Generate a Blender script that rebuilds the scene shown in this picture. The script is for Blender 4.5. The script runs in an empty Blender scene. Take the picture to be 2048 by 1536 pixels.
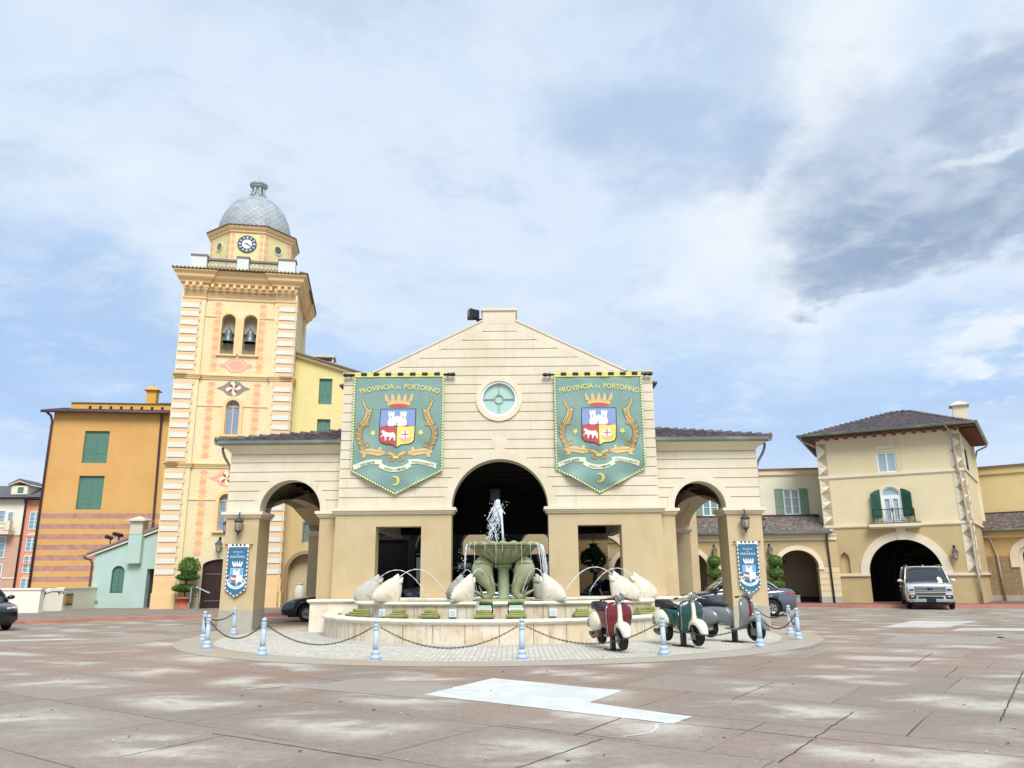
import bpy, bmesh, math, random
from mathutils import Vector, Matrix, noise
from mathutils.geometry import tessellate_polygon
random.seed(7)
S = bpy.context.scene
COL = S.collection
PI = math.pi
R = math.radians

# ------------------------------------------------------------ camera
PITCH = math.atan(390/1545); ROLL = math.atan(.0085)
fwd = Vector((0, math.cos(PITCH), math.sin(PITCH))); rt = Vector((1, 0, 0)); up = rt.cross(fwd)
cr = rt*math.cos(ROLL)-up*math.sin(ROLL); cu = up*math.cos(ROLL)+rt*math.sin(ROLL)
cam = bpy.data.cameras.new('camera'); camo = bpy.data.objects.new('camera', cam); COL.objects.link(camo)
cam.sensor_width = 36; cam.lens = 36*1545/2048; cam.clip_start = .1; cam.clip_end = 3000
camo.matrix_world = Matrix(((cr.x, cu.x, -fwd.x, 0), (cr.y, cu.y, -fwd.y, 0), (cr.z, cu.z, -fwd.z, 1.5), (0, 0, 0, 1)))
S.camera = camo
S.view_settings.view_transform = 'Standard'; S.view_settings.look = 'None'
S.view_settings.exposure = 1.45; S.view_settings.gamma = 1; S.view_settings.use_curve_mapping = False
EXPO = 2**1.45

def lin(c):
    return tuple((x/12.92 if x <= .04045 else ((x+.055)/1.055)**2.4) for x in [v/255 for v in c])

# ------------------------------------------------------------ world: cloudy sky
SUN_EL, SUN_AZ = R(50), R(168)     # azimuth clockwise from +Y: behind the camera, slightly right
W = bpy.data.worlds.new('World'); S.world = W; W.use_nodes = True
nt = W.node_tree; nt.nodes.clear()
class NT:
    def __init__(s, t): s.t = t
    def n(s, typ, **k):
        o = s.t.nodes.new(typ)
        for a, b in k.items(): setattr(o, a, b)
        return o
    def put(s, sock, v):
        if isinstance(v, bpy.types.NodeSocket): s.t.links.new(v, sock)
        else:
            if hasattr(sock.default_value, '__len__') and not hasattr(v, '__len__'): v = (v,)*len(sock.default_value)
            if hasattr(sock.default_value, '__len__') and len(sock.default_value) == 4 and len(v) == 3: v = tuple(v)+(1,)
            sock.default_value = v
    def m(s, op, a, b=0., c=0., clamp=False):
        o = s.n('ShaderNodeMath', operation=op); o.use_clamp = clamp
        s.put(o.inputs[0], a); s.put(o.inputs[1], b); s.put(o.inputs[2], c); return o.outputs[0]
    def v(s, op, a, b=(0, 0, 0), sc=None):
        o = s.n('ShaderNodeVectorMath', operation=op); s.put(o.inputs[0], a); s.put(o.inputs[1], b)
        if sc is not None: s.put(o.inputs['Scale'], sc)
        return o.outputs['Value'] if op in ('LENGTH', 'DISTANCE', 'DOT_PRODUCT') else o.outputs[0]
    def mix(s, f, a, b, typ='MIX'):
        o = s.n('ShaderNodeMix', data_type='RGBA', blend_type=typ); s.put(o.inputs[0], f); s.put(o.inputs[6], a); s.put(o.inputs[7], b); return o.outputs[2]
    def noise(s, vec, scale, detail=5, rough=.55, dist=0., col=False):
        o = s.n('ShaderNodeTexNoise'); s.put(o.inputs['Vector'], vec); s.put(o.inputs['Scale'], scale); s.put(o.inputs['Detail'], detail)
        s.put(o.inputs['Roughness'], rough); s.put(o.inputs['Distortion'], dist); return o.outputs['Color' if col else 'Fac']
    def rng(s, x, a, b, c=0., d=1., smooth=True):
        o = s.n('ShaderNodeMapRange', interpolation_type='SMOOTHSTEP' if smooth else 'LINEAR'); s.put(o.inputs[0], x)
        for i, q in enumerate((a, b, c, d)): s.put(o.inputs[i+1], q)
        return o.outputs[0]
    def sep(s, x):
        o = s.n('ShaderNodeSeparateXYZ'); s.put(o.inputs[0], x); return o.outputs
    def comb(s, x, y, z):
        o = s.n('ShaderNodeCombineXYZ'); s.put(o.inputs[0], x); s.put(o.inputs[1], y); s.put(o.inputs[2], z); return o.outputs[0]
w = NT(nt)
D = w.n('ShaderNodeTexCoord').outputs['Generated']
dx, dy, dz = w.sep(D)
zc = w.m('MAXIMUM', dz, 0.)
den = w.m('ADD', zc, .22)
pl = w.comb(w.m('DIVIDE', dx, den), w.m('DIVIDE', dy, den), 0.)
n1 = w.noise(pl, 1.7, 9, .58, .25)
n2 = w.noise(w.v('ADD', pl, (5.2, 1.3, 0)), 4.5, 8, .6, .2)
nd = w.noise(pl, 2.6, 6, .55, 0., col=True)
nf = w.noise(w.v('ADD', pl, (9., 3., 0)), 9., 6, .62, 0., col=True)
off = w.v('ADD', w.v('SCALE', w.v('SUBTRACT', nd, (.5, .5, .5)), sc=.20), w.v('SCALE', w.v('SUBTRACT', nf, (.5, .5, .5)), sc=.085))
fl = w.v('ADD', w.comb(dx, 0., dz), off)
def blob(cx, cz, rx, rz, soft=.5, ang=0.):
    q = w.v('SUBTRACT', fl, (cx, 0, cz))
    a, b, c = w.sep(q)
    ca, sa = math.cos(ang), math.sin(ang)
    u = w.m('DIVIDE', w.m('ADD', w.m('MULTIPLY', a, ca), w.m('MULTIPLY', c, sa)), rx)
    v = w.m('DIVIDE', w.m('SUBTRACT', w.m('MULTIPLY', c, ca), w.m('MULTIPLY', a, sa)), rz)
    d = w.m('SQRT', w.m('ADD', w.m('MULTIPLY', u, u), w.m('MULTIPLY', v, v)))
    return w.rng(d, 1+soft, 1-soft)
front = w.rng(dy, -.2, .3)
# broad vertical gradient of the veiled sky
ramp = w.n('ShaderNodeValToRGB'); w.put(ramp.inputs[0], w.m('ADD', zc, w.m('MULTIPLY', w.m('SUBTRACT', n1, .5), .16)))
els = [(0, (236, 243, 250)), (.115, (208, 225, 248)), (.17, (172, 203, 243)), (.25, (184, 212, 247)), (.33, (200, 222, 249)), (.44, (211, 231, 252)), (.58, (211, 229, 251)), (1, (200, 216, 240))]
cr_ = ramp.color_ramp
cr_.elements[0].position = els[0][0]; cr_.elements[0].color = lin(els[0][1])+(1,)
cr_.elements[1].position = 1; cr_.elements[1].color = lin(els[-1][1])+(1,)
for p_, c_ in els[1:-1]:
    e = cr_.elements.new(p_); e.color = lin(c_)+(1,)
base = ramp.outputs[0]
sky = base
def over(col, f): 
    global sky
    sky = w.mix(w.m('MULTIPLY', f, front), sky, lin(col))
wisp = w.rng(n1, .50, .66)
sky = w.mix(w.m('MULTIPLY', wisp, w.rng(zc, .12, .4, .1, .62)), sky, lin((232, 243, 254)))
over((160, 194, 238), w.m('MULTIPLY', blob(-.50, .29, .20, .085, .7, -.15), .75))
over((150, 185, 215), w.m('MULTIPLY', blob(-.54, .43, .09, .018, .6), .6))
over((236, 246, 255), w.m('MULTIPLY', blob(-.42, .43, .20, .05, .9, .4), .5))
over((226, 238, 253), w.m('MULTIPLY', blob(-.12, .47, .34, .13, .8, -.12), .75))
over((232, 243, 254), w.m('MULTIPLY', blob(-.28, .36, .17, .05, .8, -.3), .7))
over((214, 230, 250), w.m('MULTIPLY', blob(.14, .34, .3, .05, .8, -.05), .7))
over((240, 248, 255), w.m('MULTIPLY', blob(.36, .60, .08, .16, .7, -.2), .95))
over((243, 249, 255), w.m('MULTIPLY', blob(.29, .42, .12, .055, .7, .5), .95))
over((243, 249, 255), w.m('MULTIPLY', blob(.36, .37, .05, .09, .7, 0), .9))
over((176, 200, 231), w.m('MULTIPLY', blob(.20, .515, .15, .055, .5, -.25), .9))
over((176, 200, 230), w.m('MULTIPLY', blob(.27, .575, .07, .05, .6, .4), .5))
over((172, 196, 226), w.m('MULTIPLY', blob(.31, .475, .06, .022, .6, -.5), .8))
over((244, 249, 254), w.m('MULTIPLY', blob(.385, .46, .05, .12, .5, -.1), .9))
over((188, 204, 228), w.m('MULTIPLY', blob(.465, .455, .10, .085, .45, .15), .95))
over((206, 220, 240), w.m('MULTIPLY', blob(.44, .49, .045, .03, .6, .2), .6))
over((158, 178, 206), w.m('MULTIPLY', blob(.475, .395, .135, .062, .42, -.04), 1.))
over((140, 162, 192), w.m('MULTIPLY', blob(.465, .372, .10, .034, .6, .05), .85))
over((152, 174, 202), w.m('MULTIPLY', blob(.415, .338, .055, .020, .4, .05), .85))
over((240, 246, 252), w.m('MULTIPLY', blob(.515, .452, .04, .012, .6, .3), .7))
over((166, 184, 212), w.m('MULTIPLY', blob(.515, .515, .055, .048, .35, -.4), .95))
over((243, 249, 255), w.m('MULTIPLY', blob(.545, .235, .055, .018, .55, .1), .85))
over((226, 238, 253), w.m('MULTIPLY', blob(.50, .31, .1, .03, .8, .1), .6))
# fine billow detail
sky = w.mix(w.m('MULTIPLY', w.rng(n2, .50, .70), .38), sky, lin((240, 246, 252)))
sky = w.mix(w.m('MULTIPLY', w.rng(n2, .48, .30), .34), sky, lin((164, 186, 216)))
n4 = w.noise(w.v('ADD', w.v('MULTIPLY', pl, (1., 1.6, 1.)), (1.7, 8.3, 0)), 2.3, 10, .62, .5)
sky = w.mix(w.m('MULTIPLY', w.m('MULTIPLY', w.rng(n4, .52, .70), w.rng(zc, .2, .45)), .34), sky, lin((184, 200, 222)))
sky = w.mix(w.m('MULTIPLY', w.m('MULTIPLY', w.rng(n4, .47, .33), w.rng(zc, .15, .4)), .45), sky, lin((236, 243, 250)))
sky = w.mix(.13, sky, lin((206, 214, 224)))
nish = w.n('ShaderNodeTexSky', sky_type='NISHITA'); nish.sun_disc = False; nish.sun_elevation = SUN_EL; nish.sun_rotation = SUN_AZ
bg1 = w.n('ShaderNodeBackground'); w.put(bg1.inputs[0], sky); bg1.inputs[1].default_value = 1.07/EXPO
bg2 = w.n('ShaderNodeBackground'); w.put(bg2.inputs[0], nish.outputs[0]); bg2.inputs[1].default_value = .07
ms = w.n('ShaderNodeMixShader'); ms.inputs[0].default_value = .92
nt.links.new(bg2.outputs[0], ms.inputs[1]); nt.links.new(bg1.outputs[0], ms.inputs[2])
wo = w.n('ShaderNodeOutputWorld'); nt.links.new(ms.outputs[0], wo.inputs[0])

sun = bpy.data.lights.new('sun', 'SUN'); sun.energy = 1.45; sun.angle = R(30); sun.color = (1, .985, .958)
suno = bpy.data.objects.new('sun', sun); COL.objects.link(suno)
sd = Vector((math.sin(SUN_AZ)*math.cos(SUN_EL), math.cos(SUN_AZ)*math.cos(SUN_EL), math.sin(SUN_EL)))
suno.rotation_euler = sd.to_track_quat('Z', 'Y').to_euler(); suno.location = sd*60

# ------------------------------------------------------------ materials
MATS = {}
def mat(name, rgb, rough=.8, var=.06, vs=1.3, bump=0., bs=40., streak=0., metal=0., spec=.4, alt=None, altf=.5, alts=.8, coat=0., grime=None, gcol=(90, 80, 60)):
    """stucco / paint / metal: base colour with gentle large and small variation"""
    if name in MATS: return MATS[name]
    m = bpy.data.materials.new(name); m.use_nodes = True; t = m.node_tree; t.nodes.clear(); k = NT(t)
    b = k.n('ShaderNodeBsdfPrincipled'); o = k.n('ShaderNodeOutputMaterial'); t.links.new(b.outputs[0], o.inputs[0])
    P = k.n('ShaderNodeTexCoord').outputs['Object']
    c = lin(rgb)
    col = k.v('SCALE', c, sc=1.)
    n = k.noise(P, vs, 6, .6)
    col = k.v('SCALE', c, sc=k.rng(n, .25, .75, 1-var, 1+var, False))
    if alt: col = k.mix(k.m('MULTIPLY', k.rng(k.noise(k.v('ADD', P, (3, 7, 1)), alts, 7, .65), .45, .62), altf), col, lin(alt))
    if streak:
        st = k.noise(k.v('MULTIPLY', P, (5, 5, .35)), 1.0, 5, .7)
        col = k.mix(k.m('MULTIPLY', k.rng(st, .55, .78), streak), col, lin(gcol))
    if var > 0:
        nn = k.noise(P, 22., 4, .7)
        col = k.v('SCALE', col, sc=k.rng(nn, .2, .8, 1-var*.5, 1+var*.5, False))
    k.put(b.inputs['Base Color'], col); b.inputs['Roughness'].default_value = rough; b.inputs['Metallic'].default_value = metal
    b.inputs['Specular IOR Level'].default_value = spec
    if coat: b.inputs['Coat Weight'].default_value = coat; b.inputs['Coat Roughness'].default_value = .06
    if bump:
        bp = k.n('ShaderNodeBump'); bp.inputs['Strength'].default_value = bump; bp.inputs['Distance'].default_value = .02
        k.put(bp.inputs['Height'], k.noise(P, bs, 4, .6)); t.links.new(bp.outputs[0], b.inputs['Normal'])
    MATS[name] = m; return m
def glass(name, tint=(60, 80, 90), rough=.04, spec=1., mixw=None):
    if name in MATS: return MATS[name]
    m = bpy.data.materials.new(name); m.use_nodes = True; b = m.node_tree.nodes['Principled BSDF']
    b.inputs['Base Color'].default_value = lin(tint)+(1,); b.inputs['Roughness'].default_value = rough
    b.inputs['Specular IOR Level'].default_value = spec; b.inputs['Coat Weight'].default_value = .6; b.inputs['Coat Roughness'].default_value = .02
    MATS[name] = m; return m

# ------------------------------------------------------------ mesh builder
class MB:
    def __init__(s): s.v = []; s.f = []; s.m = []; s.s = []; s.T = None
    def add(s, vs, fs, m=0, sm=False):
        b = len(s.v)
        if s.T: vs = [s.T(Vector(v)) for v in vs]
        s.v += [tuple(v) for v in vs]
        for f in fs: s.f.append(tuple(b+i for i in f)); s.m.append(m); s.s.append(sm)
    def box(s, x0, x1, y0, y1, z0, z1, m=0):
        v = [(x, y, z) for x in (x0, x1) for y in (y0, y1) for z in (z0, z1)]
        s.add(v, [(0, 1, 3, 2), (4, 6, 7, 5), (0, 4, 5, 1), (2, 3, 7, 6), (0, 2, 6, 4), (1, 5, 7, 3)], m)
    def prism(s, loops, a0, a1, axis='y', m=0, sm=False, tess=True):
        if not isinstance(loops[0][0], (tuple, list)): loops = [loops]
        def P(p, a):
            return (p[0], a, p[1]) if axis == 'y' else ((p[0], p[1], a) if axis == 'z' else (a, p[0], p[1]))
        flat = [p for l in loops for p in l]; n = len(flat)
        tri = tessellate_polygon([[Vector((p[0], p[1], 0)) for p in l] for l in loops])
        vs = [P(p, a0) for p in flat]+[P(p, a1) for p in flat]
        fs = [tuple(t) for t in tri]+[tuple(n+i for i in reversed(t)) for t in tri]
        s.add(vs, fs, m)
        o = 0
        for l in loops:
            k = len(l)
            s.add([P(p, a0) for p in l]+[P(p, a1) for p in l], [(i, (i+1) % k, k+(i+1) % k, k+i) for i in range(k)], m, sm); o += k
    def lathe(s, prof, n=16, c=(0, 0, 0), m=0, sm=True, a0=0., a1=2*PI, mod=None):
        full = abs(a1-a0-2*PI) < 1e-6; k = n if full else n+1; vs = []
        for r, z in prof:
            for i in range(k):
                a = a0+(a1-a0)*i/n; q = mod(a, r, z) if mod else r
                vs.append((c[0]+q*math.cos(a), c[1]+q*math.sin(a), c[2]+z))
        fs = []
        for j in range(len(prof)-1):
            for i in range(n):
                i2 = (i+1) % k
                fs.append((j*k+i, j*k+i2, (j+1)*k+i2, (j+1)*k+i))
        s.add(vs, fs, m, sm)
        if full:
            for j in (0, len(prof)-1):
                if prof[j][0] > 1e-4: s.add([vs_ for vs_ in vs[j*k:j*k+k]], [tuple(range(k))], m)
    def loft(s, rings, m=0, sm=True, caps=True, closed=True):
        k = len(rings[0]); vs = [p for r in rings for p in r]; fs = []
        for j in range(len(rings)-1):
            for i in range(k if closed else k-1):
                i2 = (i+1) % k; fs.append((j*k+i, j*k+i2, (j+1)*k+i2, (j+1)*k+i))
        s.add(vs, fs, m, sm)
        if caps and closed: s.add(rings[0], [tuple(range(k))], m, sm); s.add(rings[-1], [tuple(range(k))], m, sm)
    def tube(s, path, r, n=8, m=0, sm=True, caps=True):
        P = [Vector(p) for p in path]; rings = []; ref = None
        for i, p in enumerate(P):
            d = (P[min(i+1, len(P)-1)]-P[max(i-1, 0)]).normalized()
            if ref is None: ref = Vector((0, 0, 1)) if abs(d.z) < .9 else Vector((1, 0, 0))
            u = d.cross(ref).normalized(); v = u.cross(d).normalized(); ref = v
            rr = r[i] if isinstance(r, (list, tuple)) else r
            rings.append([p+(u*math.cos(2*PI*j/n)+v*math.sin(2*PI*j/n))*rr for j in range(n)])
        s.loft(rings, m, sm, caps)
    def ball(s, c, r, nu=14, nv=8, m=0):
        if not hasattr(r, '__len__'): r = (r, r, r)
        rings = []
        for j in range(nv+1):
            t = PI*j/nv; rad = max(math.sin(t), .001)
            rings.append([(c[0]+r[0]*rad*math.cos(2*PI*i/nu), c[1]+r[1]*rad*math.sin(2*PI*i/nu), c[2]-r[2]*math.cos(t)) for i in range(nu)])
        s.loft(rings, m, True, True)
    def build(s, name, mats, parent=None, loc=None, rot=None, bevel=0, recalc=True, **tags):
        me = bpy.data.meshes.new(name); me.from_pydata(s.v, [], s.f)
        if not isinstance(mats, (list, tuple)): mats = [mats]
        for q in mats: me.materials.append(q)
        me.polygons.foreach_set('material_index', s.m); me.polygons.foreach_set('use_smooth', s.s)
        if recalc:
            bm = bmesh.new(); bm.from_mesh(me); bmesh.ops.remove_doubles(bm, verts=bm.verts, dist=1e-5)
            bmesh.ops.recalc_face_normals(bm, faces=bm.faces); bm.to_mesh(me); bm.free()
        me.update()
        o = bpy.data.objects.new(name, me); COL.objects.link(o)
        if parent: o.parent = parent
        if loc is not None: o.location = loc
        if rot is not None: o.rotation_euler = rot if hasattr(rot, '__len__') else (0, 0, rot)
        if bevel:
            bv = o.modifiers.new('bevel', 'BEVEL'); bv.width = bevel; bv.segments = 2; bv.limit_method = 'ANGLE'; bv.angle_limit = R(40)
        for a, b in tags.items(): o[a] = b
        return o
class Parts(dict):
    def __missing__(s, k): s[k] = MB(); return s[k]
    def build(s, name, m, parent, **k): return [b.build(name, m, parent, **k) for b in s.values()]
def thing(name, label, cat, loc=(0, 0, 0), rz=0, group=None):
    o = bpy.data.objects.new(name, None); COL.objects.link(o); o.location = loc; o.rotation_euler = (0, 0, rz); o.empty_display_size = .2
    o['label'] = label; o['category'] = cat
    if group: o['group'] = group
    return o
def copy_tree(o, parent=None):
    c = o.copy(); COL.objects.link(c)
    if parent: c.parent = parent
    for ch in list(o.children): copy_tree(ch, c)
    return c
def dup(o, loc, rz=None, label=None):
    c = copy_tree(o); c.location = loc
    if rz is not None: c.rotation_euler = (0, 0, rz)
    if label: c['label'] = label
    return c
def arc(cx, cz, r, a0, a1, n=24, ry=None):
    ry = ry or r
    return [(cx+r*math.cos(a0+(a1-a0)*i/n), cz+ry*math.sin(a0+(a1-a0)*i/n)) for i in range(n+1)]
def rect(x0, x1, z0, z1): return [(x0, z0), (x1, z0), (x1, z1), (x0, z1)]
def archloop(cx, hw, z0, zs, ry=None, n=24):
    return [(cx-hw, z0)]+[(cx+hw, z0)]+arc(cx, zs, hw, 0, PI, n, ry)
def archband(cx, hw, hw2, z0, zs, ry=None, ry2=None, n=28):
    ry = ry or hw; ry2 = ry2 or hw2
    out = [(cx+hw2, z0)]+arc(cx, zs, hw2, 0, PI, n, ry2)+[(cx-hw2, z0)]
    inn = [(cx-hw, z0)]+arc(cx, zs, hw, PI, 0, n, ry)+[(cx+hw, z0)]
    return out+inn
TEXTS = {}
def text_mesh(mb, txt, size, place, y0, y1, m=0, w=None):
    """letters as thin solids; place(x,z)->(x,z); text is centred, width w if given"""
    cu_ = bpy.data.curves.new('t', 'FONT'); cu_.body = txt; cu_.size = size; cu_.align_x = 'CENTER'; cu_.resolution_u = 2; cu_.offset = .004*size
    ob = bpy.data.objects.new('t', cu_); me = bpy.data.meshes.new_from_object(ob)
    vs = [v.co.copy() for v in me.vertices]; fs = [tuple(p.vertices) for p in me.polygons]
    if w:
        ww = max(v.x for v in vs)-min(v.x for v in vs); k = w/ww
    else: k = 1
    base = [place(v.x*k, v.y) for v in vs]
    mb.add([(p[0], y0, p[1]) for p in base], fs, m)
    bpy.data.objects.remove(ob); bpy.data.curves.remove(cu_); bpy.data.meshes.remove(me)
# ------------------------------------------------------------ shared materials
CREAM = mat('cream_stucco', (216, 205, 182), var=.06, bump=.3, bs=60, alt=(206, 191, 162), altf=.5, streak=.28, gcol=(150, 130, 100))
TAN = mat('tan_stucco', (194, 174, 136), var=.06, bump=.3, bs=50, alt=(182, 158, 114), altf=.5, alts=.5, streak=.16, gcol=(150, 124, 80))
TRIM = mat('cream_trim', (220, 207, 180), var=.06, streak=.2, gcol=(150, 132, 105))
CONC = mat('pier_concrete', (168, 164, 150), var=.08, bump=.3, alt=(150, 145, 130), altf=.5)
GUTTER = mat('gutter_metal', (112, 124, 112), rough=.4, var=.05, spec=.5, alt=(150, 160, 148), altf=.6)
PIPE = mat('downpipe_metal', (168, 156, 138), rough=.5, var=.1, alt=(200, 195, 185), altf=.5, alts=4)
BRONZE = mat('dark_bronze', (58, 50, 48), rough=.45, var=.1)
BLACK = mat('black_iron', (26, 27, 30), rough=.4, var=.1)
DARK = mat('interior_shade_black', (16, 15, 15), rough=.8, var=.2)  # near-black colour stands in for the unlit portico interior
GLASS = glass('window_glass', (70, 100, 115))
WHITE = mat('white_paint', (222, 226, 222), rough=.5, var=.03)

def roofmat(name, a, b, c):
    m = bpy.data.materials.new(name); m.use_nodes = True; t = m.node_tree; k = NT(t); bs = t.nodes['Principled BSDF']
    P = k.n('ShaderNodeTexCoord').outputs['Object']
    x, y, z = k.sep(P)
    col = k.mix(k.rng(k.noise(k.v('MULTIPLY', P, (3.2, 3.2, 9)), 1., 3, .7), .42, .6), lin(a), lin(b))
    col = k.mix(k.rng(k.noise(k.v('MULTIPLY', P, (7, 7, 16)), 1., 2, .5), .5, .66, 0, .8), col, lin(c))
    k.put(bs.inputs['Base Color'], col); bs.inputs['Roughness'].default_value = .75
    return m
TILE = roofmat('grey_brown_tiles', (72, 66, 68), (98, 88, 90), (126, 118, 118))
TILE2 = roofmat('plum_tiles', (118, 107, 102), (144, 133, 126), (184, 176, 168))

def tile_roof(mb, A, B, Cc, Dd, rows, t=.05, th=.035):
    """stepped tile courses between eave A-B and ridge D-C"""
    A, B, Cc, Dd = [Vector(q) for q in (A, B, Cc, Dd)]
    nrm = (B-A).cross(Dd-A).normalized()
    if nrm.z < 0: nrm = -nrm
    for i in range(rows):
        a, b = i/rows, (i+1)/rows
        p0, p1 = A.lerp(Dd, a), B.lerp(Cc, a); q0, q1 = A.lerp(Dd, b), B.lerp(Cc, b)
        # each course leans: thick lower edge
        v = [p0+nrm*t, p1+nrm*t, q1+nrm*.012, q0+nrm*.012, p0-nrm*.02, p1-nrm*.02, q1-nrm*.03, q0-nrm*.03]
        mb.add(v, [(0, 1, 2, 3), (7, 6, 5, 4), (0, 4, 5, 1), (1, 5, 6, 2), (2, 6, 7, 3), (3, 7, 4, 0)])
def hip_caps(mb, A, B, n, r=.09):
    A, B = Vector(A), Vector(B); d = (B-A)
    for i in range(n):
        p = A+d*(i/n); q = A+d*((i+1.08)/n)
        mb.tube([p+Vector((0, 0, .05)), q+Vector((0, 0, .0))], [r*1.12, r*.85], 8, sm=True)

# ------------------------------------------------------------ ground
def ground_material():
    m = bpy.data.materials.new('stained_concrete_plaza'); m.use_nodes = True; t = m.node_tree; k = NT(t); bs = t.nodes['Principled BSDF']
    P = k.n('ShaderNodeTexCoord').outputs['Object']
    warp = k.v('ADD', P, k.v('SCALE', k.v('SUBTRACT', k.noise(P, 1.2, 3, .5, col=True), (.5, .5, .5)), sc=.05))
    x, y, z = k.sep(warp)
    an = R(-35.5)
    u = k.m('ADD', k.m('MULTIPLY', x, math.cos(an)), k.m('MULTIPLY', y, math.sin(an)))
    v = k.m('SUBTRACT', k.m('MULTIPLY', y, math.cos(an)), k.m('MULTIPLY', x, math.sin(an)))
    LV, LU = 1.72, 2.95
    vv = k.m('DIVIDE', k.m('SUBTRACT', v, .15), LV); row = k.m('FLOOR', vv); fv = k.m('SUBTRACT', vv, row)
    wn = k.n('ShaderNodeTexWhiteNoise', noise_dimensions='1D'); k.put(wn.inputs['W'], row)
    uu = k.m('ADD', k.m('DIVIDE', u, LU), k.m('MULTIPLY', wn.outputs['Value'], 1.)); cx = k.m('FLOOR', uu); fu = k.m('SUBTRACT', uu, cx)
    wid = k.n('ShaderNodeTexWhiteNoise', noise_dimensions='2D'); k.put(wid.inputs['Vector'], k.comb(row, cx, 0)); rid = wid.outputs['Value']
    eu = k.m('MULTIPLY', k.m('MINIMUM', fu, k.m('SUBTRACT', 1., fu)), LU)
    ev = k.m('MULTIPLY', k.m('MINIMUM', fv, k.m('SUBTRACT', 1., fv)), LV)
    e = k.m('MINIMUM', eu, ev)
    wj = k.rng(k.noise(P, .9, 2, .5), .35, .65, .002, .009, False)
    joint = k.rng(k.m('SUBTRACT', e, wj), .004, -.003)
    jn = k.rng(k.noise(k.v('ADD', P, (4, 4, 0)), .35, 3, .6), .38, .5, .25, 1.)
    joint = k.m('MULTIPLY', joint, jn)
    # base: brown grey with warm red areas near the ring
    big = k.noise(P, .16, 5, .6)
    col = k.mix(k.rng(big, .4, .6), lin((134, 123, 111)), lin((145, 130, 117)))
    dist = k.v('LENGTH', k.v('SUBTRACT', P, (-.4, 24, 0)))
    red = k.m('MULTIPLY', k.rng(dist, 16., 10.), k.rng(k.noise(P, .5, 6, .65), .38, .6))
    col = k.mix(k.m('MULTIPLY', red, .6), col, lin((146, 114, 98)))
    col = k.mix(k.rng(rid, .75, 1., 0, .18), col, lin((148, 120, 106)))
    col = k.mix(k.rng(rid, .3, 0., 0, .22), col, lin((166, 160, 144)))
    # worn pale blotch in the middle of each slab, streaky
    st = k.noise(k.v('ADD', k.comb(k.m('MULTIPLY', x, .75), k.m('MULTIPLY', y, 1.15), 0), k.comb(k.m('MULTIPLY', rid, 30), 0, 0)), 1.05, 7, .58, .3)
    cen = k.m('MULTIPLY', k.rng(eu, .1, .95), k.rng(ev, .08, .7))
    worn = k.m('MULTIPLY', cen, k.rng(st, .42, .64))
    col = k.mix(k.m('MULTIPLY', worn, .88), col, lin((190, 184, 171)))
    fine = k.noise(P, 9., 8, .75)
    col = k.v('SCALE', col, sc=k.rng(fine, .25, .75, .74, 1.24, False))
    ag = k.noise(P, 34., 3, .7)
    col = k.v('SCALE', col, sc=k.rng(ag, .3, .7, .86, 1.14, False))
    # dust and dark stains
    col = k.mix(k.rng(k.noise(k.v('MULTIPLY', P, (.5, 2.2, 1)), .8, 7, .7), .56, .75, 0, .3), col, lin((178, 170, 160)))
    sp = k.noise(P, 60., 3, .6)
    col = k.mix(k.rng(sp, .66, .74, 0, .5), col, lin((105, 92, 84)))
    col = k.mix(joint, col, lin((70, 60, 52)))
    k.put(bs.inputs['Base Color'], col); k.put(bs.inputs['Roughness'], k.rng(fine, .3, .7, .55, .85, False)); bs.inputs['Specular IOR Level'].default_value = .35
    bp = k.n('ShaderNodeBump'); bp.inputs['Strength'].default_value = .35; bp.inputs['Distance'].default_value = .01
    k.put(bp.inputs['Height'], k.m('SUBTRACT', fine, k.m('MULTIPLY', joint, 2.))); t.links.new(bp.outputs[0], bs.inputs['Normal'])
    return m
mb = MB(); mb.add([(-700, -60, 0), (700, -60, 0), (700, 1400, 0), (-700, 1400, 0)], [(0, 1, 2, 3)])
mb.build('ground', ground_material(), kind='structure')

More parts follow.
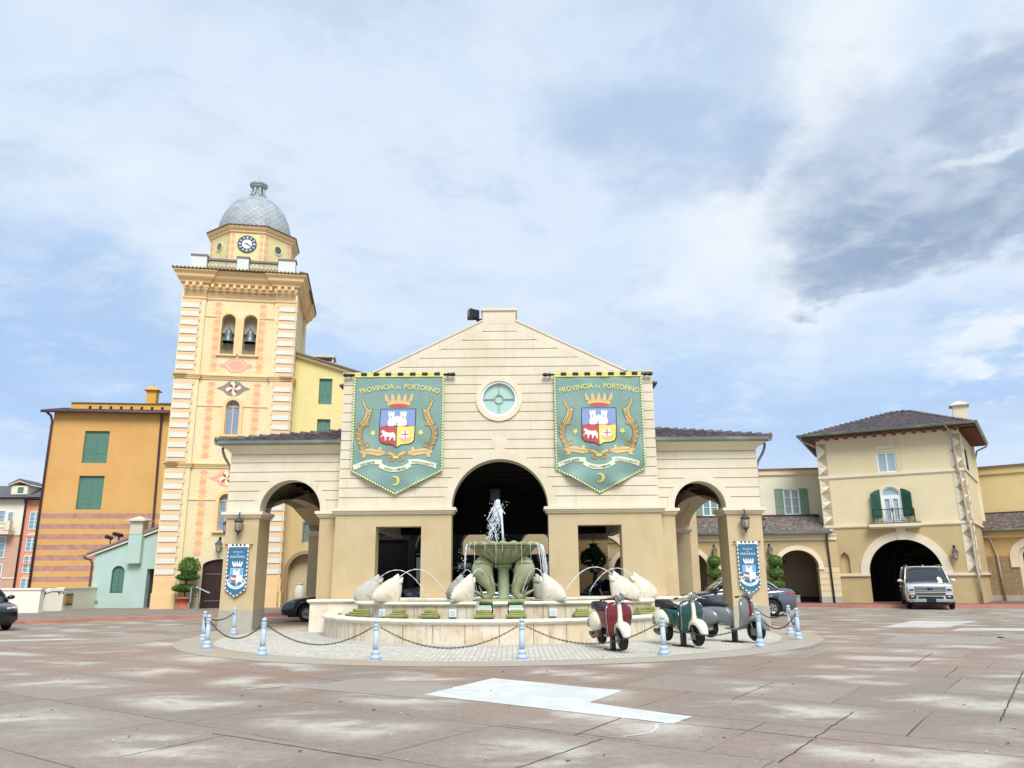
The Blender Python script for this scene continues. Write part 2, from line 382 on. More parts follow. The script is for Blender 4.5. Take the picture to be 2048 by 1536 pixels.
def annulus(cx, cy, r0, r1, z, n=96, a0=0, a1=2*PI, jit=0):
    mb = MB(); vs = []
    for i in range(n+1):
        a = a0+(a1-a0)*i/n
        for r in (r0, r1):
            q = r+(noise.noise(Vector((math.cos(a)*4, math.sin(a)*4, r)))*jit if jit else 0)
            vs.append((cx+q*math.cos(a), cy+q*math.sin(a), z))
    mb.add(vs, [(2*i, 2*i+1, 2*i+3, 2*i+2) for i in range(n)]); return mb
RINGC = mat('ring_concrete', (164, 156, 140), var=.08, vs=.8, alt=(176, 148, 116), altf=.6, alts=.35, bump=.2, bs=60)
annulus(-.4, 23.05, 7.5, 8.58, .005, 128).build('ring_pavement', RINGC, kind='structure')
def cobble_mat():
    m = bpy.data.materials.new('pale_cobbles'); m.use_nodes = True; t = m.node_tree; k = NT(t); bs = t.nodes['Principled BSDF']
    P = k.n('ShaderNodeTexCoord').outputs['Object']
    vo = k.n('ShaderNodeTexVoronoi', feature='DISTANCE_TO_EDGE'); k.put(vo.inputs['Vector'], P); vo.inputs['Scale'].default_value = 9; vo.inputs['Randomness'].default_value = .3
    vc = k.n('ShaderNodeTexVoronoi', feature='F1'); k.put(vc.inputs['Vector'], P); vc.inputs['Scale'].default_value = 9; vc.inputs['Randomness'].default_value = .3
    c1 = k.sep(vc.outputs['Color'])[0]
    col = k.mix(k.rng(c1, 0, 1), lin((180, 177, 166)), lin((208, 203, 190)))
    col = k.mix(k.rng(k.noise(P, .7, 5, .6), .45, .65, 0, .5), col, lin((206, 196, 172)))
    gap = k.rng(vo.outputs['Distance'], .09, .02)
    col = k.mix(gap, col, lin((152, 146, 134)))
    k.put(bs.inputs['Base Color'], col); bs.inputs['Roughness'].default_value = .85
    bp = k.n('ShaderNodeBump'); bp.inputs['Strength'].default_value = .6; bp.inputs['Distance'].default_value = .015
    k.put(bp.inputs['Height'], k.rng(vo.outputs['Distance'], 0, .15)); t.links.new(bp.outputs[0], bs.inputs['Normal'])
    return m
annulus(-.4, 23.0, 0, 7.6, .0055, 128, jit=.05).build('cobble_pavement', cobble_mat(), kind='structure')
annulus(-.4, 24.3, 0, 5.8, .008, 96).build('apron_pavement', mat('apron_concrete', (176, 174, 166), var=.08, vs=1., bump=.2), kind='structure')
# fresh pale repair patches
PATCH = mat('fresh_concrete', (204, 206, 200), var=.05, vs=3, alt=(184, 186, 180), altf=.6, alts=1.5, bump=.2, streak=.25, gcol=(150, 142, 132))
PATCH2 = mat('old_repair_concrete', (150, 140, 130), var=.07, alt=(158, 148, 138), altf=.6, bump=.1)
PATCH3 = mat('grey_repair_concrete', (190, 188, 180), var=.06, alt=(170, 166, 158), altf=.6)
def ragged(pts, amp=.03, step=.12):
    out = []
    for i, p in enumerate(pts):
        q = pts[(i+1) % len(pts)]; L = math.dist(p, q); n = max(1, int(L/step))
        for j in range(n):
            f = j/n; x = p[0]+(q[0]-p[0])*f; y = p[1]+(q[1]-p[1])*f
            k = 0 if j == 0 else amp
            out.append((x+noise.noise(Vector((x*4, y*4, 1)))*k, y+noise.noise(Vector((x*4, y*4, 5)))*k))
    return out
def sheet(pts, z, name, m, **t):
    mb = MB(); mb.prism(pts, z-.002, z, 'z'); return mb.build(name, m, **t)
sheet(ragged([(-1.22, 11.07), (-.34, 12.79), (1.48, 11.29), (.93, 10.27), (1.97, 9.21), (1.67, 8.80)]), .006, 'pavement_patch', PATCH, kind='structure')
sheet(ragged([(-3.2, 11.9), (-2.4, 12.9), (-.3, 11.6), (-1.1, 10.7)]), .005, 'pavement_patch', PATCH2, kind='structure')
for pts, mm in [([(11.0, 24.2), (13.6, 27.6), (15.6, 27.2), (13.0, 24.2)], PATCH3), ([(12.2, 22.6), (13.1, 23.7), (20.5, 22.3), (19.4, 21.2)], PATCH3),
                ([(8.3, 18.6), (9.9, 20.9), (12.2, 20.2), (10.6, 18.0)], PATCH2), ([(11.8, 19.9), (12.8, 21.2), (14.6, 20.6), (13.4, 19.4)], PATCH2),
                ([(-11.9, 20.2), (-11.0, 24.0), (-8.9, 23.4), (-9.6, 20.8)], PATCH2), ([(-16.2, 21.6), (-12.2, 22.5), (-12.0, 21.9), (-15.8, 21.0)], PATCH3),
                ([(-13.2, 25.8), (-12.3, 28.4), (-9.2, 27.9), (-9.9, 25.6)], PATCH2)]:
    sheet(ragged(pts), .0045, 'pavement_patch', mm, kind='structure')
# a whitish crack filled with sealant, open joints and fallen leaves
mb = MB()
def ribbon(mb, pts, w, z, jit=.03):
    P = []
    for i in range(len(pts)-1):
        a, b = Vector(pts[i]), Vector(pts[i+1]); n = max(2, int((b-a).length/.06))
        P += [a.lerp(b, j/n) for j in range(n)]
    P.append(Vector(pts[-1])); vs = []
    for i, p in enumerate(P):
        d = (P[min(i+1, len(P)-1)]-P[max(i-1, 0)]).normalized(); nn = Vector((-d.y, d.x))
        o = noise.noise(Vector((p.x*6, p.y*6, 2)))*jit; ww = w*(.55+.8*abs(noise.noise(Vector((p.x*9, p.y*9, 7)))))
        for s_ in (-1, 1): q = p+nn*(o+s_*ww); vs.append((q.x, q.y, z))
    mb.add(vs, [(2*i, 2*i+1, 2*i+3, 2*i+2) for i in range(len(P)-1)])
ribbon(mb, [(1.06, 8.13), (1.35, 8.32), (1.5, 8.75), (1.72, 8.88)], .022, .0045)
ribbon(mb, [(-3.9, 11.75), (-3.2, 12.2), (-2.6, 12.3)], .03, .0045)
mb.build('crack_sealant', PATCH, kind='structure')
mb = MB()
for pts, w_ in [(q_[0], q_[1]*.7) for q_ in [([(2.19, 7.0), (3.86, 9.45)], .012), ([(.59, 8.23), (1.2, 9.22)], .014), ([(5.12, 8.78), (8.13, 13.11)], .016), ([(-3.08, 8.49), (-1.15, 7.21)], .012),
                ([(6.66, 13.79), (8.4, 16.37)], .014), ([(-2.9, 8.38), (-3.51, 7.42)], .01), ([(4.4, 7.1), (4.75, 7.75)], .016), ([(-.13, 8.83), (1.2, 7.9)], .009),
                ([(2.73, 10.41), (3.78, 12.04)], .009), ([(-.2, 6.6), (.85, 8.05)], .012), ([(1.7, 8.85), (2.83, 8.03), (4.31, 7.12)], .01)]]:
    ribbon(mb, pts, w_, .0042, .02)
mb.build('open_joints', mat('joint_dark', (72, 62, 54), var=.2), kind='structure')
mb = MB()
for i in range(120):
    y = 6.3+random.random()**1.5*13; x = (random.random()-.5)*1.3*y; a = random.random()*6.3; s_ = .012+random.random()*.022; z = .008
    ca, sa = math.cos(a)*s_, math.sin(a)*s_
    mb.add([(x-ca, y-sa, z), (x+sa*.5, y-ca*.5, z+.012), (x+ca, y+sa, z), (x-sa*.5, y+ca*.5, z+.006)], [(0, 1, 2, 3)], random.choice((0, 0, 1)))
mb.build('fallen_leaves', [mat('dry_leaf', (196, 180, 150)), mat('brown_leaf', (96, 62, 44))], kind='stuff', recalc=False)

# ------------------------------------------------------------ raised pavements with red kerbs
def smooth_line(p, n=8):
    out = []
    for i in range(len(p)-1):
        a, b = p[max(i-1, 0)], p[i]; c, d = p[i+1], p[min(i+2, len(p)-1)]
        for j in range(n):
            t = j/n; h = lambda q: .5*((2*b[q])+(-a[q]+c[q])*t+(2*a[q]-5*b[q]+4*c[q]-d[q])*t*t+(-a[q]+3*b[q]-3*c[q]+d[q])*t**3)
            out.append((h(0), h(1)))
    return out+[tuple(p[-1])]
REDK = mat('red_painted_kerb', (178, 118, 106), var=.08, vs=3, alt=(192, 136, 122), altf=.6, alts=1.)
PAVE = mat('brown_pavers', (128, 116, 104), var=.1, vs=3, alt=(145, 134, 120), altf=.5, bump=.3)
def pavement(line, back, name, wid, pm):
    L = smooth_line(line)
    inn = []
    for i, p in enumerate(L):
        a, b = Vector(L[max(i-1, 0)]), Vector(L[min(i+1, len(L)-1)]); d = (b-a).normalized(); inn.append((p[0]-d.y*wid, p[1]+d.x*wid))
    mb = MB(); mb.prism(inn+back, -.05, .12, 'z'); mb.build(name, pm, kind='structure')
    mb = MB(); mb.prism(L+inn[::-1], -.05, .128, 'z'); mb.build('kerb', REDK, kind='structure')
pavement([(-40, 26), (-22, 29.2), (-18.2, 30.6), (-16.6, 32.2), (-14.2, 33.7), (-11.2, 35.3), (-9.7, 36.2), (-6, 40), (-2, 41.5), (4.9, 41.6)],
         [(4.9, 60), (-60, 75), (-60, 30)], 'pavement', .32, PAVE)
pavement([(4.9, 41.6), (9, 42.2), (14.05, 41.3), (17, 39.2), (20.8, 38.0), (23.6, 37.4), (30, 36.0), (50, 30)],
         [(60, 60), (4.9, 60)], 'pavement', .9, mat('dark_pavers', (104, 84, 76), var=.1, alt=(160, 105, 92), altf=.5))
# ------------------------------------------------------------ entrance portico
PORT = thing('entrance_portico', 'cream and tan gabled portico with grooved walls, round window and three arches', 'portico')
FY = 24.9; CX = -.42
# lower tan wall with the arch and two window openings
mb = MB()
def wall_with_holes(mb, x0, x1, z0, z1, holes, y0, y1, m=0):
    """holes: (hx0,hx1,hz0,hz1), not touching each other in x"""
    x = x0
    for h in sorted(holes):
        if h[0] > x: mb.box(x, h[0], y0, y1, z0, z1, m)
        if h[2] > z0: mb.box(h[0], h[1], y0, y1, z0, h[2], m)
        if h[3] < z1: mb.box(h[0], h[1], y0, y1, h[3], z1, m)
        x = h[1]
    if x < x1: mb.box(x, x1, y0, y1, z0, z1, m)
def wall_holes_rot(mb, x0, x1, z0, z1, loops, y0, y1, m=0):
    mb.prism([rect(x0, x1, z0, z1)]+loops, y0, y1, 'y', m)
lp = [(-5.70, 0), (-1.965, 0), (-1.965, 3.53), (-5.66, 3.53)]
mb.prism([lp, rect(-4.36, -2.92, .95, 3.15)], FY, FY+.6)
mb.build('lower_wall', TAN, PORT); mb = MB()
rp = [(1.125, 0), (4.76, 0), (4.73, 3.53), (1.125, 3.53)]
mb.prism([rp, rect(2.05, 3.44, .95, 3.15)], FY, FY+.6)
mb.build('lower_wall', TAN, PORT)
# cornice at springing height
mb = MB()
def cornice(mb, x0, x1, yf, z0=3.53, yb=None, e0=1, e1=1):
    yb = yb or FY+.6
    for d, a, b in ((.05, z0, z0+.05), (.09, z0+.05, z0+.11), (.14, z0+.11, z0+.2)):
        mb.box(x0-d*e0, x1+d*e1, yf-d, yb, a, b)
cornice(mb, -5.66, -1.965, FY); cornice(mb, 1.125, 4.73, FY)
mb.build('cornice', TRIM, PORT)
# backing wall of the upper storey with gable
AR = 1.545; AZ = 3.73
zt = 8.17
def gable_x(z):  # half width of the gable at height z
    return .57+(9.98-z)/(9.98-8.17)*3.68
mb = MB()
GRV = mat('groove_shadow', (214, 198, 164), var=.05)
out = [(-5.57, 3.73), (CX-AR-.12, 3.73)]+arc(CX, AZ, AR+.12, PI, 0, 40)+[(CX+AR+.12, 3.73), (4.64, 3.73), (4.64, zt), (CX+4.25, zt), (CX+.57, 9.98), (CX-.57, 9.98), (CX-4.25, zt), (-5.57, zt)]
mb.prism([out, arc(-.435, 7.29, .56, 0, 2*PI, 40)[:-1]], FY+.045, FY+.6)
mb.build('upper_wall', GRV, PORT)
# courses
mb = MB()
zs = [3.73]+[4.07+.309*k for k in range(14)]
G = .013
def course(z0, z1, xl, xr, excl):
    """excl: list of circles (cx,cz,r) ; splits strip"""
    n = 8; Z = [z0+(z1-z0)*i/n for i in range(n+1)]
    for cx, cz, r in excl:
        if max(0, min(abs(z0-cz), abs(z1-cz)) if not (z0 <= cz <= z1) else 0) < r:
            def hw(z):
                d = r*r-(z-cz)**2; return math.sqrt(d) if d > 0 else 0
            mb.prism([(xl, z0)]+[(cx-hw(z), z) for z in Z]+[(xl, z1)], FY, FY+.045)
            mb.prism([(xr, z0)]+[(cx+hw(z), z) for z in Z]+[(xr, z1)], FY, FY+.045)
            return
    mb.box(xl, xr, FY, FY+.045, z0, z1)
XL, XR = -5.60, 4.67
KEYW = lambda z: .14+(z-5.49)/(5.95-5.49)*.12
for i in range(len(zs)-1):
    z0, z1 = zs[i]+(G if i else 0), zs[i+1]-G
    if z0 < 5.55:
        course(z0, z1, XL, XR, [(CX, AZ, 1.80)])
    else:
        course(z0, z1, XL, XR, [(-.435, 7.29, .76)])
z0 = zs[-1]+G
mb.box(XL, XR, FY, FY+.045, z0, 8.17)
# keystone cut: proud slab with its own little grooves
mb.prism([(CX-.13, 5.50), (CX+.13, 5.50), (CX+.27, 5.95), (CX-.27, 5.95)], FY-.012, FY+.02)
# gable courses inside a raking border
gz = [8.17, 8.39, 8.70, 9.01, 9.32, 9.63, 9.98]
for i in range(6):
    a = gz[i]+(G if i else 0); b = gz[i+1]-(G if i < 5 else 0)
    ia, ib = gable_x(a)-.42-(a-8.17)*.2, gable_x(b)-.42-(b-8.17)*.2
    if i < 5: mb.prism([(CX-ia, a), (CX+ia, a), (CX+max(ib, .1), b), (CX-max(ib, .1), b)], FY, FY+.045)
    else: mb.prism([(CX-ia, a), (CX+ia, a), (CX+.5, b), (CX-.5, b)], FY, FY+.045)
for s in (-1, 1):
    q = [(CX+s*gable_x(8.17), 8.17), (CX+s*.57, 9.98), (CX+s*.30, 9.98)]
    inn = []
    for z in (9.63, 9.32, 9.01, 8.70, 8.39, 8.17): inn.append((CX+s*(gable_x(z)-.42-(z-8.17)*.2), z))
    mb.prism(q+inn, FY-.003, FY+.045)
mb.build('grooved_courses', CREAM, PORT)
# side returns of main block, roof behind the gable, coping, shoulders and peak block
mb = MB()
mb.box(-5.57, -5.2, FY+.6, 36.8, 3.4, 8.0); mb.box(4.27, 4.64, FY+.6, 36.8, 3.4, 8.0)
mb.prism([(-5.57, 3.7), (4.64, 3.7), (4.64, 8.0), (CX, 9.75), (-5.57, 8.0)], 36.4, 36.8)
mb.build('side_wall', CREAM, PORT)
mb = MB()
for s in (-1, 1):
    mb.prism([(CX+s*4.25, 8.175), (CX+s*4.29, 8.215), (CX+s*.55, 10.05), (CX+s*.55, 9.985)], FY-.03, FY+.68)
mb.box(-5.63, CX-4.22, FY-.03, FY+.68, 8.172, 8.215); mb.box(CX+4.22, 4.70, FY-.03, FY+.68, 8.172, 8.215)
mb.build('coping', CREAM, PORT)
mb = MB(); mb.box(CX-.56, CX+.56, FY-.005, FY+.9, 9.90, 10.36); mb.box(CX-.61, CX+.61, FY-.05, FY+.95, 10.36, 10.46)
mb.build('peak_block', CREAM, PORT)
mb = MB()
tile_roof(mb, (-5.9, FY+.7, 7.95), (-5.9, 36.9, 7.95), (CX, 36.9, 9.7), (CX, FY+.7, 9.7), 18)
tile_roof(mb, (4.97, 36.9, 7.95), (4.97, FY+.7, 7.95), (CX, FY+.7, 9.7), (CX, 36.9, 9.7), 18)
mb.build('roof', TILE, PORT)
# archivolt
mb = MB()
mb.prism(archband(CX, AR, 1.80, 3.73, AZ, n=40), FY-.04, FY+.05)
mb.prism(archband(CX, AR, AR+.13, 3.73, AZ, n=40), FY+.05, FY+.62)
mb.build('arch_trim', CREAM, PORT)
# round window
win = MB()
ring = lambda a, b: [arc(-.435, 7.29, b, 0, 2*PI, 48)[:-1], arc(-.435, 7.29, a, 0, 2*PI, 48)[:-1]]
win.prism(ring(.60, .76), FY-.05, FY+.05)
wf = win.build('window_surround', TRIM, PORT)
win = MB(); win.prism(ring(.53, .60), FY-.01, FY+.14)
fo = win.build('window', WHITE, PORT)
win = MB(); win.prism(arc(-.435, 7.29, .56, 0, 2*PI, 40)[:-1], FY+.1, FY+.12)
gm = mat('pale_obscured_glass', (170, 198, 188), rough=.25, var=.12, vs=2., spec=.6)
win.build('pane', gm, fo)
win = MB(); win.prism(ring(.13, .155), FY+.06, FY+.1); 
for a in range(4):
    c_, s_ = math.cos(a*PI/2), math.sin(a*PI/2)
    x0, x1 = sorted((-.435+c_*.14-abs(s_)*.014, -.435+c_*.53+abs(s_)*.014)); z0, z1 = sorted((7.29+s_*.14-abs(c_)*.014, 7.29+s_*.53+abs(c_)*.014))
    win.box(x0, x1, FY+.06, FY+.095, z0, z1)
win.build('muntins', mat('muntin_grey', (150, 165, 155), rough=.5), fo)

# ---- wings
def wing(x0, x1, ox0, ox1, left):
    WY = 25.3; cx = (ox0+ox1)/2; hw = (ox1-ox0)/2
    # lower piers + jambs
    mb = Parts()
    outer = (x0, ox0) if left else (ox1, x1); inner = (ox1, x1) if left else (x0, ox0)
    mb[0].box(outer[0], outer[1], WY, 26.45, .62, 3.48); mb[1].box(inner[0], inner[1], WY, 25.9, 0, 3.48)
    xo = (x0, x0+1.05) if left else (x1-1.05, x1)
    mb[2].box(xo[0], xo[1], 35.7, 36.8, .62, 3.48)
    mb.build('pier', TAN, PORT)
    mb = Parts(); mb[0].box(outer[0]-.012, outer[1]+.012, WY-.012, 26.46, 0, .62); mb[1].box(xo[0]-.012, xo[1]+.012, 35.69, 36.81, 0, .62)
    mb.build('pier_base', CONC, PORT)
    mb = MB()
    cornice(mb, outer[0], outer[1], WY, 3.48, 26.45)
    for d, a, b in ((.05, 3.48, 3.53), (.09, 3.53, 3.59), (.14, 3.59, 3.68)):
        if left: mb.box(inner[0]-d, inner[1], WY-d, 25.9, a, b); 
        else: mb.box(inner[0], inner[1]+d, WY-d, 25.9, a, b)
        mb.box(xo[0]-d, xo[1]+d, 35.7-d, 36.8+d, a, b)
    mb.box(outer[0]-.0, outer[1]+.0, 26.45, 26.59, 3.59, 3.68)
    mb.build('cornice', TRIM, PORT)
    # upper wall
    mb = MB()
    zt = 5.62
    loop = [(x0, 3.68), (cx-hw-.06, 3.68)]+arc(cx, 3.72, hw+.06, PI, 0, 30)+[(cx+hw+.06, 3.68), (x1, 3.68), (x1, zt), (x0, zt)]
    mb.prism(loop, WY+.045, WY+.55)
    sx = (x0, x0+.55) if left else (x1-.55, x1)
    # side wall with wide flat arch
    sl = [(WY+.6, 3.68), (26.45, 3.68)]+[(y, z) for y, z in arc(31.07, 3.70, 4.63, PI, 0, 40, .86)]+[(35.7, 3.68), (36.8, 3.68), (36.8, zt), (WY+.6, zt)]
    mb.prism(sl, sx[0]-.0, sx[1], 'x')
    mb.prism([(26.45, 3.68)]+[(y, z) for y, z in arc(31.07, 3.70, 4.63, PI, 0, 40, .86)]+[(35.7, 3.68), (35.7, 3.9), (31.07, 4.9), (26.45, 3.9)], sx[0], (x0+1.05 if left else x1), 'x') if left else mb.prism([(26.45, 3.68)]+[(y, z) for y, z in arc(31.07, 3.70, 4.63, PI, 0, 40, .86)]+[(35.7, 3.68), (35.7, 3.9), (31.07, 4.9), (26.45, 3.9)], x1-1.05, x1-.55, 'x')
    mb.box(x0, x1, 36.3, 36.8, 3.68, zt)
    mb.build('upper_wall', GRV, PORT)
    mb = MB(); k = 0
    z = 3.69; zz = [3.69, 4.04, 4.35, 4.66, 4.97, 5.28, 5.55]
    for i in range(6):
        a, b = zz[i]+(G if i else 0), zz[i+1]-G
        n = 8; Z = [a+(b-a)*j/n for j in range(n+1)]; r = hw+.22; cz = 3.72
        e = .015
        if a < cz+r:
            h = lambda q: math.sqrt(max(0, r*r-(q-cz)**2))
            if max(h(a), h(b)) > .02:
                mb.prism([(x0-e*left, a)]+[(cx-h(q), q) for q in Z]+[(x0-e*left, b)], WY, WY+.045)
                mb.prism([(x1+e*(not left), a)]+[(cx+h(q), q) for q in Z]+[(x1+e*(not left), b)], WY, WY+.045); continue
        mb.box(x0-e*left, x1+e*(not left), WY, WY+.045, a, b)
    mb.build('grooved_courses', CREAM, PORT)
    mb = MB(); mb.prism(archband(cx, hw, hw+.22, 3.68, 3.72, n=36), WY-.03, WY+.05); mb.prism(archband(cx, hw, hw+.07, 3.68, 3.72, n=36), WY+.05, WY+.58)
    mb.build('arch_trim', CREAM, PORT)
    # cove under the eave
    mb = MB(); ox = -1 if left else 1; xe = x0 if left else x1; xi = x1 if left else x0
    prof = [(0, 5.56), (.02, 5.60), (.06, 5.66), (.13, 5.72), (.24, 5.78), (.3, 5.80), (.3, 5.84)]
    rings = []
    for d, z in prof: rings.append([(xi, WY-d, z), (xe+ox*d, WY-d, z), (xe+ox*d, 36.8+d, z), (xi, 36.8+d, z)])
    mb.loft(rings, sm=False, caps=True)
    mb.build('eave_cove', TRIM, PORT)
    # gutter
    mb = MB()
    o_ = .3
    def gut(p0, p1, nrm):
        rings = []
        for p in (p0, p1):
            rings.append([Vector(p)+Vector(nrm)*a+Vector((0, 0, b)) for a, b in ((-.0, .0), (.05, -.0), (.13, .04), (.15, .13), (.12, .13), (.1, .05), (.03, .03), (.0, .12))])
        mb.loft(rings, sm=False)
    gut((xi, WY-o_, 5.82), (xe+ox*(o_+.13), WY-o_, 5.82), (0, -1, 0))
    gut((xe+ox*o_, WY-o_-.13, 5.82), (xe+ox*o_, 36.9+o_, 5.82), (ox, 0, 0))
    g = mb.build('gutter', GUTTER, PORT)
    mb = MB(); mb.tube([(xe+ox*.36, WY+.15, 5.82), (xe+ox*.36, WY+.15, 5.7), (xe+ox*.28, WY+.15, 5.5), (xe+ox*.1, WY+.2, 5.2), (xe+ox*.06, WY+.25, 5.0), (xe+ox*.06, WY+.3, .3)], .045)
    mb.build('downpipe', GUTTER, PORT)
    # roof, hipped at the outer end
    mb = MB(); e = .42; A = Vector((xe+ox*e, WY-e, 5.93)); B = Vector((xi, WY-e, 5.93)); L = abs(xi-xe)+e
    top = 5.93+L*.27; Rg = Vector((xi, WY-e+L, top))
    def tri_rows(P0, P1, apex, rows):
        for i in range(rows):
            a, b = i/rows, (i+1)/rows
            tile_roof(mb, P0.lerp(apex, a), P1.lerp(apex, a), P1.lerp(apex, b), P0.lerp(apex, b), 1)
    tri_rows(A, B, Rg, 13)
    A2 = Vector((xe+ox*e, 36.9+e, 5.93)); Rb = Vector((xi, 36.9+e-L, top))
    tile_roof(mb, A2, A, Rg, Rb, 13)
    tri_rows(Vector((xi, 36.9+e, 5.93)), A2, Rb, 13)
    hip_caps(mb, A, Rg, 15, .085); hip_caps(mb, A2, Rb, 15, .085)
    mb.build('roof', TILE, PORT)
wing(-9.28, -5.60, -8.22, -6.26, True)
wing(4.67, 8.03, 5.24, 6.91, False)

# ---- interior: stepped beams and wall panels near-black for the deep shade, back wall with openings
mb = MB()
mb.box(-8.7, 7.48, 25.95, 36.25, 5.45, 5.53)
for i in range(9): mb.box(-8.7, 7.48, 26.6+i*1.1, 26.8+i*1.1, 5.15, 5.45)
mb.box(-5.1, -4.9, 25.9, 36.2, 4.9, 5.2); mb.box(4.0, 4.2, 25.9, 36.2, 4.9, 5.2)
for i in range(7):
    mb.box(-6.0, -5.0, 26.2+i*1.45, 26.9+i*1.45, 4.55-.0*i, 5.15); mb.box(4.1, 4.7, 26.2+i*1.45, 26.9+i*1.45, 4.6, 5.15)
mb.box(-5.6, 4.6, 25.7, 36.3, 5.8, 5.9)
mb.box(-5.2, 4.27, 36.25, 36.39, 3.5, 8.0); mb.box(-8.7, -5.6, 36.15, 36.29, 3.5, 5.5); mb.box(4.6, 7.48, 36.15, 36.29, 3.5, 5.5)  # dark sheets over the cream walls paint the interior shade
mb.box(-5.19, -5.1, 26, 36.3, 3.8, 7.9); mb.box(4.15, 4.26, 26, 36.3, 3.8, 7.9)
mb.build('ceiling_and_shade_panels', DARK, PORT)
SHW = mat('hall_wall_shade_black', (20, 20, 20), var=.08)  # near-black puts the hall's deep shade into the wall colour
HALL = thing('entrance_hall_front', 'shaded brown hall wall with dark glass doors seen through the portico', 'hall front')
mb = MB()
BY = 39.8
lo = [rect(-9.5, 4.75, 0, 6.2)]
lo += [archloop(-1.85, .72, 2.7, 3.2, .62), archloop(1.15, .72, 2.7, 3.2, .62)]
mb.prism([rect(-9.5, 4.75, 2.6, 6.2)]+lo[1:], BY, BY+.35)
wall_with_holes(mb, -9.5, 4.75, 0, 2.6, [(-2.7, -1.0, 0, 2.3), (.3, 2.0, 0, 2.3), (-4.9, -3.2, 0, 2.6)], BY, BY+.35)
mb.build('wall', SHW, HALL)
mb = MB(); mb.box(2.25, 4.76, BY-.03, BY-.002, 0, 3.45); mb.build('lit_wall_panel', mat('lit_hall_wall_tan', (176, 148, 106), var=.06), HALL)  # lighter sheet paints the lit part of the hall wall
mb = Parts(); mb[0].box(-9.5, -5.2, BY-.1, BY, 3.45, 3.7); mb[1].box(2.3, 4.78, BY-.1, BY, 3.45, 3.7); mb[2].box(-5.3, -4.95, BY-.12, BY-.003, 0, 3.45)
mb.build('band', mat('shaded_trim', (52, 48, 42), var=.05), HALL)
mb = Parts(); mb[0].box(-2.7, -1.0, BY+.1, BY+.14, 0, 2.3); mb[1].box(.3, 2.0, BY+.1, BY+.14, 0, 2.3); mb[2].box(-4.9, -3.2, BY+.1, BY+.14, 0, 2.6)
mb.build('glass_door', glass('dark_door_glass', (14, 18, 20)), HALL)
mb = MB()
for cx in (-1.85, 1.15):
    mb.prism(archband(cx, .72, .8, 2.7, 3.2, .62, .7), BY-.03, BY+.04)
# bright half-round fanlight beside the left opening
mb.prism(archband(-4.05, .55, .61, 3.0, 3.0, .5, .56), BY-.06, BY-.01); mb.prism(archband(-4.05, .8, .9, 3.02, 3.02, .95, 1.08), BY-.06, BY-.01)
mb.box(-4.07, -4.03, BY-.06, BY-.01, 3.5, 4.0); mb.box(-4.9, -3.2, BY-.05, BY-.004, 2.72, 2.78)
mb.build('arch_trim', mat('pale_inner_trim', (128, 124, 114)), HALL)
mb = MB(); mb.box(-3.6, 3.2, 44.0, 44.2, 0, 4.6); mb.box(-1.7, -1.62, 43.96, 44, 2.5, 4.6); mb.box(1.35, 1.43, 43.96, 44, 2.5, 4.6)
mb.build('court_wall', mat('court_beige', (178, 158, 124)), HALL)
# tan side hall with white arch on the right, in daylight
SIDE = thing('side_arcade_wall', 'tan wall with a white trimmed arch and quoined pier glimpsed through the right portico window', 'wall')
mb = MB()
mb.prism([rect(4.78, 9.6, 2.55, 5.2)]+[archloop(4.6, 1.35, 2.5, 2.56, 1.1)[2:] and arc(4.4, 2.56, 1.32, 0, PI, 24, 1.12)[:]] if False else [(5.72, 2.55)]+[(4.4+1.32*math.cos(a), 2.56+1.12*math.sin(a)) for a in [i*PI/2/12 for i in range(0, 12)]]+[(4.78, 3.64), (4.78, 5.2), (9.6, 5.2), (9.6, 2.55)], 41.0, 41.5)
mb.box(5.72, 6.3, 41.0, 41.5, .12, 2.55); mb.box(8.4, 9.6, 41.0, 41.5, .12, 2.55)
mb.build('wall', TAN, SIDE)
mb = MB()
q = [(4.4+1.32*math.cos(i*PI/2/14), 2.56+1.12*math.sin(i*PI/2/14)) for i in range(15)]
q2 = [(4.4+1.52*math.cos(i*PI/2/14), 2.56+1.34*math.sin(i*PI/2/14)) for i in range(15)]
mb.prism(q+q2[::-1], 40.95, 41.05); mb.box(5.62, 6.4, 40.93, 41.52, 2.46, 2.56)
mb.build('arch_trim', TRIM, SIDE)
mb = MB()
for i in range(6): mb.box(5.7+.02*(i % 2), 6.32, 40.97, 41.0, .2+i*.38, .54+i*.38)
mb.box(4.85, 5.35, 43.6, 44.2, .12, 2.5); mb.prism([(4.6, 2.5), (5.35, 2.5), (5.35, 2.9), (5.2, 3.3), (4.9, 3.7), (4.6, 3.9)], 43.55, 44.2)
mb.build('quoins', CREAM, SIDE)
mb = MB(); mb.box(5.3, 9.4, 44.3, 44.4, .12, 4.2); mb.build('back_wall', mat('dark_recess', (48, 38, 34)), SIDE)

# ---- raised plinth wall in front of the portico
STONE = mat('fountain_stone', (222, 212, 192), var=.05, alt=(206, 186, 156), altf=.5, alts=1.6, streak=.5, gcol=(150, 112, 72), bump=.35, bs=35)
CAP = mat('coping_stone', (226, 218, 200), var=.06, streak=.2, gcol=(120, 110, 80), alt=(190, 178, 150), altf=.45, alts=2.)
PLN = thing('plinth_wall', 'low cream stone wall with moulded coping below the portico windows', 'low wall')
mb = MB(); mb.box(-6.18, 5.28, 24.3, 24.897, 0, .83)
mb.build('stone_face', STONE, PLN)
mb = MB()
for a, b, y0 in ((-6.22, 5.32, 24.26), ):
    mb.box(a, b, y0, 24.88, .832, .87); mb.box(a-.04, b+.04, y0-.04, 24.88, .87, .945)
mb.box(-4.6, -2.7, 24.95, 25.6, .90, .955); mb.box(1.9, 3.6, 24.95, 25.6, .90, .955)
mb.build('coping', CAP, PLN, bevel=.015)
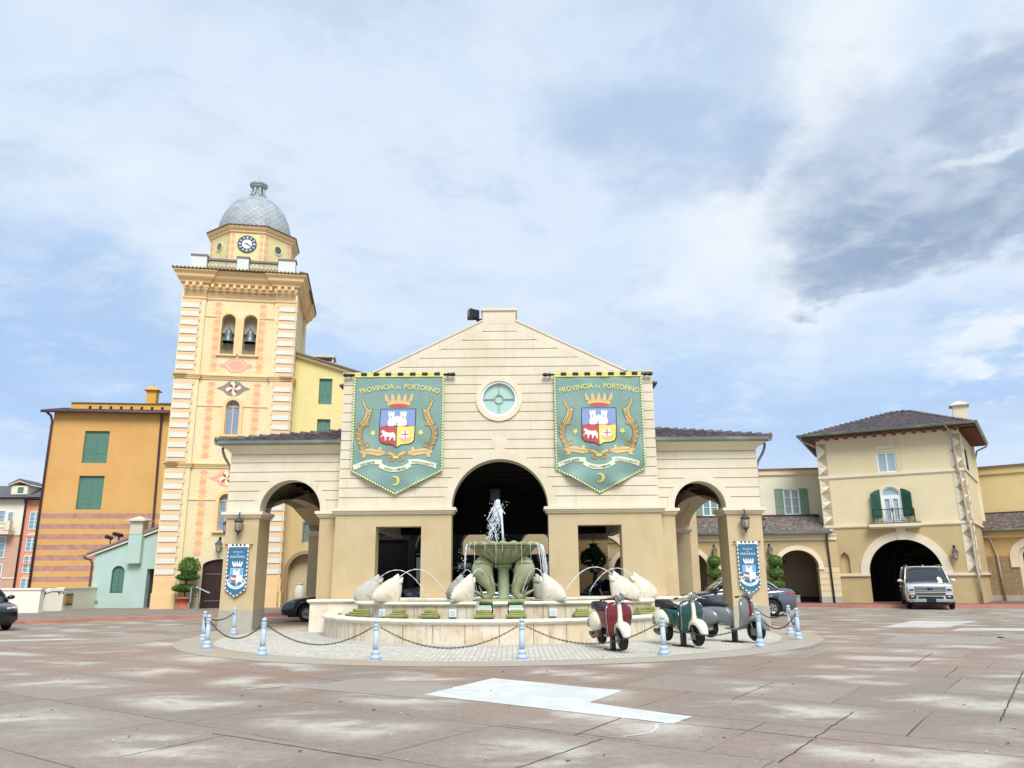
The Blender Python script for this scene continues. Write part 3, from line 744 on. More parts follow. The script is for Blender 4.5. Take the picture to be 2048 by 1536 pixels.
# flood lamp on the peak
fl_ = thing('floodlight', 'black box floodlight bracketed to the left of the gable peak block', 'floodlight', (-1.27, 24.95, 10.22), R(20))
mb = MB(); mb.loft([[(-.2, -.17, -.13), (.15, -.13, -.12), (.15, -.13, .16), (-.2, -.17, .19)], [(-.2, .14, -.16), (.15, .12, -.12), (.15, .12, .14), (-.2, .14, .2)]], sm=False)
mb.build('housing', BLACK, fl_, bevel=.015)
mb = MB(); mb.box(.1, .36, .0, .06, -.2, -.15); mb.box(-.05, .3, -.02, .02, -.16, -.1); mb.build('bracket', BLACK, fl_)
mb = MB(); mb.box(-.215, -.2, -.13, .11, -.11, .14); mb.build('lens', GLASS, fl_)
# ------------------------------------------------------------ clock and bell tower
TYEL = mat('tower_yellow', (222, 207, 164), var=.06, bump=.2, alt=(218, 190, 130), altf=.4, streak=.2, gcol=(176, 150, 84))
TORG = mat('tower_orange', (230, 196, 144), var=.05, bump=.15, alt=(224, 187, 132), altf=.4, streak=.10, gcol=(150, 110, 60))
TPEACH = mat('tower_peach', (228, 190, 148), var=.07, vs=3, bump=.2)
TWHITE = mat('tower_white_block', (218, 214, 198), var=.05, bump=.1, streak=.15, gcol=(170, 160, 130))
SALMON = mat('salmon_paint', (226, 166, 140), var=.08, vs=4)
APRIC = mat('apricot_paint', (232, 190, 126), var=.08, vs=4)
LTR = -18.7, 42.3
TW = thing('bell_tower', 'tall yellow bell tower with white and peach quoins, clock drum and grey scaled dome', 'tower', (LTR[0], LTR[1], .12), math.atan(.178))
U0, U1, UC = -.32, 5.96, 2.82; DEP = 6.28; BZ = -.12
def zt_(z): return z+BZ       # measured heights are above the plaza, the tower stands on the pavement
mb = MB()
fr = [(U0+.02, zt_(.12)), (1.98, zt_(.12)), (1.98, zt_(2.32))]+[(3.0+1.02*math.cos(a), zt_(2.32)+.36*math.sin(a)) for a in [PI-PI*i/16 for i in range(1, 16)]]+[(4.02, zt_(2.32)), (4.02, zt_(.12)), (U1-.02, zt_(.12)), (U1-.02, zt_(19.0)), (U0+.02, zt_(19.0))]
holes = []
for c in (2.27, 3.49): holes.append(archloop(c, .375, zt_(14.22), zt_(16.27)))
for c, zb in ((2.88, 9.52), (2.93, 4.2)): holes.append(archloop(c, .37, zt_(zb), zt_(zb+1.62)))
mb.prism([fr]+holes, .12, .7)
mb.box(U0+.02, U0+.6, .7, DEP-.02, 0, zt_(19)); mb.box(U1-.6, U1-.02, .7, DEP-.02, 0, zt_(19)); mb.box(U0+.6, U1-.6, DEP-.6, DEP-.02, 0, zt_(19))
mb.build('wall', TYEL, TW)
# corner pilasters on front and right side
mb = Parts()
for a, b in ((U0, .92), (4.8, U1)): mb[a].box(a, b, 0, .119, 0, zt_(18.0))
mb[4.8].box(U1-.021, U1+.1, -.0, 1.15, 0, zt_(18.0)); mb['r'].box(U1-.021, U1+.1, DEP-1.15, DEP, 0, zt_(18.0))
mb[U0].box(U0-.1, U0+.019, -.0, 1.15, 0, zt_(18.0))
mb.build('pilaster', TYEL, TW)
# quoins
qw, qo = Parts(), Parts()
tiers = [(12.98, 17.46, .56), (7.93, 12.62, .56), (1.62, 7.58, .585)]
for z0, z1, p in tiers:
    n = int((z1-z0)/p); p = (z1-z0)/(n+.48)
    for k in range(n+1):
        a = z0+k*p; b = a+p*.42
        for (xa, xb) in ((U0-.03, .60), (5.06, U1+.03)):
            ins = .06
            qo[xa].box(xa-(0 if xa < 2 else .07), xb+(.07 if xa < 2 else 0), -.05, -.001, zt_(a), zt_(b))
            if k < n: qw[xa].box(xa, xb-(0 if xa < 2 else 0), -.09, -.001, zt_(b+.015), zt_(a+p-.015))
        qo['s'].box(U1+.101, U1+.12, -.05, .9, zt_(a), zt_(b))
        if k < n: qw['s'].box(U1+.101, U1+.13, -.09, .85, zt_(b+.015), zt_(a+p-.015))
qw.build('white_quoins', TWHITE, TW); qo.build('peach_quoins', TPEACH, TW)
mb = Parts()
for a, b in ((U0-.12, .78), (4.98, U1+.12)): mb[a].box(a, b, -.12, .1, 0, zt_(.93)); mb[a].box(a+.04, b-.04, -.07, .1, zt_(.93), zt_(1.62))
mb[4.98].box(U1, U1+.22, -.12, 1.2, 0, zt_(.93)); mb[4.98].box(U1, U1+.16, -.07, 1.15, zt_(.93), zt_(1.62))
mb.build('base_block', mat('tower_base_peach', (226, 190, 140), var=.06), TW)
# string cornices with breaks over the pilasters
def ring_mould(mb, prof, x0, x1, y0, y1):
    rings = [[(x0-d, y0-d, z), (x1+d, y0-d, z), (x1+d, y1+d, z), (x0-d, y1+d, z)] for d, z in prof]
    mb.loft(rings, sm=False)
mb = MB()
for zc_ in (12.70, 7.62):
    pr = [(.0, 0), (.03, .0), (.03, .06), (.07, .10), (.07, .16), (.12, .19), (.12, .25), (0, .25)]
    ring_mould(mb, [(d, zt_(zc_+z)) for d, z in pr], U0+.05, U1-.05, .1, DEP)
    for a, b in ((U0, .92), (4.8, U1)): ring_mould(mb, [(d+.02, zt_(zc_+z)) for d, z in pr], a, b, 0, .4)
    ring_mould(mb, [(d+.02, zt_(zc_+z)) for d, z in pr], U1-.5, U1+.1, 0, 1.15)
    ring_mould(mb, [(d+.02, zt_(zc_+z)) for d, z in pr], U0-.1, U0+.5, 0, 1.15)
mb.build('string_cornice', TORG, TW)
mb = MB()
for z, xa, xb in ((11.13, .92, 2.3), (11.13, 3.45, 4.8), (5.84, .92, 2.36), (5.84, 3.5, 4.8), (16.45, .92, 1.8), (16.45, 3.95, 4.8)):
    mb.box(xa, xb, .08, .119, zt_(z), zt_(z+.06))
mb.build('string_line', TORG, TW)
# entablature: architrave, frieze, dentils, cornice with ressauts
mb = MB()
def entab(x0, x1, y0, y1, pj=0.):
    ring_mould(mb, [(0, zt_(17.48)), (.05, zt_(17.50)), (.07, zt_(17.58)), (.02, zt_(17.6)), (.0, zt_(17.62)), (0, zt_(18.04)), (.05, zt_(18.06)), (.06, zt_(18.14)), (.10, zt_(18.18)), (.10, zt_(18.40)), (.22, zt_(18.44)), (.24, zt_(18.52)), (.40, zt_(18.68)), (.44, zt_(18.74)), (.46, zt_(18.88)), (.60, zt_(19.02)), (.62, zt_(19.10)), (0, zt_(19.12))], x0, x1, y0, y1)
entab(U0+.1, U1-.1, .12, DEP-.1)
for xa, xb in ((U0, .92), (4.8, U1)):
    for ya, yb in ((0, 1.15), (DEP-1.15, DEP)): entab(xa-.0, xb+.0, ya, yb)
mb.build('entablature', TORG, TW)
mb = MB()
def dent(x, y, w=.14):
    mb.box(x, x+w+.03, y-.22, y+.02, zt_(18.19), zt_(18.40))
for i in range(3):
    dent(U0+.08+i*.38, -.10); dent(4.93+i*.38, -.10)
for i in range(9): dent(1.15+i*.41, .02)
for i in range(13): mb.box(U1+.1-.02, U1+.1+.12, .1+i*.48, .24+i*.48, zt_(18.2), zt_(18.37))
mb.build('dentils', TORG, TW)
mb = MB()
rings = [[(U0-.66+d, -.66+d, z), (U1+.66-d, -.66+d, z), (U1+.66-d, DEP+.66-d, z), (U0-.66+d, DEP+.66-d, z)] for d, z in ((.0, zt_(19.125)), (.0, zt_(19.16)), (.5, zt_(19.2)))]
mb.loft(rings, sm=False)
n = 34
for i in range(n): mb.tube([(U0-.6+i*7.3/n, -.69, zt_(19.165)), (U0-.6+i*7.3/n, -.2, zt_(19.2))], .06, 6)
for i in range(n): mb.tube([(U1+.69, -.6+i*7.3/n, zt_(19.165)), (U1+.2, -.6+i*7.3/n, zt_(19.25))], .06, 6)
mb.build('cornice_tiles', mat('brown_roof_tiles', (122, 100, 82), var=.2, vs=5), TW)
# parapet
PW = mat('parapet_white', (212, 212, 204), var=.04, streak=.15, gcol=(150, 150, 140)); CAPD = mat('parapet_coping', (128, 122, 120), var=.1)
mb, cp = MB(), MB()
for xa, xb in ((-.06, .80), (2.5, 3.16), (4.86, 5.84)):
    for ya, yb in ((-.25, .35), (DEP-.75, DEP-.15)):
        mb.box(xa, xb, ya, yb, zt_(19.2), zt_(20.08)); cp.box(xa-.05, xb+.05, ya-.05, yb+.05, zt_(20.08), zt_(20.17))
for xa in (-.06, 5.24):
    mb.box(xa, xa+.6, 2.8, 3.4, zt_(19.2), zt_(20.08)); cp.box(xa-.05, xa+.65, 2.75, 3.45, zt_(20.08), zt_(20.17))
mb.build('parapet_pedestals', PW, TW); 
bal = MB(); BAL = mat('baluster_stone', (190, 184, 160), var=.12, vs=4, streak=.4, gcol=(110, 105, 80))
def baluster(mb, x, y, z, h):
    prof = [(.045, 0), (.06, .05), (.035, .12), (.04, .2), (.085, .38), (.075, .5), (.035, .68), (.03, .8), (.055, .9), (.05, 1)]
    mb.lathe([(r*h*2.1, q*h) for r, q in prof], 8, (x, y, z))
for xa, xb in ((.80, 2.5), (3.16, 4.86)):
    for yy in (.0, DEP-.45):
        n = 8
        for i in range(n): baluster(bal, xa+(i+.5)*(xb-xa)/n, yy, zt_(19.3), .6)
        bal.box(xa, xb, yy-.1, yy+.1, zt_(19.2), zt_(19.3)); cp.box(xa, xb, yy-.12, yy+.12, zt_(19.9), zt_(20.02))
for ya, yb in ((.35, 2.8), (3.4, DEP-.75)):
    for xx in (.24, 5.54):
        for i in range(8): baluster(bal, xx, ya+(i+.5)*(yb-ya)/8, zt_(19.3), .6)
        cp.box(xx-.12, xx+.12, ya, yb, zt_(19.9), zt_(20.02))
bal.build('balustrade', BAL, TW); cp.build('parapet_coping', CAPD, TW)
# octagonal drum
OC = (UC, 3.1)
def octo(ap, z, rot=0): 
    r_ = ap/math.cos(PI/8); return [(OC[0]+r_*math.cos(PI/8+i*PI/4), OC[1]+r_*math.sin(PI/8+i*PI/4), z) for i in range(8)]
DRY = mat('drum_yellow', (218, 206, 150), var=.07, streak=.4, gcol=(150, 150, 96), bump=.2)
mb = MB(); mb.loft([octo(2.42, zt_(19.2)), octo(2.42, zt_(22.4))], sm=False); mb.build('drum', DRY, TW)
mb = MB(); mb.loft([octo(2.44, zt_(22.1)), octo(2.5, zt_(22.16)), octo(2.5, zt_(22.24)), octo(2.6, zt_(22.34)), octo(2.66, zt_(22.44)), octo(2.66, zt_(22.5))], sm=False)
mb.build('drum_cornice', TORG, TW)
mb = MB(); mb.loft([octo(2.70, zt_(22.5)), octo(2.72, zt_(22.55)), octo(2.3, zt_(22.7))], sm=False)
r_ = 2.70/math.cos(PI/8)
for i in range(8):
    p, q = Vector(octo(2.68, zt_(22.53))[i]), Vector(octo(2.68, zt_(22.53))[(i+1) % 8])
    for j in range(9):
        c_ = p.lerp(q, (j+.5)/9); d = Vector((OC[0], OC[1], c_.z))-c_; mb.tube([c_-d.normalized()*.03, c_+d*.16+Vector((0, 0, .12))], .06, 6)
mb.build('drum_eave_tiles', mat('brown_roof_tiles', (122, 100, 82)), TW)
# painted chains on the drum edges
def hexy(cx, cz, w, h): 
    return [(cx-w*.5, cz), (cx-w*.3, cz+h*.22), (cx-w*.28, cz+h*.5), (cx+w*.28, cz+h*.5), (cx+w*.3, cz+h*.22), (cx+w*.5, cz), (cx+w*.3, cz-h*.22), (cx+w*.28, cz-h*.5), (cx-w*.28, cz-h*.5), (cx-w*.3, cz-h*.22)]
def frame_T(px, py, ang):
    ca, sa = math.cos(ang), math.sin(ang)
    return lambda v: Vector((px+v.x*ca-v.y*sa, py+v.x*sa+v.y*ca, v.z))
mb = MB()
for f in range(8):
    an = -PI/2+f*PI/4; cxn, cyn = OC[0]+2.42*math.cos(an), OC[1]+2.42*math.sin(an)
    mb.T = frame_T(cxn, cyn, an+PI/2)
    for s_ in (-1, 1):
        for k in range(5): mb.prism(hexy(s_*.83, zt_(20.1+k*.46), .3, .22), -.006, 0, m=0)
        for k in range(5): mb.prism(hexy(s_*.83, zt_(20.33+k*.46), .28, .2), -.005, 0, m=1)
mb.T = None
mb.build('drum_painted_chain', [SALMON, APRIC], TW)
# clock and oculi
def on_face(f): 
    an = -PI/2+f*PI/4; return frame_T(OC[0]+2.42*math.cos(an), OC[1]+2.42*math.sin(an), an+PI/2)
CZ = zt_(21.38)
ck = MB(); ck.T = on_face(0); ck.prism([arc(0, CZ, .56, 0, 2*PI, 40)[:-1], arc(0, CZ, .30, 0, 2*PI, 40)[:-1]], -.05, 0)
clk = ck.build('clock', mat('clock_ring', (72, 84, 92), var=.1), TW)
ck = MB(); ck.T = on_face(0); ck.prism(arc(0, CZ, .30, 0, 2*PI, 36)[:-1], -.045, 0)
for i in range(12):
    a = i*PI/6; c_, s_ = math.cos(a), math.sin(a)
    for o_ in ((-.042, 0, .042) if i % 3 else (-.05, -.015, .02, .05)):
        q = [(.36, o_*.6-.009), (.49, o_-.011), (.49, o_+.011), (.36, o_*.6+.009)]
        ck.prism([(x*c_-y*s_, CZ+x*s_+y*c_) for x, y in q], -.056, -.05)
ck.build('dial', mat('clock_white', (222, 226, 222)), clk)
ck = MB(); ck.T = on_face(0)
for a, L_, w_ in ((R(-32), .40, .022), (R(158), .16, .03), (R(-30), .24, .035)):
    c_, s_ = math.cos(a), math.sin(a); ck.prism([(x*c_-y*s_, CZ+x*s_+y*c_) for x, y in ((-.05, -w_), (L_, -w_*.4), (L_, w_*.4), (-.05, w_))], -.066, -.058)
ck.build('hands', BLACK, clk)
for f in (7, 1):
    ck = MB(); ck.T = on_face(f); ck.prism([arc(0, CZ, .31, 0, 2*PI, 24)[:-1], arc(0, CZ, .24, 0, 2*PI, 24)[:-1]], -.05, 0)
    oc_ = ck.build('round_window', DRY, TW)
    ck = MB(); ck.T = on_face(f); ck.prism(arc(0, CZ, .24, 0, 2*PI, 24)[:-1], -.02, 0); ck.build('pane', glass('dark_green_glass', (50, 72, 66)), oc_)
# dome with scale slates
def scale_mat():
    m = bpy.data.materials.new('scale_slate'); m.use_nodes = True; t = m.node_tree; k = NT(t); bs = t.nodes['Principled BSDF']
    uvn = k.n('ShaderNodeUVMap').outputs[0]; x, y, z = k.sep(uvn)
    NX, NY = 32., 11.
    # fish scales: two interleaved rows of discs
    def row(off):
        yy = k.m('ADD', k.m('MULTIPLY', y, NY), off); ry = k.m('FLOOR', yy); fy = k.m('SUBTRACT', yy, ry)
        xx = k.m('ADD', k.m('MULTIPLY', x, NX), off); fx = k.m('SUBTRACT', xx, k.m('FLOOR', xx))
        dx_ = k.m('SUBTRACT', fx, .5); dy_ = k.m('SUBTRACT', fy, .5)
        return k.m('SQRT', k.m('ADD', k.m('MULTIPLY', dx_, dx_), k.m('MULTIPLY', dy_, dy_))), fy, xx, ry
    dA, fA, xA, rA = row(0.); dB, fB, xB, rB = row(.5)
    la = k.rng(k.m('ABSOLUTE', k.m('SUBTRACT', dA, .5)), .07, .0); lowA = k.m('LESS_THAN', fA, .52)
    lb = k.rng(k.m('ABSOLUTE', k.m('SUBTRACT', dB, .5)), .07, .0); lowB = k.m('LESS_THAN', fB, .52)
    line = k.m('MAXIMUM', k.m('MULTIPLY', la, lowA), k.m('MULTIPLY', lb, lowB))
    wn = k.n('ShaderNodeTexWhiteNoise', noise_dimensions='2D'); k.put(wn.inputs['Vector'], k.comb(k.m('FLOOR', xA), rA, 0))
    col = k.mix(k.rng(wn.outputs['Value'], 0, 1), lin((138, 148, 152)), lin((160, 168, 170)))
    col = k.mix(k.rng(k.noise(k.n('ShaderNodeTexCoord').outputs['Object'], .8, 4, .6), .4, .7, 0, .4), col, lin((186, 190, 186)))
    col = k.mix(k.m('MULTIPLY', line, .38), col, lin((112, 122, 126)))
    k.put(bs.inputs['Base Color'], col); bs.inputs['Roughness'].default_value = .55
    bp = k.n('ShaderNodeBump'); bp.inputs['Strength'].default_value = .5; bp.inputs['Distance'].default_value = .03; bp.invert = True
    k.put(bp.inputs['Height'], line); t.links.new(bp.outputs[0], bs.inputs['Normal'])
    return m
n, rows = 48, 20; me = bpy.data.meshes.new('dome'); vs, fs, uv = [], [], []
for j in range(rows+1):
    t = j/rows*(PI/2)*.955; rr = 2.26*math.cos(t)**.92; zz = zt_(22.62)+3.02*math.sin(t)
    for i in range(n+1): a = 2*PI*i/n; vs.append((OC[0]+rr*math.cos(a), OC[1]+rr*math.sin(a), zz)); uv.append((i/n, j/rows))
for j in range(rows):
    for i in range(n): fs.append((j*(n+1)+i, j*(n+1)+i+1, (j+1)*(n+1)+i+1, (j+1)*(n+1)+i))
me.from_pydata(vs, [], fs); ul = me.uv_layers.new(name='UVMap')
for p_ in me.polygons:
    p_.use_smooth = True
    for li, vi in zip(p_.loop_indices, p_.vertices): ul.data[li].uv = uv[vi]
me.materials.append(scale_mat()); dome = bpy.data.objects.new('dome', me); COL.objects.link(dome); dome.parent = TW
LEAD = mat('lantern_lead', (158, 166, 166), rough=.55, var=.1, alt=(190, 194, 190), altf=.5)
mb = MB()
def oct2(r, z): return [(OC[0]+r*math.cos(PI/8+i*PI/4), OC[1]+r*math.sin(PI/8+i*PI/4), z) for i in range(8)]
pr = [(.50, 25.55), (.50, 25.72), (.42, 25.76), (.30, 25.84), (.30, 26.28), (.36, 26.36), (.5, 26.42), (.52, 26.5), (.60, 26.56), (.60, 26.66), (.42, 26.74), (.2, 26.84), (.12, 26.9), (.05, 27.0)]
mb.loft([oct2(r_, zt_(z)) for r_, z in pr], sm=False)
for i in range(8):
    a = PI/8+i*PI/4; c_, s_ = math.cos(a), math.sin(a)
    mb.tube([(OC[0]+c_*r_, OC[1]+s_*r_, zt_(z)) for r_, z in ((.36, 26.3), (.40, 26.1), (.42, 25.95), (.52, 25.82), (.54, 25.7), (.46, 25.62))], .07, 6)
lt = mb.build('lantern', LEAD, TW)
mb = MB(); mb.tube([(OC[0], OC[1], zt_(26.9)), (OC[0], OC[1], zt_(27.6))], .015, 5); mb.build('lightning_rod', LEAD, lt)
# bell openings
gb = mat('belfry_painted_back', (158, 146, 126), var=.15, vs=2, alt=(134, 124, 110), altf=.5); BELL = mat('bell_bronze', (104, 114, 116), rough=.4, var=.15, metal=.4)
for c in (2.27, 3.49):
    mb = MB(); mb.prism(archband(c, .375, .50, zt_(14.22), zt_(16.27)), .03, .16); mb.box(c-.56, c+.56, .0, .12, zt_(14.12), zt_(14.22))
    f_ = mb.build('bell_opening', TORG, TW)
    mb = MB(); mb.box(c-.4, c+.4, .5, .55, zt_(14.2), zt_(16.7)); mb.box(c-.17, c-.13, .47, .5, zt_(14.25), zt_(16.3)); mb.box(c+.12, c+.16, .47, .5, zt_(14.25), zt_(16.3))
    mb.build('back_panel', gb, f_)
    bl = MB(); B0 = zt_(15.0)
    bl.lathe([(.35, 0), (.32, .07), (.26, .16), (.225, .34), (.205, .56), (.18, .70), (.10, .78), (.04, .80), (.04, .92)], 20, (c, .30, B0))
    bl.lathe([(.33, 0), (.27, .03), (.18, .2), (.0, .25)], 20, (c, .30, B0)); bl.ball((c, .30, B0-.02), .045, 8, 6)
    b_ = bl.build('bell', BELL, f_)
    bl = MB(); bl.box(c-.36, c+.36, .33, .46, B0+.55, B0+.75); bl.prism(arc(c, B0+.75, .3, 0, PI, 12, .18), .33, .46); bl.build('headstock', gb, f_)
mb = MB(); mb.prism([(2.77, zt_(14.22)), (2.99, zt_(14.22)), (2.99, zt_(16.3)), (2.93, zt_(16.4)), (2.83, zt_(16.4)), (2.77, zt_(16.3))], .04, .12); mb.build('mullion', TORG, TW)
# lattice windows
LG = bpy.data.materials.new('leaded_lattice'); LG.use_nodes = True; k = NT(LG.node_tree); bs = LG.node_tree.nodes['Principled BSDF']
P = k.n('ShaderNodeTexCoord').outputs['Object']; x, y, z = k.sep(P)
def fr_(v): q = k.m('MULTIPLY', v, 8.5); return k.m('ABSOLUTE', k.m('SUBTRACT', k.m('SUBTRACT', q, k.m('FLOOR', q)), .5))
l_ = k.m('MAXIMUM', k.rng(fr_(k.m('ADD', x, k.m('MULTIPLY', z, .62))), .43, .47), k.rng(fr_(k.m('SUBTRACT', x, k.m('MULTIPLY', z, .62))), .43, .47))
k.put(bs.inputs['Base Color'], k.mix(l_, k.mix(k.noise(P, 3, 2), lin((112, 138, 168)), lin((156, 174, 194))), lin((96, 92, 84)))); k.put(bs.inputs['Roughness'], k.m('ADD', k.m('MULTIPLY', l_, .5), .15))
for c, zb in ((2.88, 9.52), (2.93, 4.2)):
    mb = MB(); mb.prism(archband(c, .37, .55, zt_(zb), zt_(zb+1.62)), .0, .16); mb.box(c-.62, c+.62, -.04, .16, zt_(zb-.12), zt_(zb))
    f_ = mb.build('arched_window', TORG, TW)
    mb = MB(); mb.prism(archloop(c, .38, zt_(zb), zt_(zb+1.62)), .26, .29); mb.build('pane', LG, f_)
    mb = MB(); mb.box(c-.025, c+.025, .22, .258, zt_(zb), zt_(zb+1.6)); mb.box(c-.37, c+.37, .215, .256, zt_(zb+1.6), zt_(zb+1.66)); mb.prism(archband(c, .33, .37, zt_(zb), zt_(zb+1.62)), .22, .256); mb.build('sash', TORG, f_)
# painted ornament on the front
mb = MB(); 
def chain(cx, z0, z1, skip=()):
    n = max(1, int((z1-z0)/.265)); 
    for i in range(n):
        z = z1-.16-i*.265
        if z < z0+.1: break
        mb.prism(hexy(cx, zt_(z), .50, .262), .112, .1195, m=(0 if i % 2 == 0 else 1))
for cx in (1.62, 4.13): chain(cx, 13.0, 17.4)
for cx in (1.60, 4.12): chain(cx, 11.2, 12.6); chain(cx, 7.95, 11.1)
chain(1.62, 5.92, 7.55); chain(1.64, 2.85, 5.8); chain(4.13, 5.92, 7.55); chain(4.13, 2.85, 5.8)
def sympoly(cx, cz, pts): return [(cx+x, zt_(cz)+z) for x, z in pts]+[(cx-x, zt_(cz)+z) for x, z in reversed(pts)]
cart = [(.3, .42), (.45, .30), (.6, .14), (.92, .07), (.92, -.07), (.6, -.14), (.45, -.28), (.3, -.42)]
mb.prism(sympoly(2.86, 13.55, cart), .108, .1195, m=0)
inn = [(.25, .31), (.55, .0), (.25, -.31)]; i2 = [(.23, .28), (.50, 0), (.23, -.28)]
mb.prism([sympoly(2.86, 13.55, inn), sympoly(2.86, 13.55, i2)], .102, .108, m=2)
def rosette(cx, cz, back, m2):
    mb.prism(sympoly(cx, cz, [(.12, .44), (.3, .40), (.55, .16), (.93, .0), (.55, -.16), (.3, -.40), (.12, -.44)]), .108, .1195, m=back)
    for i in range(4):
        a = PI/2*i+.2; c_, s_ = math.cos(a), math.sin(a)
        q = [(.03, -.03), (.2, -.13), (.38, -.1), (.43, 0), (.38, .1), (.2, .13), (.03, .03)]
        mb.prism([(cx+x*c_-y*s_, zt_(cz)+x*s_+y*c_) for x, y in q], .1, .107, m=2)
        q = [(.05, .0), (.2, .03), (.33, .15), (.24, .16), (.13, .12)]
        mb.prism([(cx+x*c_-y*s_, zt_(cz)+x*s_+y*c_) for x, y in q], .096, .1, m=3)
rosette(2.82, 12.2, 4, 2); rosette(2.85, 7.06, 0, 2)
mb.build('painted_ornament', [SALMON, APRIC, mat('ornament_cream', (236, 216, 180)), mat('ornament_plum', (128, 78, 74)), mat('ornament_grey', (142, 132, 128), var=.1)], TW)
# door
DW = mat('dark_brown_door', (52, 30, 28), rough=.5, var=.25, vs=3)
dl = [(1.98, 0), (4.02, 0), (4.02, zt_(2.32))]+[(3.0+1.02*math.cos(a), zt_(2.32)+.36*math.sin(a)) for a in [PI*i/16 for i in range(1, 16)]]+[(1.98, zt_(2.32))]
mb = MB(); mb.prism(dl, .28, .34)
for i in range(1, 9): mb.box(1.98+i*.227-.008, 1.98+i*.227+.008, .265, .28, .25, 2.2)
mb.box(2.0, 4.0, .25, .28, .0, .22)
d_ = mb.build('door', DW, TW)
mb = MB()
for z in (.35, 1.75): mb.box(2.15, 3.0, .255, .27, z, z+.05); mb.box(3.15, 3.9, .255, .27, z, z+.05)
mb.build('strap_hinges', mat('worn_iron', (110, 96, 88)), d_)
# ------------------------------------------------------------ shutters / windows helpers
GRN = mat('green_shutter', (82, 124, 106), rough=.6, var=.08); GRN2 = mat('grey_green_shutter', (116, 142, 118), rough=.6, var=.06); DGRN = mat('dark_green_shutter', (34, 84, 64), rough=.5, var=.06)
def louvre_leaf(mb, x0, x1, z0, z1, y, n=16, rail=.05, topf=None):
    mb.box(x0, x1, y+.02, y+.03, z0, z1)
    mb.box(x0, x0+rail, y-.0, y+.02, z0, z1); mb.box(x1-rail, x1, y, y+.02, z0, z1); mb.box(x0+rail, x1-rail, y, y+.02, z0, z0+rail*1.4); mb.box(x0+rail, x1-rail, y, y+.02, z1-rail*1.4, z1)
    zm = z0+(z1-z0)*.3; mb.box(x0+rail, x1-rail, y, y+.02, zm, zm+rail)
    h = (z1-z0-rail*2.8)/n
    for i in range(n):
        a = z0+rail*1.4+i*h; mb.add([(x0+rail, y+.004, a+h*.15), (x1-rail, y+.004, a+h*.15), (x1-rail, y+.019, a+h), (x0+rail, y+.019, a+h)], [(0, 1, 2, 3)])
def closed_shutters(parent, x0, x1, z0, z1, y, m, n=18):
    """a recessed pair of closed louvred shutters"""
    fm = MB(); fm.box(x0-.04, x0, y, y+.1, z0-.04, z1+.04); fm.box(x1, x1+.04, y, y+.1, z0-.04, z1+.04); fm.box(x0, x1, y, y+.1, z1, z1+.04); fm.box(x0, x1, y, y+.1, z0-.04, z0)
    w_ = fm.build('window', m, parent); c = (x0+x1)/2
    for a, b in ((x0, c-.005), (c+.005, x1)):
        s_ = MB(); louvre_leaf(s_, a, b, z0, z1, y+.02, n); s_.build('shutter', m, w_, recalc=False)
    return w_
# ------------------------------------------------------------ orange house with plum stripes
def stripe_mat():
    m = bpy.data.materials.new('orange_striped_stucco'); m.use_nodes = True; t = m.node_tree; k = NT(t); bs = t.nodes['Principled BSDF']
    P = k.n('ShaderNodeTexCoord').outputs['Object']; x, y, z = k.sep(P)
    n = k.noise(P, .35, 6, .6); n2 = k.noise(P, 2.2, 7, .7)
    org = k.mix(k.rng(n, .3, .7), lin((202, 154, 86)), lin((210, 164, 100))); org = k.mix(k.rng(n2, .5, .7, 0, .45), org, lin((214, 174, 112)))
    pl_ = k.mix(k.rng(n2, .35, .65), lin((164, 118, 106)), lin((186, 142, 128)))
    q = k.m('DIVIDE', k.m('SUBTRACT', 6.45, z), .385); fq = k.m('MODULO', q, 2.); ins = k.m('MULTIPLY', k.m('LESS_THAN', fq, 1.), k.m('GREATER_THAN', q, 0.))
    col = k.mix(ins, org, pl_); col = k.v('SCALE', col, sc=k.rng(k.noise(P, 20, 3, .6), .2, .8, .93, 1.07, False))
    k.put(bs.inputs['Base Color'], col); bs.inputs['Roughness'].default_value = .85
    bp = k.n('ShaderNodeBump'); bp.inputs['Strength'].default_value = .3; bp.inputs['Distance'].default_value = .03; k.put(bp.inputs['Height'], n2); t.links.new(bp.outputs[0], bs.inputs['Normal'])
    return m
OH = thing('orange_house', 'ochre orange house with plum stripes on its lower wall and two closed green shutters', 'house', (-40, 58, .12), math.atan(.12))
mb = MB(); mb.prism([rect(4.55, 15.5, -.1, 14.3), rect(6.98, 8.80, 10.28, 12.78)[::-1], rect(6.98, 8.80, 6.74, 9.3)[::-1]], 0, .4)
mb.box(4.55, 4.95, .4, 9, -.1, 14.3); mb.box(15.1, 15.5, .4, 9, -.1, 14.3)
mb.build('wall', stripe_mat(), OH)
for z0, z1 in ((10.28, 12.78), (6.74, 9.3)):
    closed_shutters(OH, 7.02, 8.76, z0+.04, z1-.04, .12, GRN, 26)
mb = MB(); tile_roof(mb, (3.85, -.45, 14.3), (15.9, -.45, 14.3), (15.9, 3.5, 15.3), (3.85, 3.5, 15.3), 8); tile_roof(mb, (15.9, 9.4, 14.3), (3.85, 9.4, 14.3), (3.85, 5.5, 15.3), (15.9, 5.5, 15.3), 8)
mb.box(3.85, 15.9, -.46, -.3, 14.14, 14.28)
mb.build('roof', TILE, OH)
ATT = mat('ochre_attic', (210, 156, 72), var=.06)
mb = MB(); mb.prism([(5.0, 14.6), (14.6, 14.6), (14.6, 15.32), (5.0, 15.32)], 1.6, 6.0)
at_ = mb.build('attic_parapet', ATT, OH)
mb = MB()
for i in range(11): mb.box(6.35+i*.79, 6.55+i*.79, 1.585, 1.605, 14.82, 15.1)
mb.build('vent_holes', BLACK, at_)
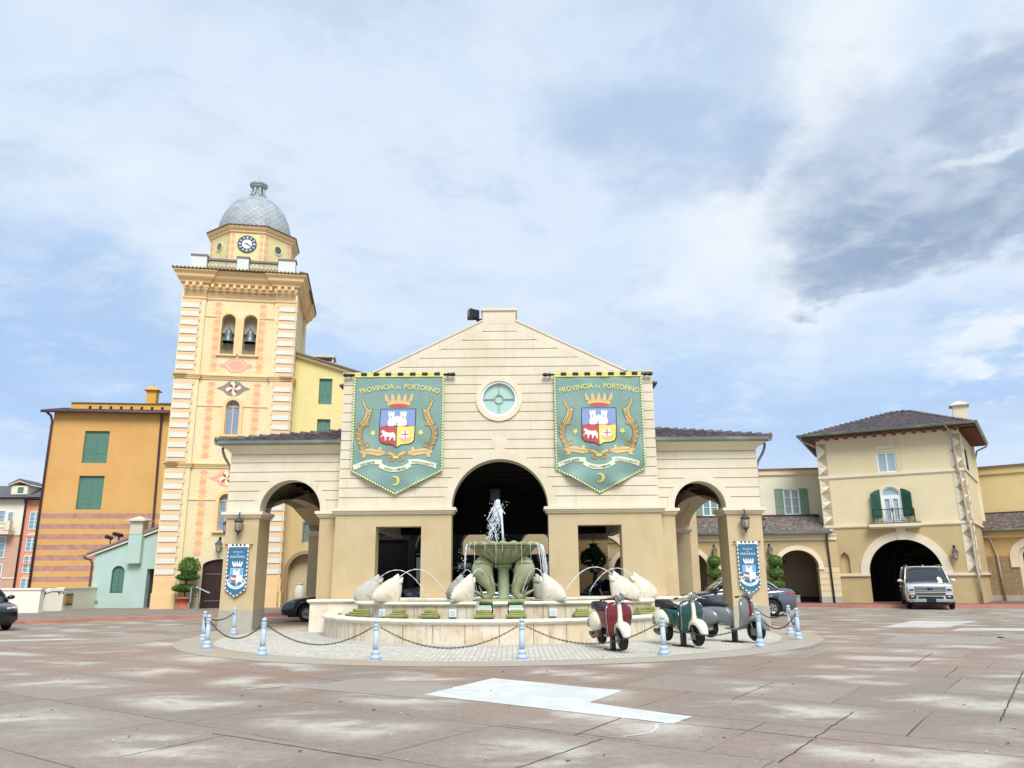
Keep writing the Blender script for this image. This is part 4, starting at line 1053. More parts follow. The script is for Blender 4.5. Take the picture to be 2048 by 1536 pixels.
mb = MB(); mb.box(5.0, 14.7, 1.5, 6.1, 15.321, 15.37); tile_roof(mb, (11.6, 1.5, 15.37), (14.7, 1.5, 15.37), (14.7, 4, 15.75), (11.6, 4, 15.75), 4); mb.build('attic_coping', TILE, OH)
mb = MB(); mb.box(10.6, 11.35, 1.7, 2.4, 15.3, 16.5); mb.loft([[(10.4, 1.5, 16.5), (11.55, 1.5, 16.5), (11.55, 2.6, 16.5), (10.4, 2.6, 16.5)], [(10.4, 1.5, 16.56), (11.55, 1.5, 16.56), (11.55, 2.6, 16.56), (10.4, 2.6, 16.56)], [(10.9, 1.9, 16.9), (11.05, 1.9, 16.9), (11.05, 2.2, 16.9), (10.9, 2.2, 16.9)]], sm=False)
mb.tube([(10.97, 2.05, 16.85), (10.97, 2.05, 17.4)], .015, 4)
mb.build('chimney', ATT, OH)
PURP = mat('plum_metal', (84, 62, 66), rough=.45, var=.08)
mb = MB(); mb.tube([(4.1, -.4, 14.2), (4.4, -.2, 13.9), (4.5, -.08, 13.5), (4.5, -.08, 0)], .09, 8); mb.build('downpipe', PURP, OH)
mb = MB(); mb.tube([(12.55, -.4, 14.2), (12.55, -.12, 13.9), (12.72, -.08, 5.6), (12.72, -.08, 0)], .09, 8); mb.build('downpipe', PURP, OH)
mb = MB(); mb.tube([(3.8, -.55, 14.2), (15.9, -.55, 14.2)], .11, 8); mb.build('gutter', PURP, OH)
# ------------------------------------------------------------ teal lean-to
TEAL = mat('pale_teal_stucco', (172, 194, 184), var=.05, bump=.2, alt=(182, 202, 194), altf=.4)
TH = thing('teal_cottage', 'small pale teal lean-to house with sloping roof, arched green shutter and boxed chimney', 'cottage', (-21, 44.5, .12))
zl, zr = 2.86, 4.12
mb = MB()
mb.prism([[(-2.5, 0), (.46, 0), (.46, 2.1), (1.0, 2.1), (1.0, 4.16), (-2.55, zl)], archloop(-1.15, .36, .80, 1.92)[::-1]], 0, .3)
mb.box(1.0, 1.6, 0, .3, 0, 4.3); mb.box(-2.55, -2.25, .3, 5, 0, 2.85)
mb.build('wall', TEAL, TH)
mb = MB(); mb.box(.3, 1.0, 1.0, 1.05, 0, 2.3); mb.box(.46, .5, .3, 1.0, 0, 2.1); mb.build('door_recess', mat('grey_teal_shade', (112, 128, 120)), TH)
mb = MB(); mb.prism(archband(-1.15, .33, .37, .80, 1.92), .05, .12); mb.box(-1.52, -.78, .05, .12, .77, .82)
w_ = mb.build('window', GRN, TH)
mb = MB(); mb.prism(archloop(-1.15, .34, .8, 1.92), .13, .16)
for i in range(19):
    z = .88+i*.075; hw = .30 if z < 1.92 else math.sqrt(max(.0, .30**2-(z-1.92)**2))
    if hw > .04: mb.add([(-1.15-hw, .10, z), (-1.17, .10, z), (-1.17, .128, z+.06), (-1.15-hw, .128, z+.06)], [(0, 1, 2, 3)]); mb.add([(-1.13, .10, z), (-1.15+hw, .10, z), (-1.15+hw, .128, z+.06), (-1.13, .128, z+.06)], [(0, 1, 2, 3)])
mb.box(-1.165, -1.135, .085, .13, .82, 2.24); mb.build('shutter', GRN, w_)
PURT = mat('mauve_tiles', (140, 120, 122), var=.12, vs=4)
mb = MB(); q = [(-2.95, 2.80), (-2.95, 2.88), (1.0, 4.34), (1.0, 4.24)]
mb.prism([(-2.98, 2.90), (-2.98, 3.0), (1.0, 4.50), (1.0, 4.38)], -.22, 5.2); mb.build('roof', PURT, TH)
mb = MB(); mb.prism([(-2.9, 2.78), (-2.9, 2.90), (1.0, 4.36), (1.0, 4.22)], -.14, -.003); mb.build('verge_board', mat('cream_board', (226, 220, 198)), TH)
mb = MB(); mb.box(-.62, .12, -.32, -.004, 2.40, 4.02); mb.box(-.56, .06, -.28, .3, 4.02, 4.78)
ch = mb.build('chimney', TEAL, TH)
mb = MB(); mb.box(-.60, .10, -.34, .35, 4.0, 4.72); mb.box(-.78, .30, -.5, .5, 4.72, 4.80); mb.loft([[(-.74, -.46, 4.80), (.26, -.46, 4.80), (.26, .46, 4.80), (-.74, .46, 4.80)], [(-.3, -.05, 5.02), (-.18, -.05, 5.02), (-.18, .05, 5.02), (-.3, .05, 5.02)]], sm=False)
mb.build('chimney_cap', mat('grey_cream_cap', (196, 192, 172), var=.06), ch)
mb = MB(); mb.tube([(-3.05, -.25, 2.88), (-3.0, -.2, 2.7), (-2.72, -.1, 2.62), (-2.62, -.08, 2.4), (-2.62, -.08, 1.15), (-2.5, -.08, .95), (-2.42, -.08, .8), (-2.42, -.08, 0)], .06, 8); mb.build('downpipe', PURP, TH)
mb = MB(); mb.lathe([(.0, -.03), (.09, -.03), (.09, 0)], 14); o_ = mb.build('vent_cap', GRN2, TH, loc=(-2.18, -.02, .32), rot=(PI/2, 0, 0))
for i, (x, z, a) in enumerate(((-1.85, 3.42, .5), (-1.38, 3.58, -.2))):
    f_ = thing('floodlight', ('small tilted black floodlight nearer the roof edge of the teal cottage', 'small black floodlight nearer the chimney of the teal cottage')[i], 'floodlight', (-21+x, 44.6, z), a)
    mb = MB(); mb.box(-.03, .03, -.03, .03, 0, .45); mb.build('post', BLACK, f_)
    mb = MB(); mb.T = lambda v: Vector((v.x*.95+v.z*.3, v.y, v.z*.95-v.x*.3+.52)); mb.box(-.32, .12, -.2, .2, -.09, .09); mb.build('housing', BLACK, f_, bevel=.02)
# ------------------------------------------------------------ low cream walls
LW = mat('low_wall_cream', (232, 226, 208), var=.04, bump=.2, streak=.08)
w1 = thing('boundary_wall', 'low cream wall at the left edge behind the black car', 'wall', (-22.8, 38.5, .12), 0)
mb = MB(); mb.box(-14, 0, 0, .35, -.2, 1.06); mb.build('wall_face', LW, w1); mb = MB(); mb.box(-14, .05, -.05, .4, 1.06, 1.15); mb.build('coping', LW, w1)
w2 = thing('stepped_wall', 'short cream wall with sloping top behind the black handrail', 'wall', (-23.75, 39.7, .12), R(58))
mb = MB(); mb.prism([(-.6, -.1), (1.35, -.1), (1.35, 1.12), (.75, 1.12), (.2, .92), (-.6, .85)], 0, .3); mb.build('wall_face', LW, w2)
w3 = thing('low_wall', 'low cream wall carrying an orange notice beside the teal cottage', 'wall', (-23.02, 40.85, .12), R(94))
mb = MB(); mb.box(.0, 3.7, 0, .3, -.1, 1.08); mb.build('wall_face', LW, w3); mb = MB(); mb.box(-.02, 3.7, -.05, .35, 1.08, 1.15); mb.build('coping', LW, w3)
hr = thing('handrail', 'black iron handrail with scrolled end in front of the cream wall', 'handrail', (-22.65, 39.0, .12))
mb = MB(); mb.tube([(-.35, 0, 0), (-.2, 0, .98)], .025); mb.tube([(-.42, .0, .72), (-.2, 0, .86), (.1, 0, .96), (.65, .0, .96), (.7, 0, .9), (.64, 0, .86)], .025); mb.tube([(.4, 0, .96), (.3, .35, .8)], .02); mb.tube([(.5, .0, .95), (.42, 0, .88)], .018); mb.tube([(.5, .0, .95), (.58, 0, .88)], .018)
mb.build('rail', BLACK, hr)
nb = thing('notice_board', 'small orange and grey notice fixed on the low cream wall', 'sign', (-22.98, 41.0, .36), R(97))
mb = MB(); mb.box(0, .9, -.03, 0, 0, .6); mb.build('plate', mat('notice_grey', (120, 118, 112)), nb); mb = MB(); mb.box(.0, .86, -.036, -.03, .14, .47); mb.build('orange_panel', mat('notice_orange', (212, 160, 78), var=.2, vs=8), nb)
mb = MB()
for z in (.05, .09, .52, .2, .26, .36, .41): mb.box(.1, .75, -.042, -.036, z, z+.018)
mb.build('text_lines', mat('notice_dark', (90, 76, 60)), nb)
# ------------------------------------------------------------ far hotel block
FH = thing('far_hotel', 'distant cream and brown hotel wing with balcony, dark roof and small dormer', 'building', (-60, 75, 0))
FH2 = thing('far_salmon_house', 'distant salmon and orange hotel wing with tall white windows beside the orange house', 'building', (-60, 75, 0))
mb = MB(); mb.box(-8, 12.9, 0, 8, 6.0, 9.42); mb.build('upper_wall', mat('far_cream', (222, 216, 198)), FH)
mb = MB(); mb.box(-8, 12.93, -.03, 8, 0, 5.9); mb.box(-8, 12.9, -.1, 0, 5.9, 6.0); mb.build('lower_wall', mat('far_brown', (196, 158, 136)), FH)
mb = MB(); mb.box(-8, 12.95, -.08, 0, 1.9, 2.05); mb.build('band', TRIM, FH)
mb = MB(); mb.box(13.05, 18, .15, 8, 0, 9.3); mb.build('wall', mat('far_orange', (226, 166, 120), var=.06, alt=(222, 146, 120), altf=.7, alts=.6), FH2)
mb = MB(); mb.box(13.0, 13.42, .08, .2, 0, 9.0)
for z in (3.3, 5.9, .8): mb.box(13.35, 18, .05, .16, z-.1, z+.1)
mb.build('band', mat('far_salmon', (226, 150, 126)), FH2)
RF = mat('far_slate_roof', (92, 88, 96), var=.15, vs=2)
mb = MB(); mb.prism([(-.4, 9.42), (8.4, 9.42), (4.0, 11.15)], -8.5, 20, 'x'); mb.build('roof', RF, FH)
mb = MB(); mb.box(-8, 18, -.55, -.4, 9.32, 9.52); mb.build('gutter', BLACK, FH)
mb = MB(); mb.box(11.0, 12.6, .6, 3, 9.9, 10.75); d_ = mb.build('dormer', mat('far_cream', (1, 1, 1)), FH)
mb = MB(); mb.prism([(10.7, 10.72), (10.75, 10.83), (11.8, 11.28), (12.95, 10.83), (13.0, 10.72), (11.8, 11.15)], .4, 3.5); mb.build('dormer_roof', TRIM, d_); mb = MB(); mb.prism([(10.7, 10.86), (11.8, 11.3), (12.95, 10.86), (11.8, 11.42)], .35, 3.5); mb.build('dormer_tiles', RF, d_)
mb = MB(); mb.box(11.65, 12.2, .57, .6, 10.05, 10.6); mb.build('louvre', GRN, d_)
def fwin(parent, x0, x1, z0, z1, y, nx=2, nz=4):
    mb = MB(); mb.box(x0-.08, x0, y-.05, y, z0-.08, z1+.08); mb.box(x1, x1+.08, y-.05, y, z0-.08, z1+.08); mb.box(x0, x1, y-.05, y, z1, z1+.08); mb.box(x0, x1, y-.05, y, z0-.08, z0)
    for i in range(1, nx): x = x0+(x1-x0)*i/nx; mb.box(x-.05, x+.05, y-.04, y, z0, z1)
    for i in range(1, nz): z = z0+(z1-z0)*i/nz; mb.box(x0, x1, y-.025, y, z-.015, z+.015)
    f_ = mb.build('window', WHITE, parent); mb = MB(); mb.box(x0, x1, y-.015, y-.005, z0, z1); mb.build('pane', glass('far_window_glass', (120, 150, 158), .15), f_)
for z0, z1 in ((6.55, 8.1), (4.5, 6.0), (2.5, 3.95), (.6, 1.9)): fwin(FH2, 13.55, 14.5, z0, z1, .14)
fwin(FH, 9.8, 11.15, 7.1, 8.25, 0, 2, 3); fwin(FH, 11.5, 11.95, 7.1, 8.1, 0, 1, 2); fwin(FH, 10.0, 11.6, 3.9, 5.8, -.03, 2, 3); fwin(FH, 10.3, 11.6, 1.0, 3.2, -.03, 2, 3)
mb = MB(); mb.box(8, 12.35, -1.0, 0, 6.0, 6.35); mb.box(11.95, 12.4, -1.05, -.6, 6.35, 7.25); mb.box(8, 12, -1.0, -.9, 7.1, 7.2)
for i in range(16): baluster(mb, 11.8-i*.22, -.95, 6.36, .75)
mb.build('balcony', TRIM, FH)
mb = MB(); mb.tube([(13.1, -.4, 9.3), (13.05, -.1, 8.8), (13.05, -.1, 0)], .09, 6); mb.build('downpipe', BRONZE, FH)
# ------------------------------------------------------------ tall yellow house behind the tower
YH = thing('yellow_house', 'tall pale yellow house with sloping roof line and green shutters behind the bell tower', 'house', (-12.6, 44.3, .12), math.atan(.15))
YEL = mat('pale_yellow_stucco', (222, 206, 142), var=.05, bump=.2)
mb = MB(); mb.prism([[(-.5, 6.2), (7.5, 6.2), (7.5, 12.2), (-.5, 14.52)], rect(1.16, 1.92, 11.48, 13.05)[::-1], rect(1.16, 1.92, 9.2, 10.58)[::-1]], 0, .4); mb.box(7.1, 7.5, .4, 8, 6.2, 12.2)
mb.build('upper_wall', YEL, YH)
for z0, z1 in ((11.48, 13.05), (9.2, 10.58)): closed_shutters(YH, 1.2, 1.88, z0+.04, z1-.04, .1, GRN, 18)
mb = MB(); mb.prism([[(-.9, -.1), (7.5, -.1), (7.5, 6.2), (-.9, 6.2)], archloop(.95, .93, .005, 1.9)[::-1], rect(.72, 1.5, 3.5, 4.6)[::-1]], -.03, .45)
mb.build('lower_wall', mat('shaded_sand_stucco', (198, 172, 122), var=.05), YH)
mb = MB(); mb.prism(archband(.95, .93, 1.12, 0, 1.9), -.09, .0); mb.build('niche_surround', mat('niche_brown', (150, 128, 94)), YH)
mb = MB(); mb.box(.0, 2.0, .5, .55, 0, 3); mb.build('niche_back', mat('niche_sand', (190, 174, 138)), YH)
mb = MB(); mb.box(.7, 1.52, .1, .14, 3.48, 4.62); mb.box(.68, .74, -.06, .1, 3.46, 4.64); mb.build('side_window', glass('green_dim_glass', (90, 110, 100)), YH)
mb = MB(); mb.prism([(-.62, 14.58), (7.9, 12.1), (7.9, 12.2), (-.62, 14.68)], -.35, 8.4); mb.build('roof', mat('brown_roof_tiles', (122, 100, 82)), YH)
mb = MB(); mb.prism([(-.6, 14.42), (7.8, 11.98), (7.8, 12.1), (-.6, 14.57)], -.22, .0); mb.build('eave_board', mat('yellow_board', (228, 212, 154)), YH)
mb = MB(); mb.box(.75, 1.85, .8, 1.6, 14.0, 14.35); mb.box(.65, 1.95, .6, 1.8, 14.55, 14.75); mb.box(.75, .83, .7, 1.7, 14.0, 14.55); mb.box(1.77, 1.85, .7, 1.7, 13.8, 14.55); mb.build('roof_vent', mat('vent_metal', (190, 190, 186), rough=.5), YH)
UR = thing('clay_urn', 'tall off-white clay urn standing in the arched niche', 'urn', (-11.88, 44.22, .12))
mb = MB(); mb.lathe([(.0, 0), (.17, .0), (.2, .06), (.25, .25), (.30, .55), (.30, .78), (.26, .98), (.20, 1.12), (.17, 1.17), (.21, 1.2), (.22, 1.24), (.17, 1.24), (.14, 1.15), (.1, 1.0)], 24)
mb.build('vessel', mat('urn_white', (206, 200, 186), var=.06, streak=.2), UR)
# ------------------------------------------------------------ square corner pavilion on the right
SAND = mat('sand_stucco', (214, 200, 162), var=.05, bump=.25, alt=(206, 188, 146), altf=.45, alts=.5)
SAND2 = mat('tan_base_stucco', (190, 168, 124), var=.06, bump=.25, alt=(178, 154, 108), altf=.4, alts=.5)
PV = thing('corner_pavilion', 'square three storey sand coloured pavilion with hipped tile roof, green shutters and wide drive arch', 'pavilion', (17.2, 43.3, .12), math.atan(-.52))
c5, s5 = math.cos(math.atan(-.52)), math.sin(math.atan(-.52))
def wl(x, y): # world offset to pavilion local
    X, Y = x-17.2, y-43.3; return (X*c5+Y*s5, -X*s5+Y*c5)
UL = 7.05
SV = Vector(wl(26.5, 44.4))-Vector((UL, 0)); SV = SV/SV.length   # direction of the right flank
H = -.12; DEPP = 7.0
def side_T(v): return Vector((UL+SV.x*v.x-(-SV.y)*v.y*0+SV.y*v.y*-1*-1, SV.y*v.x-SV.x*v.y, v.z))
# front walls
mb = Parts()
ac, ahw, asp = 3.72, 1.74, 1.62+H
mb[0].prism([(0, 0), (ac-ahw, 0), (ac-ahw, 1.58+H), (0, 1.58+H)], 0, .45); mb[1].prism([(ac+ahw, 0), (UL, 0), (UL, 1.58+H), (ac+ahw, 1.58+H)], 0, .45)
mb.build('plinth_wall', SAND2, PV)
mb = MB()
lo = [(0, 1.58+H), (ac-ahw, 1.58+H)]+arc(ac, asp, ahw, PI, 0, 36)+[(ac+ahw, 1.58+H), (UL, 1.58+H), (UL, 4.12+H), (0, 4.12+H)]
ni = [(.60, 1.66+H), (1.08, 1.66+H), (1.08, 2.4+H), (1.03, 2.6+H), (.84, 2.78+H), (.65, 2.6+H), (.60, 2.4+H)]
mb.prism([lo, ni[::-1]], 0, .45); mb.build('lower_wall', SAND2, PV)
mb = MB(); mb.box(.5, 1.2, .2, .25, 1.6+H, 2.9+H); mb.build('niche', SAND2, PV)
mb = MB()
dl = archloop(3.45, .46, 4.22+H, 5.68+H)
mb.prism([rect(0, UL, 4.12+H, 8.9+H), rect(3.0, 3.93, 6.92+H, 8.02+H)[::-1], dl[::-1]], 0, .45)
mb.build('upper_wall', SAND, PV)
mb = MB()
mb.T = lambda v: Vector((UL+SV.x*v.x-SV.y*(-v.y)*-1, SV.y*v.x+SV.x*(-v.y)*-1, v.z))
mb.box(0, DEPP, 0.0, .4, 0, 4.12+H, 1); mb.box(0, DEPP, 0.0, .4, 4.12+H, 8.9+H, 0)
mb.T = None
mb.box(0, .4, .45, DEPP, 0, 8.9+H, 0); mb.box(0, UL+1.0, DEPP-.6, DEPP-.3, 0, 8.9+H, 0)
mb.build('flank_wall', [SAND, SAND2], PV)
# strings
mb = MB()
for z0, z1, p in ((6.78, 6.92, .07), (4.08, 4.2, .08), (1.50, 1.62, .09)):
    segs = [(-p, UL+p)] if z0 > 2 else [(-p, ac-ahw+.03), (ac+ahw-.03, UL+p)]
    for a, b in segs: mb.box(a, b, -p, -.0, z0+H, z1+H); mb.box(a+.02, b-.02, -p*.6, -.0, z0-.05+H, z0+H)
    q = [(UL-.02, -p), (UL+p, -p), (UL+p+SV.x*DEPP, -p+SV.y*DEPP), (UL+SV.x*DEPP-.05, SV.y*DEPP)]
    mb.prism(q, z0+H, z1+H, 'z')
mb.build('string_course', TRIM, PV)
mb = MB(); mb.prism(archband(ac, ahw, ahw+.42, 1.62+H, asp, n=40), -.05, .05); mb.prism(archband(ac, ahw, ahw+.08, 1.62+H, asp, n=40), .05, .46)
mb.prism([(ac-.17, asp+ahw-.02), (ac+.17, asp+ahw-.02), (ac+.24, asp+ahw+.58), (ac-.24, asp+ahw+.58)], -.09, -.05)
mb.build('arch_trim', TRIM, PV)
# diamond quoins painted in two tones
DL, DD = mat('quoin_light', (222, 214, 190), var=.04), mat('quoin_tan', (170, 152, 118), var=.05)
mb = MB()
def quoins(T, x0, x1, segs):
    mb.T = T; w_ = x1-x0
    for z0, z1 in segs:
        n = max(1, round((z1-z0)/.44)); h = (z1-z0)/n
        mb.box(x0, x1, -.02, -.001, z0+H, z1+H, 1)
        for i in range(n):
            a, b = z0+H+i*h, z0+H+(i+1)*h; c = ((x0+x1)/2, -.06, (a+b)/2)
            v = [(x0, -.02, a), (x1, -.02, a), (x1, -.02, b), (x0, -.02, b), c]
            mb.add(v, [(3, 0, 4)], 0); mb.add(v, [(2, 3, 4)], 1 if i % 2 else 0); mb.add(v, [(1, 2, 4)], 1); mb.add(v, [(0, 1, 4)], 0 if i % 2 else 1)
    mb.T = None
SG = [(1.66, 4.05), (4.25, 6.75), (6.95, 8.75)]
quoins(None, -.03, .47, SG); quoins(None, UL-.52, UL+.0, SG)
quoins(lambda v: Vector((UL+SV.x*v.x+SV.y*-1*(-v.y)*-1*-1*-1, SV.y*v.x+SV.x*v.y, v.z)) if False else Vector((UL+SV.x*v.x-SV.y*v.y, SV.y*v.x+SV.x*v.y, v.z)), .02, .55, SG)
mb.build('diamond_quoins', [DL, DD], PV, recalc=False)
# roof
e = .82; Z0 = 9.10+H
A = Vector((-e, -e, Z0)); B = Vector((UL+e*.9, -e, Z0)); Cq = Vector((UL+SV.x*DEPP+e, SV.y*DEPP+e, Z0)); Dq = Vector((-e, DEPP+e, Z0)); AP = Vector((3.9, 3.9, Z0+1.75)); AP2 = Vector((4.8, 3.6, Z0+1.72))
mb = MB()
def tri(P0, P1, a0, a1, rows):
    for i in range(rows):
        a, b = i/rows, (i+1)/rows; tile_roof(mb, P0.lerp(a0, a), P1.lerp(a1, a), P1.lerp(a1, b), P0.lerp(a0, b), 1)
tri(A, B, AP, AP2, 15); tri(B, Cq, AP2, AP2, 15); tri(Cq, Dq, AP2, AP, 15); tri(Dq, A, AP, AP, 15)
for p, q in ((A, AP), (B, AP2), (Cq, AP2), (Dq, AP)): hip_caps(mb, p, q, 18, .08)
hip_caps(mb, AP, AP2, 3, .08)
mb.build('roof', TILE, PV)
mb = MB(); mb.prism([(A.x+.1, A.y+.1), (B.x-.1, B.y+.1), (Cq.x-.1, Cq.y-.1), (Dq.x+.1, Dq.y-.1)], Z0-.06, Z0-.01, 'z'); mb.build('soffit', mat('dark_soffit', (96, 66, 52), var=.15), PV)
mb = MB(); mb.box(0, UL, -.08, 0, 8.72+H, 8.9+H); mb.box(-.02, UL+.02, -.14, 0, 8.9+H, 9.02+H); mb.build('frieze', TRIM, PV)
mb = MB()
for i in range(15):
    x = .12+i*.485
    mb.loft([[(x-.09, y, z-dz_), (x+.09, y, z-dz_), (x+.09, y, Z0-.06), (x-.09, y, Z0-.06)] for y, z, dz_ in ((-.72, Z0-.10, .02), (-.6, Z0-.15, .04), (-.3, Z0-.12, .06), (-.0, Z0-.12, .1))], sm=False)
for i in range(14):
    c = Vector((UL, 0, 0))+Vector((SV.x, SV.y, 0))*(.2+i*.5); nn = Vector((-SV.y*-1, -SV.x, 0)).normalized()
    mb.tube([c+Vector((0, 0, Z0-.13)), c+nn*.75+Vector((0, 0, Z0-.12))], .07, 4, sm=False)
mb.build('brackets', mat('bracket_brown', (104, 72, 54), var=.15), PV)
mb = MB()
GR = [(0, 0), (-.09, .03), (-.13, .12), (-.09, .13), (-.05, .06), (0, .04)]
def gut3(p, q, n_):
    mb.loft([[Vector(P_)+Vector(n_)*-a+Vector((0, 0, b-.02)) for a, b in GR] for P_ in (p, q)], sm=False)
gut3(A+Vector((-.1, 0, 0)), B+Vector((.1, 0, 0)), (0, -1, 0)); nn = Vector(((Cq-B).y, -(Cq-B).x, 0)).normalized(); gut3(B, Cq, nn)
gut3(A, Dq, (-1, 0, 0))
mb.build('gutter', GUTTER, PV)
mb = MB()
mb.tube([(UL-.62, -.85, Z0), (UL-.5, -.5, 8.95+H), (UL-.36, -.16, 8.6+H), (UL-.30, -.16, 6.9+H), (UL-.22, -.18, 6.7+H), (UL-.20, -.16, 4.3+H), (UL-.12, -.2, 4.1+H), (UL-.1, -.16, 1.7+H), (UL-.1, -.22, 1.5+H), (UL-.08, -.16, 1.3+H), (UL-.08, -.14, 0)], .055, 8)
mb.build('downpipe', PIPE, PV)
mb = MB(); mb.tube([(-.75, -.8, Z0), (-.7, -.5, Z0-.2), (-.2, -.3, Z0-.45), (-.08, .2, Z0-.5)], .05, 8); mb.build('downpipe', PIPE, PV)
mb = MB(); q = Cq+Vector((.05, -.4, .05)); mb.tube([q, q+Vector((-.1, .1, -.2)), q+Vector((-.6, .2, -.4)), q+Vector((-.75, .2, -.9))], .05, 8); mb.build('downpipe', PIPE, PV)
mb = MB(); mb.box(7.1, 7.8, 3.4, 4.1, Z0+.6, Z0+1.75); mb.box(6.95, 7.95, 3.25, 4.25, Z0+1.75, Z0+1.83); mb.loft([[(7.0, 3.3, Z0+1.83), (7.9, 3.3, Z0+1.83), (7.9, 4.2, Z0+1.83), (7.0, 4.2, Z0+1.83)], [(7.4, 3.7, Z0+2.05), (7.5, 3.7, Z0+2.05), (7.5, 3.8, Z0+2.05), (7.4, 3.8, Z0+2.05)]], sm=False)
mb.tube([(7.45, 3.75, Z0+2), (7.45, 3.75, Z0+2.5)], .012, 4); mb.build('chimney', TRIM, PV)
# top window
mb = MB(); 
for a, b, c, d in ((3.0, 3.07, 6.92, 8.02), (3.86, 3.93, 6.92, 8.02), (3.43, 3.51, 6.99, 7.95), (3.07, 3.86, 6.92, 6.99), (3.07, 3.86, 7.95, 8.02)): mb.box(a, b, .04, .12, c+H, d+H)
w_ = mb.build('window', WHITE, PV); CG = glass('curtained_glass', (150, 172, 178), .12)
mb = MB(); mb.box(3.03, 3.9, .09, .11, 6.95+H, 8.0+H); mb.build('pane', CG, w_)
mb = MB(); mb.box(3.02, 3.92, -.04, .0, 8.22+H, 8.36+H); mb.box(3.0, 3.95, -.06, .0, 8.33+H, 8.38+H); mb.build('window_label', TRIM, PV)
mb = MB(); mb.prism([rect(2.86, 4.2, 6.93+H, 8.66+H), rect(3.0, 3.93, 6.92+H, 8.02+H)[::-1]] if False else rect(3.94, 4.22, 6.93+H, 8.6+H), -.012, 0); mb.build('window_surround', mat('surround_sand', (208, 192, 152)), PV)
# balcony door
mb = MB(); mb.prism(archband(3.45, .40, .47, 4.22+H, 5.68+H), .02, .12); mb.box(3.05, 3.85, .03, .1, 5.60+H, 5.70+H)
for xa in (3.05, 3.46):
    mb.box(xa, xa+.08, .03, .1, 4.25+H, 5.6+H); mb.box(xa+.31, xa+.39, .03, .1, 4.25+H, 5.6+H); mb.box(xa+.08, xa+.31, .03, .1, 4.25+H, 4.4+H); mb.box(xa+.08, xa+.31, .03, .1, 5.5+H, 5.6+H)
d_ = mb.build('balcony_door', WHITE, PV)
mb = MB(); mb.prism(archloop(3.45, .42, 4.24+H, 5.68+H), .1, .12); mb.build('pane', CG, d_)
mb = MB(); mb.box(3.41, 3.43, .0, .03, 4.8+H, 5.05+H); mb.box(3.48, 3.5, .0, .03, 4.8+H, 5.05+H); mb.build('handle', BLACK, d_)
mb = MB(); mb.prism(archband(3.45, .47, .56, 4.22+H, 5.68+H), -.03, .01); mb.build('door_surround', TRIM, PV)
for s_ in (-1, 1):
    mb = MB(); hx = 3.45+s_*.50; 
    mb.T = lambda v: Vector((hx+s_*(v.x*.94), -.04-v.x*.32+v.y, v.z))
    pts = [(0, 4.55+H), (.52, 4.55+H), (.52, 5.78+H)]+[(.52-.52*i/8, 5.78+H+.27*math.sin(i/8*PI/2)*.9) for i in range(1, 9)]
    mb.prism(pts, 0, .035)
    mb.box(.07, .45, -.015, 0, 4.63+H, 4.95+H)
    for i in range(14): mb.box(.07, .45, -.012, 0, 5.03+H+i*.052, 5.06+H+i*.052)
    mb.T = None; mb.build('shutter', DGRN, PV)
mb = MB(); mb.box(2.25, 4.72, -.48, -.0, 4.02+H, 4.2+H); mb.box(2.3, 4.67, -.4, 0, 3.95+H, 4.02+H); b_ = mb.build('balcony', TRIM, PV)
mb = MB(); mb.box(2.24, 4.73, -.5, .0, 4.2+H, 4.23+H); mb.build('balcony_floor', mat('balcony_brown', (70, 44, 38)), b_)
mb = MB(); mb.box(2.48, 4.5, -.46, -.43, 4.9+H, 4.94+H); mb.box(2.48, 4.5, -.455, -.435, 4.3+H, 4.32+H)
for i in range(17): x = 2.5+i*.1225; mb.box(x-(.018 if i in (0, 8, 16) else .008), x+(.018 if i in (0, 8, 16) else .008), -.455, -.435, 4.23+H, 4.93+H)
for x in (2.48, 4.47):
    mb.box(x, x+.03, -.44, 0, 4.9+H, 4.94+H)
    for i in range(4): mb.box(x+.005, x+.025, -.35+i*.1, -.335+i*.1, 4.23+H, 4.92+H)
mb.build('railing', BLACK, b_)
mb = MB(); mb.T = lambda v: Vector((UL+SV.x*v.x-SV.y*v.y, SV.y*v.x+SV.x*v.y, v.z)); mb.box(1.7, 2.2, -.06, -.01, 6.95+H, 8.1+H); mb.T = None; mb.build('side_shutter', BLACK, PV)
# dark drive-through interior
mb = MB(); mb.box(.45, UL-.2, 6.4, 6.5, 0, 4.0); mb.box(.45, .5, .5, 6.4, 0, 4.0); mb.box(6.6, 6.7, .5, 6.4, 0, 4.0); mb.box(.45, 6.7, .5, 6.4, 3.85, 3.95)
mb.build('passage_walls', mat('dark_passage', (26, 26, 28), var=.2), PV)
mb = MB(); mb.box(3.3, 4.3, 6.3, 6.39, 0, 2.2); mb.box(2.9, 3.1, 6.3, 6.39, 0, 2.6); mb.build('passage_door', mat('dim_grey', (60, 66, 66)), PV)
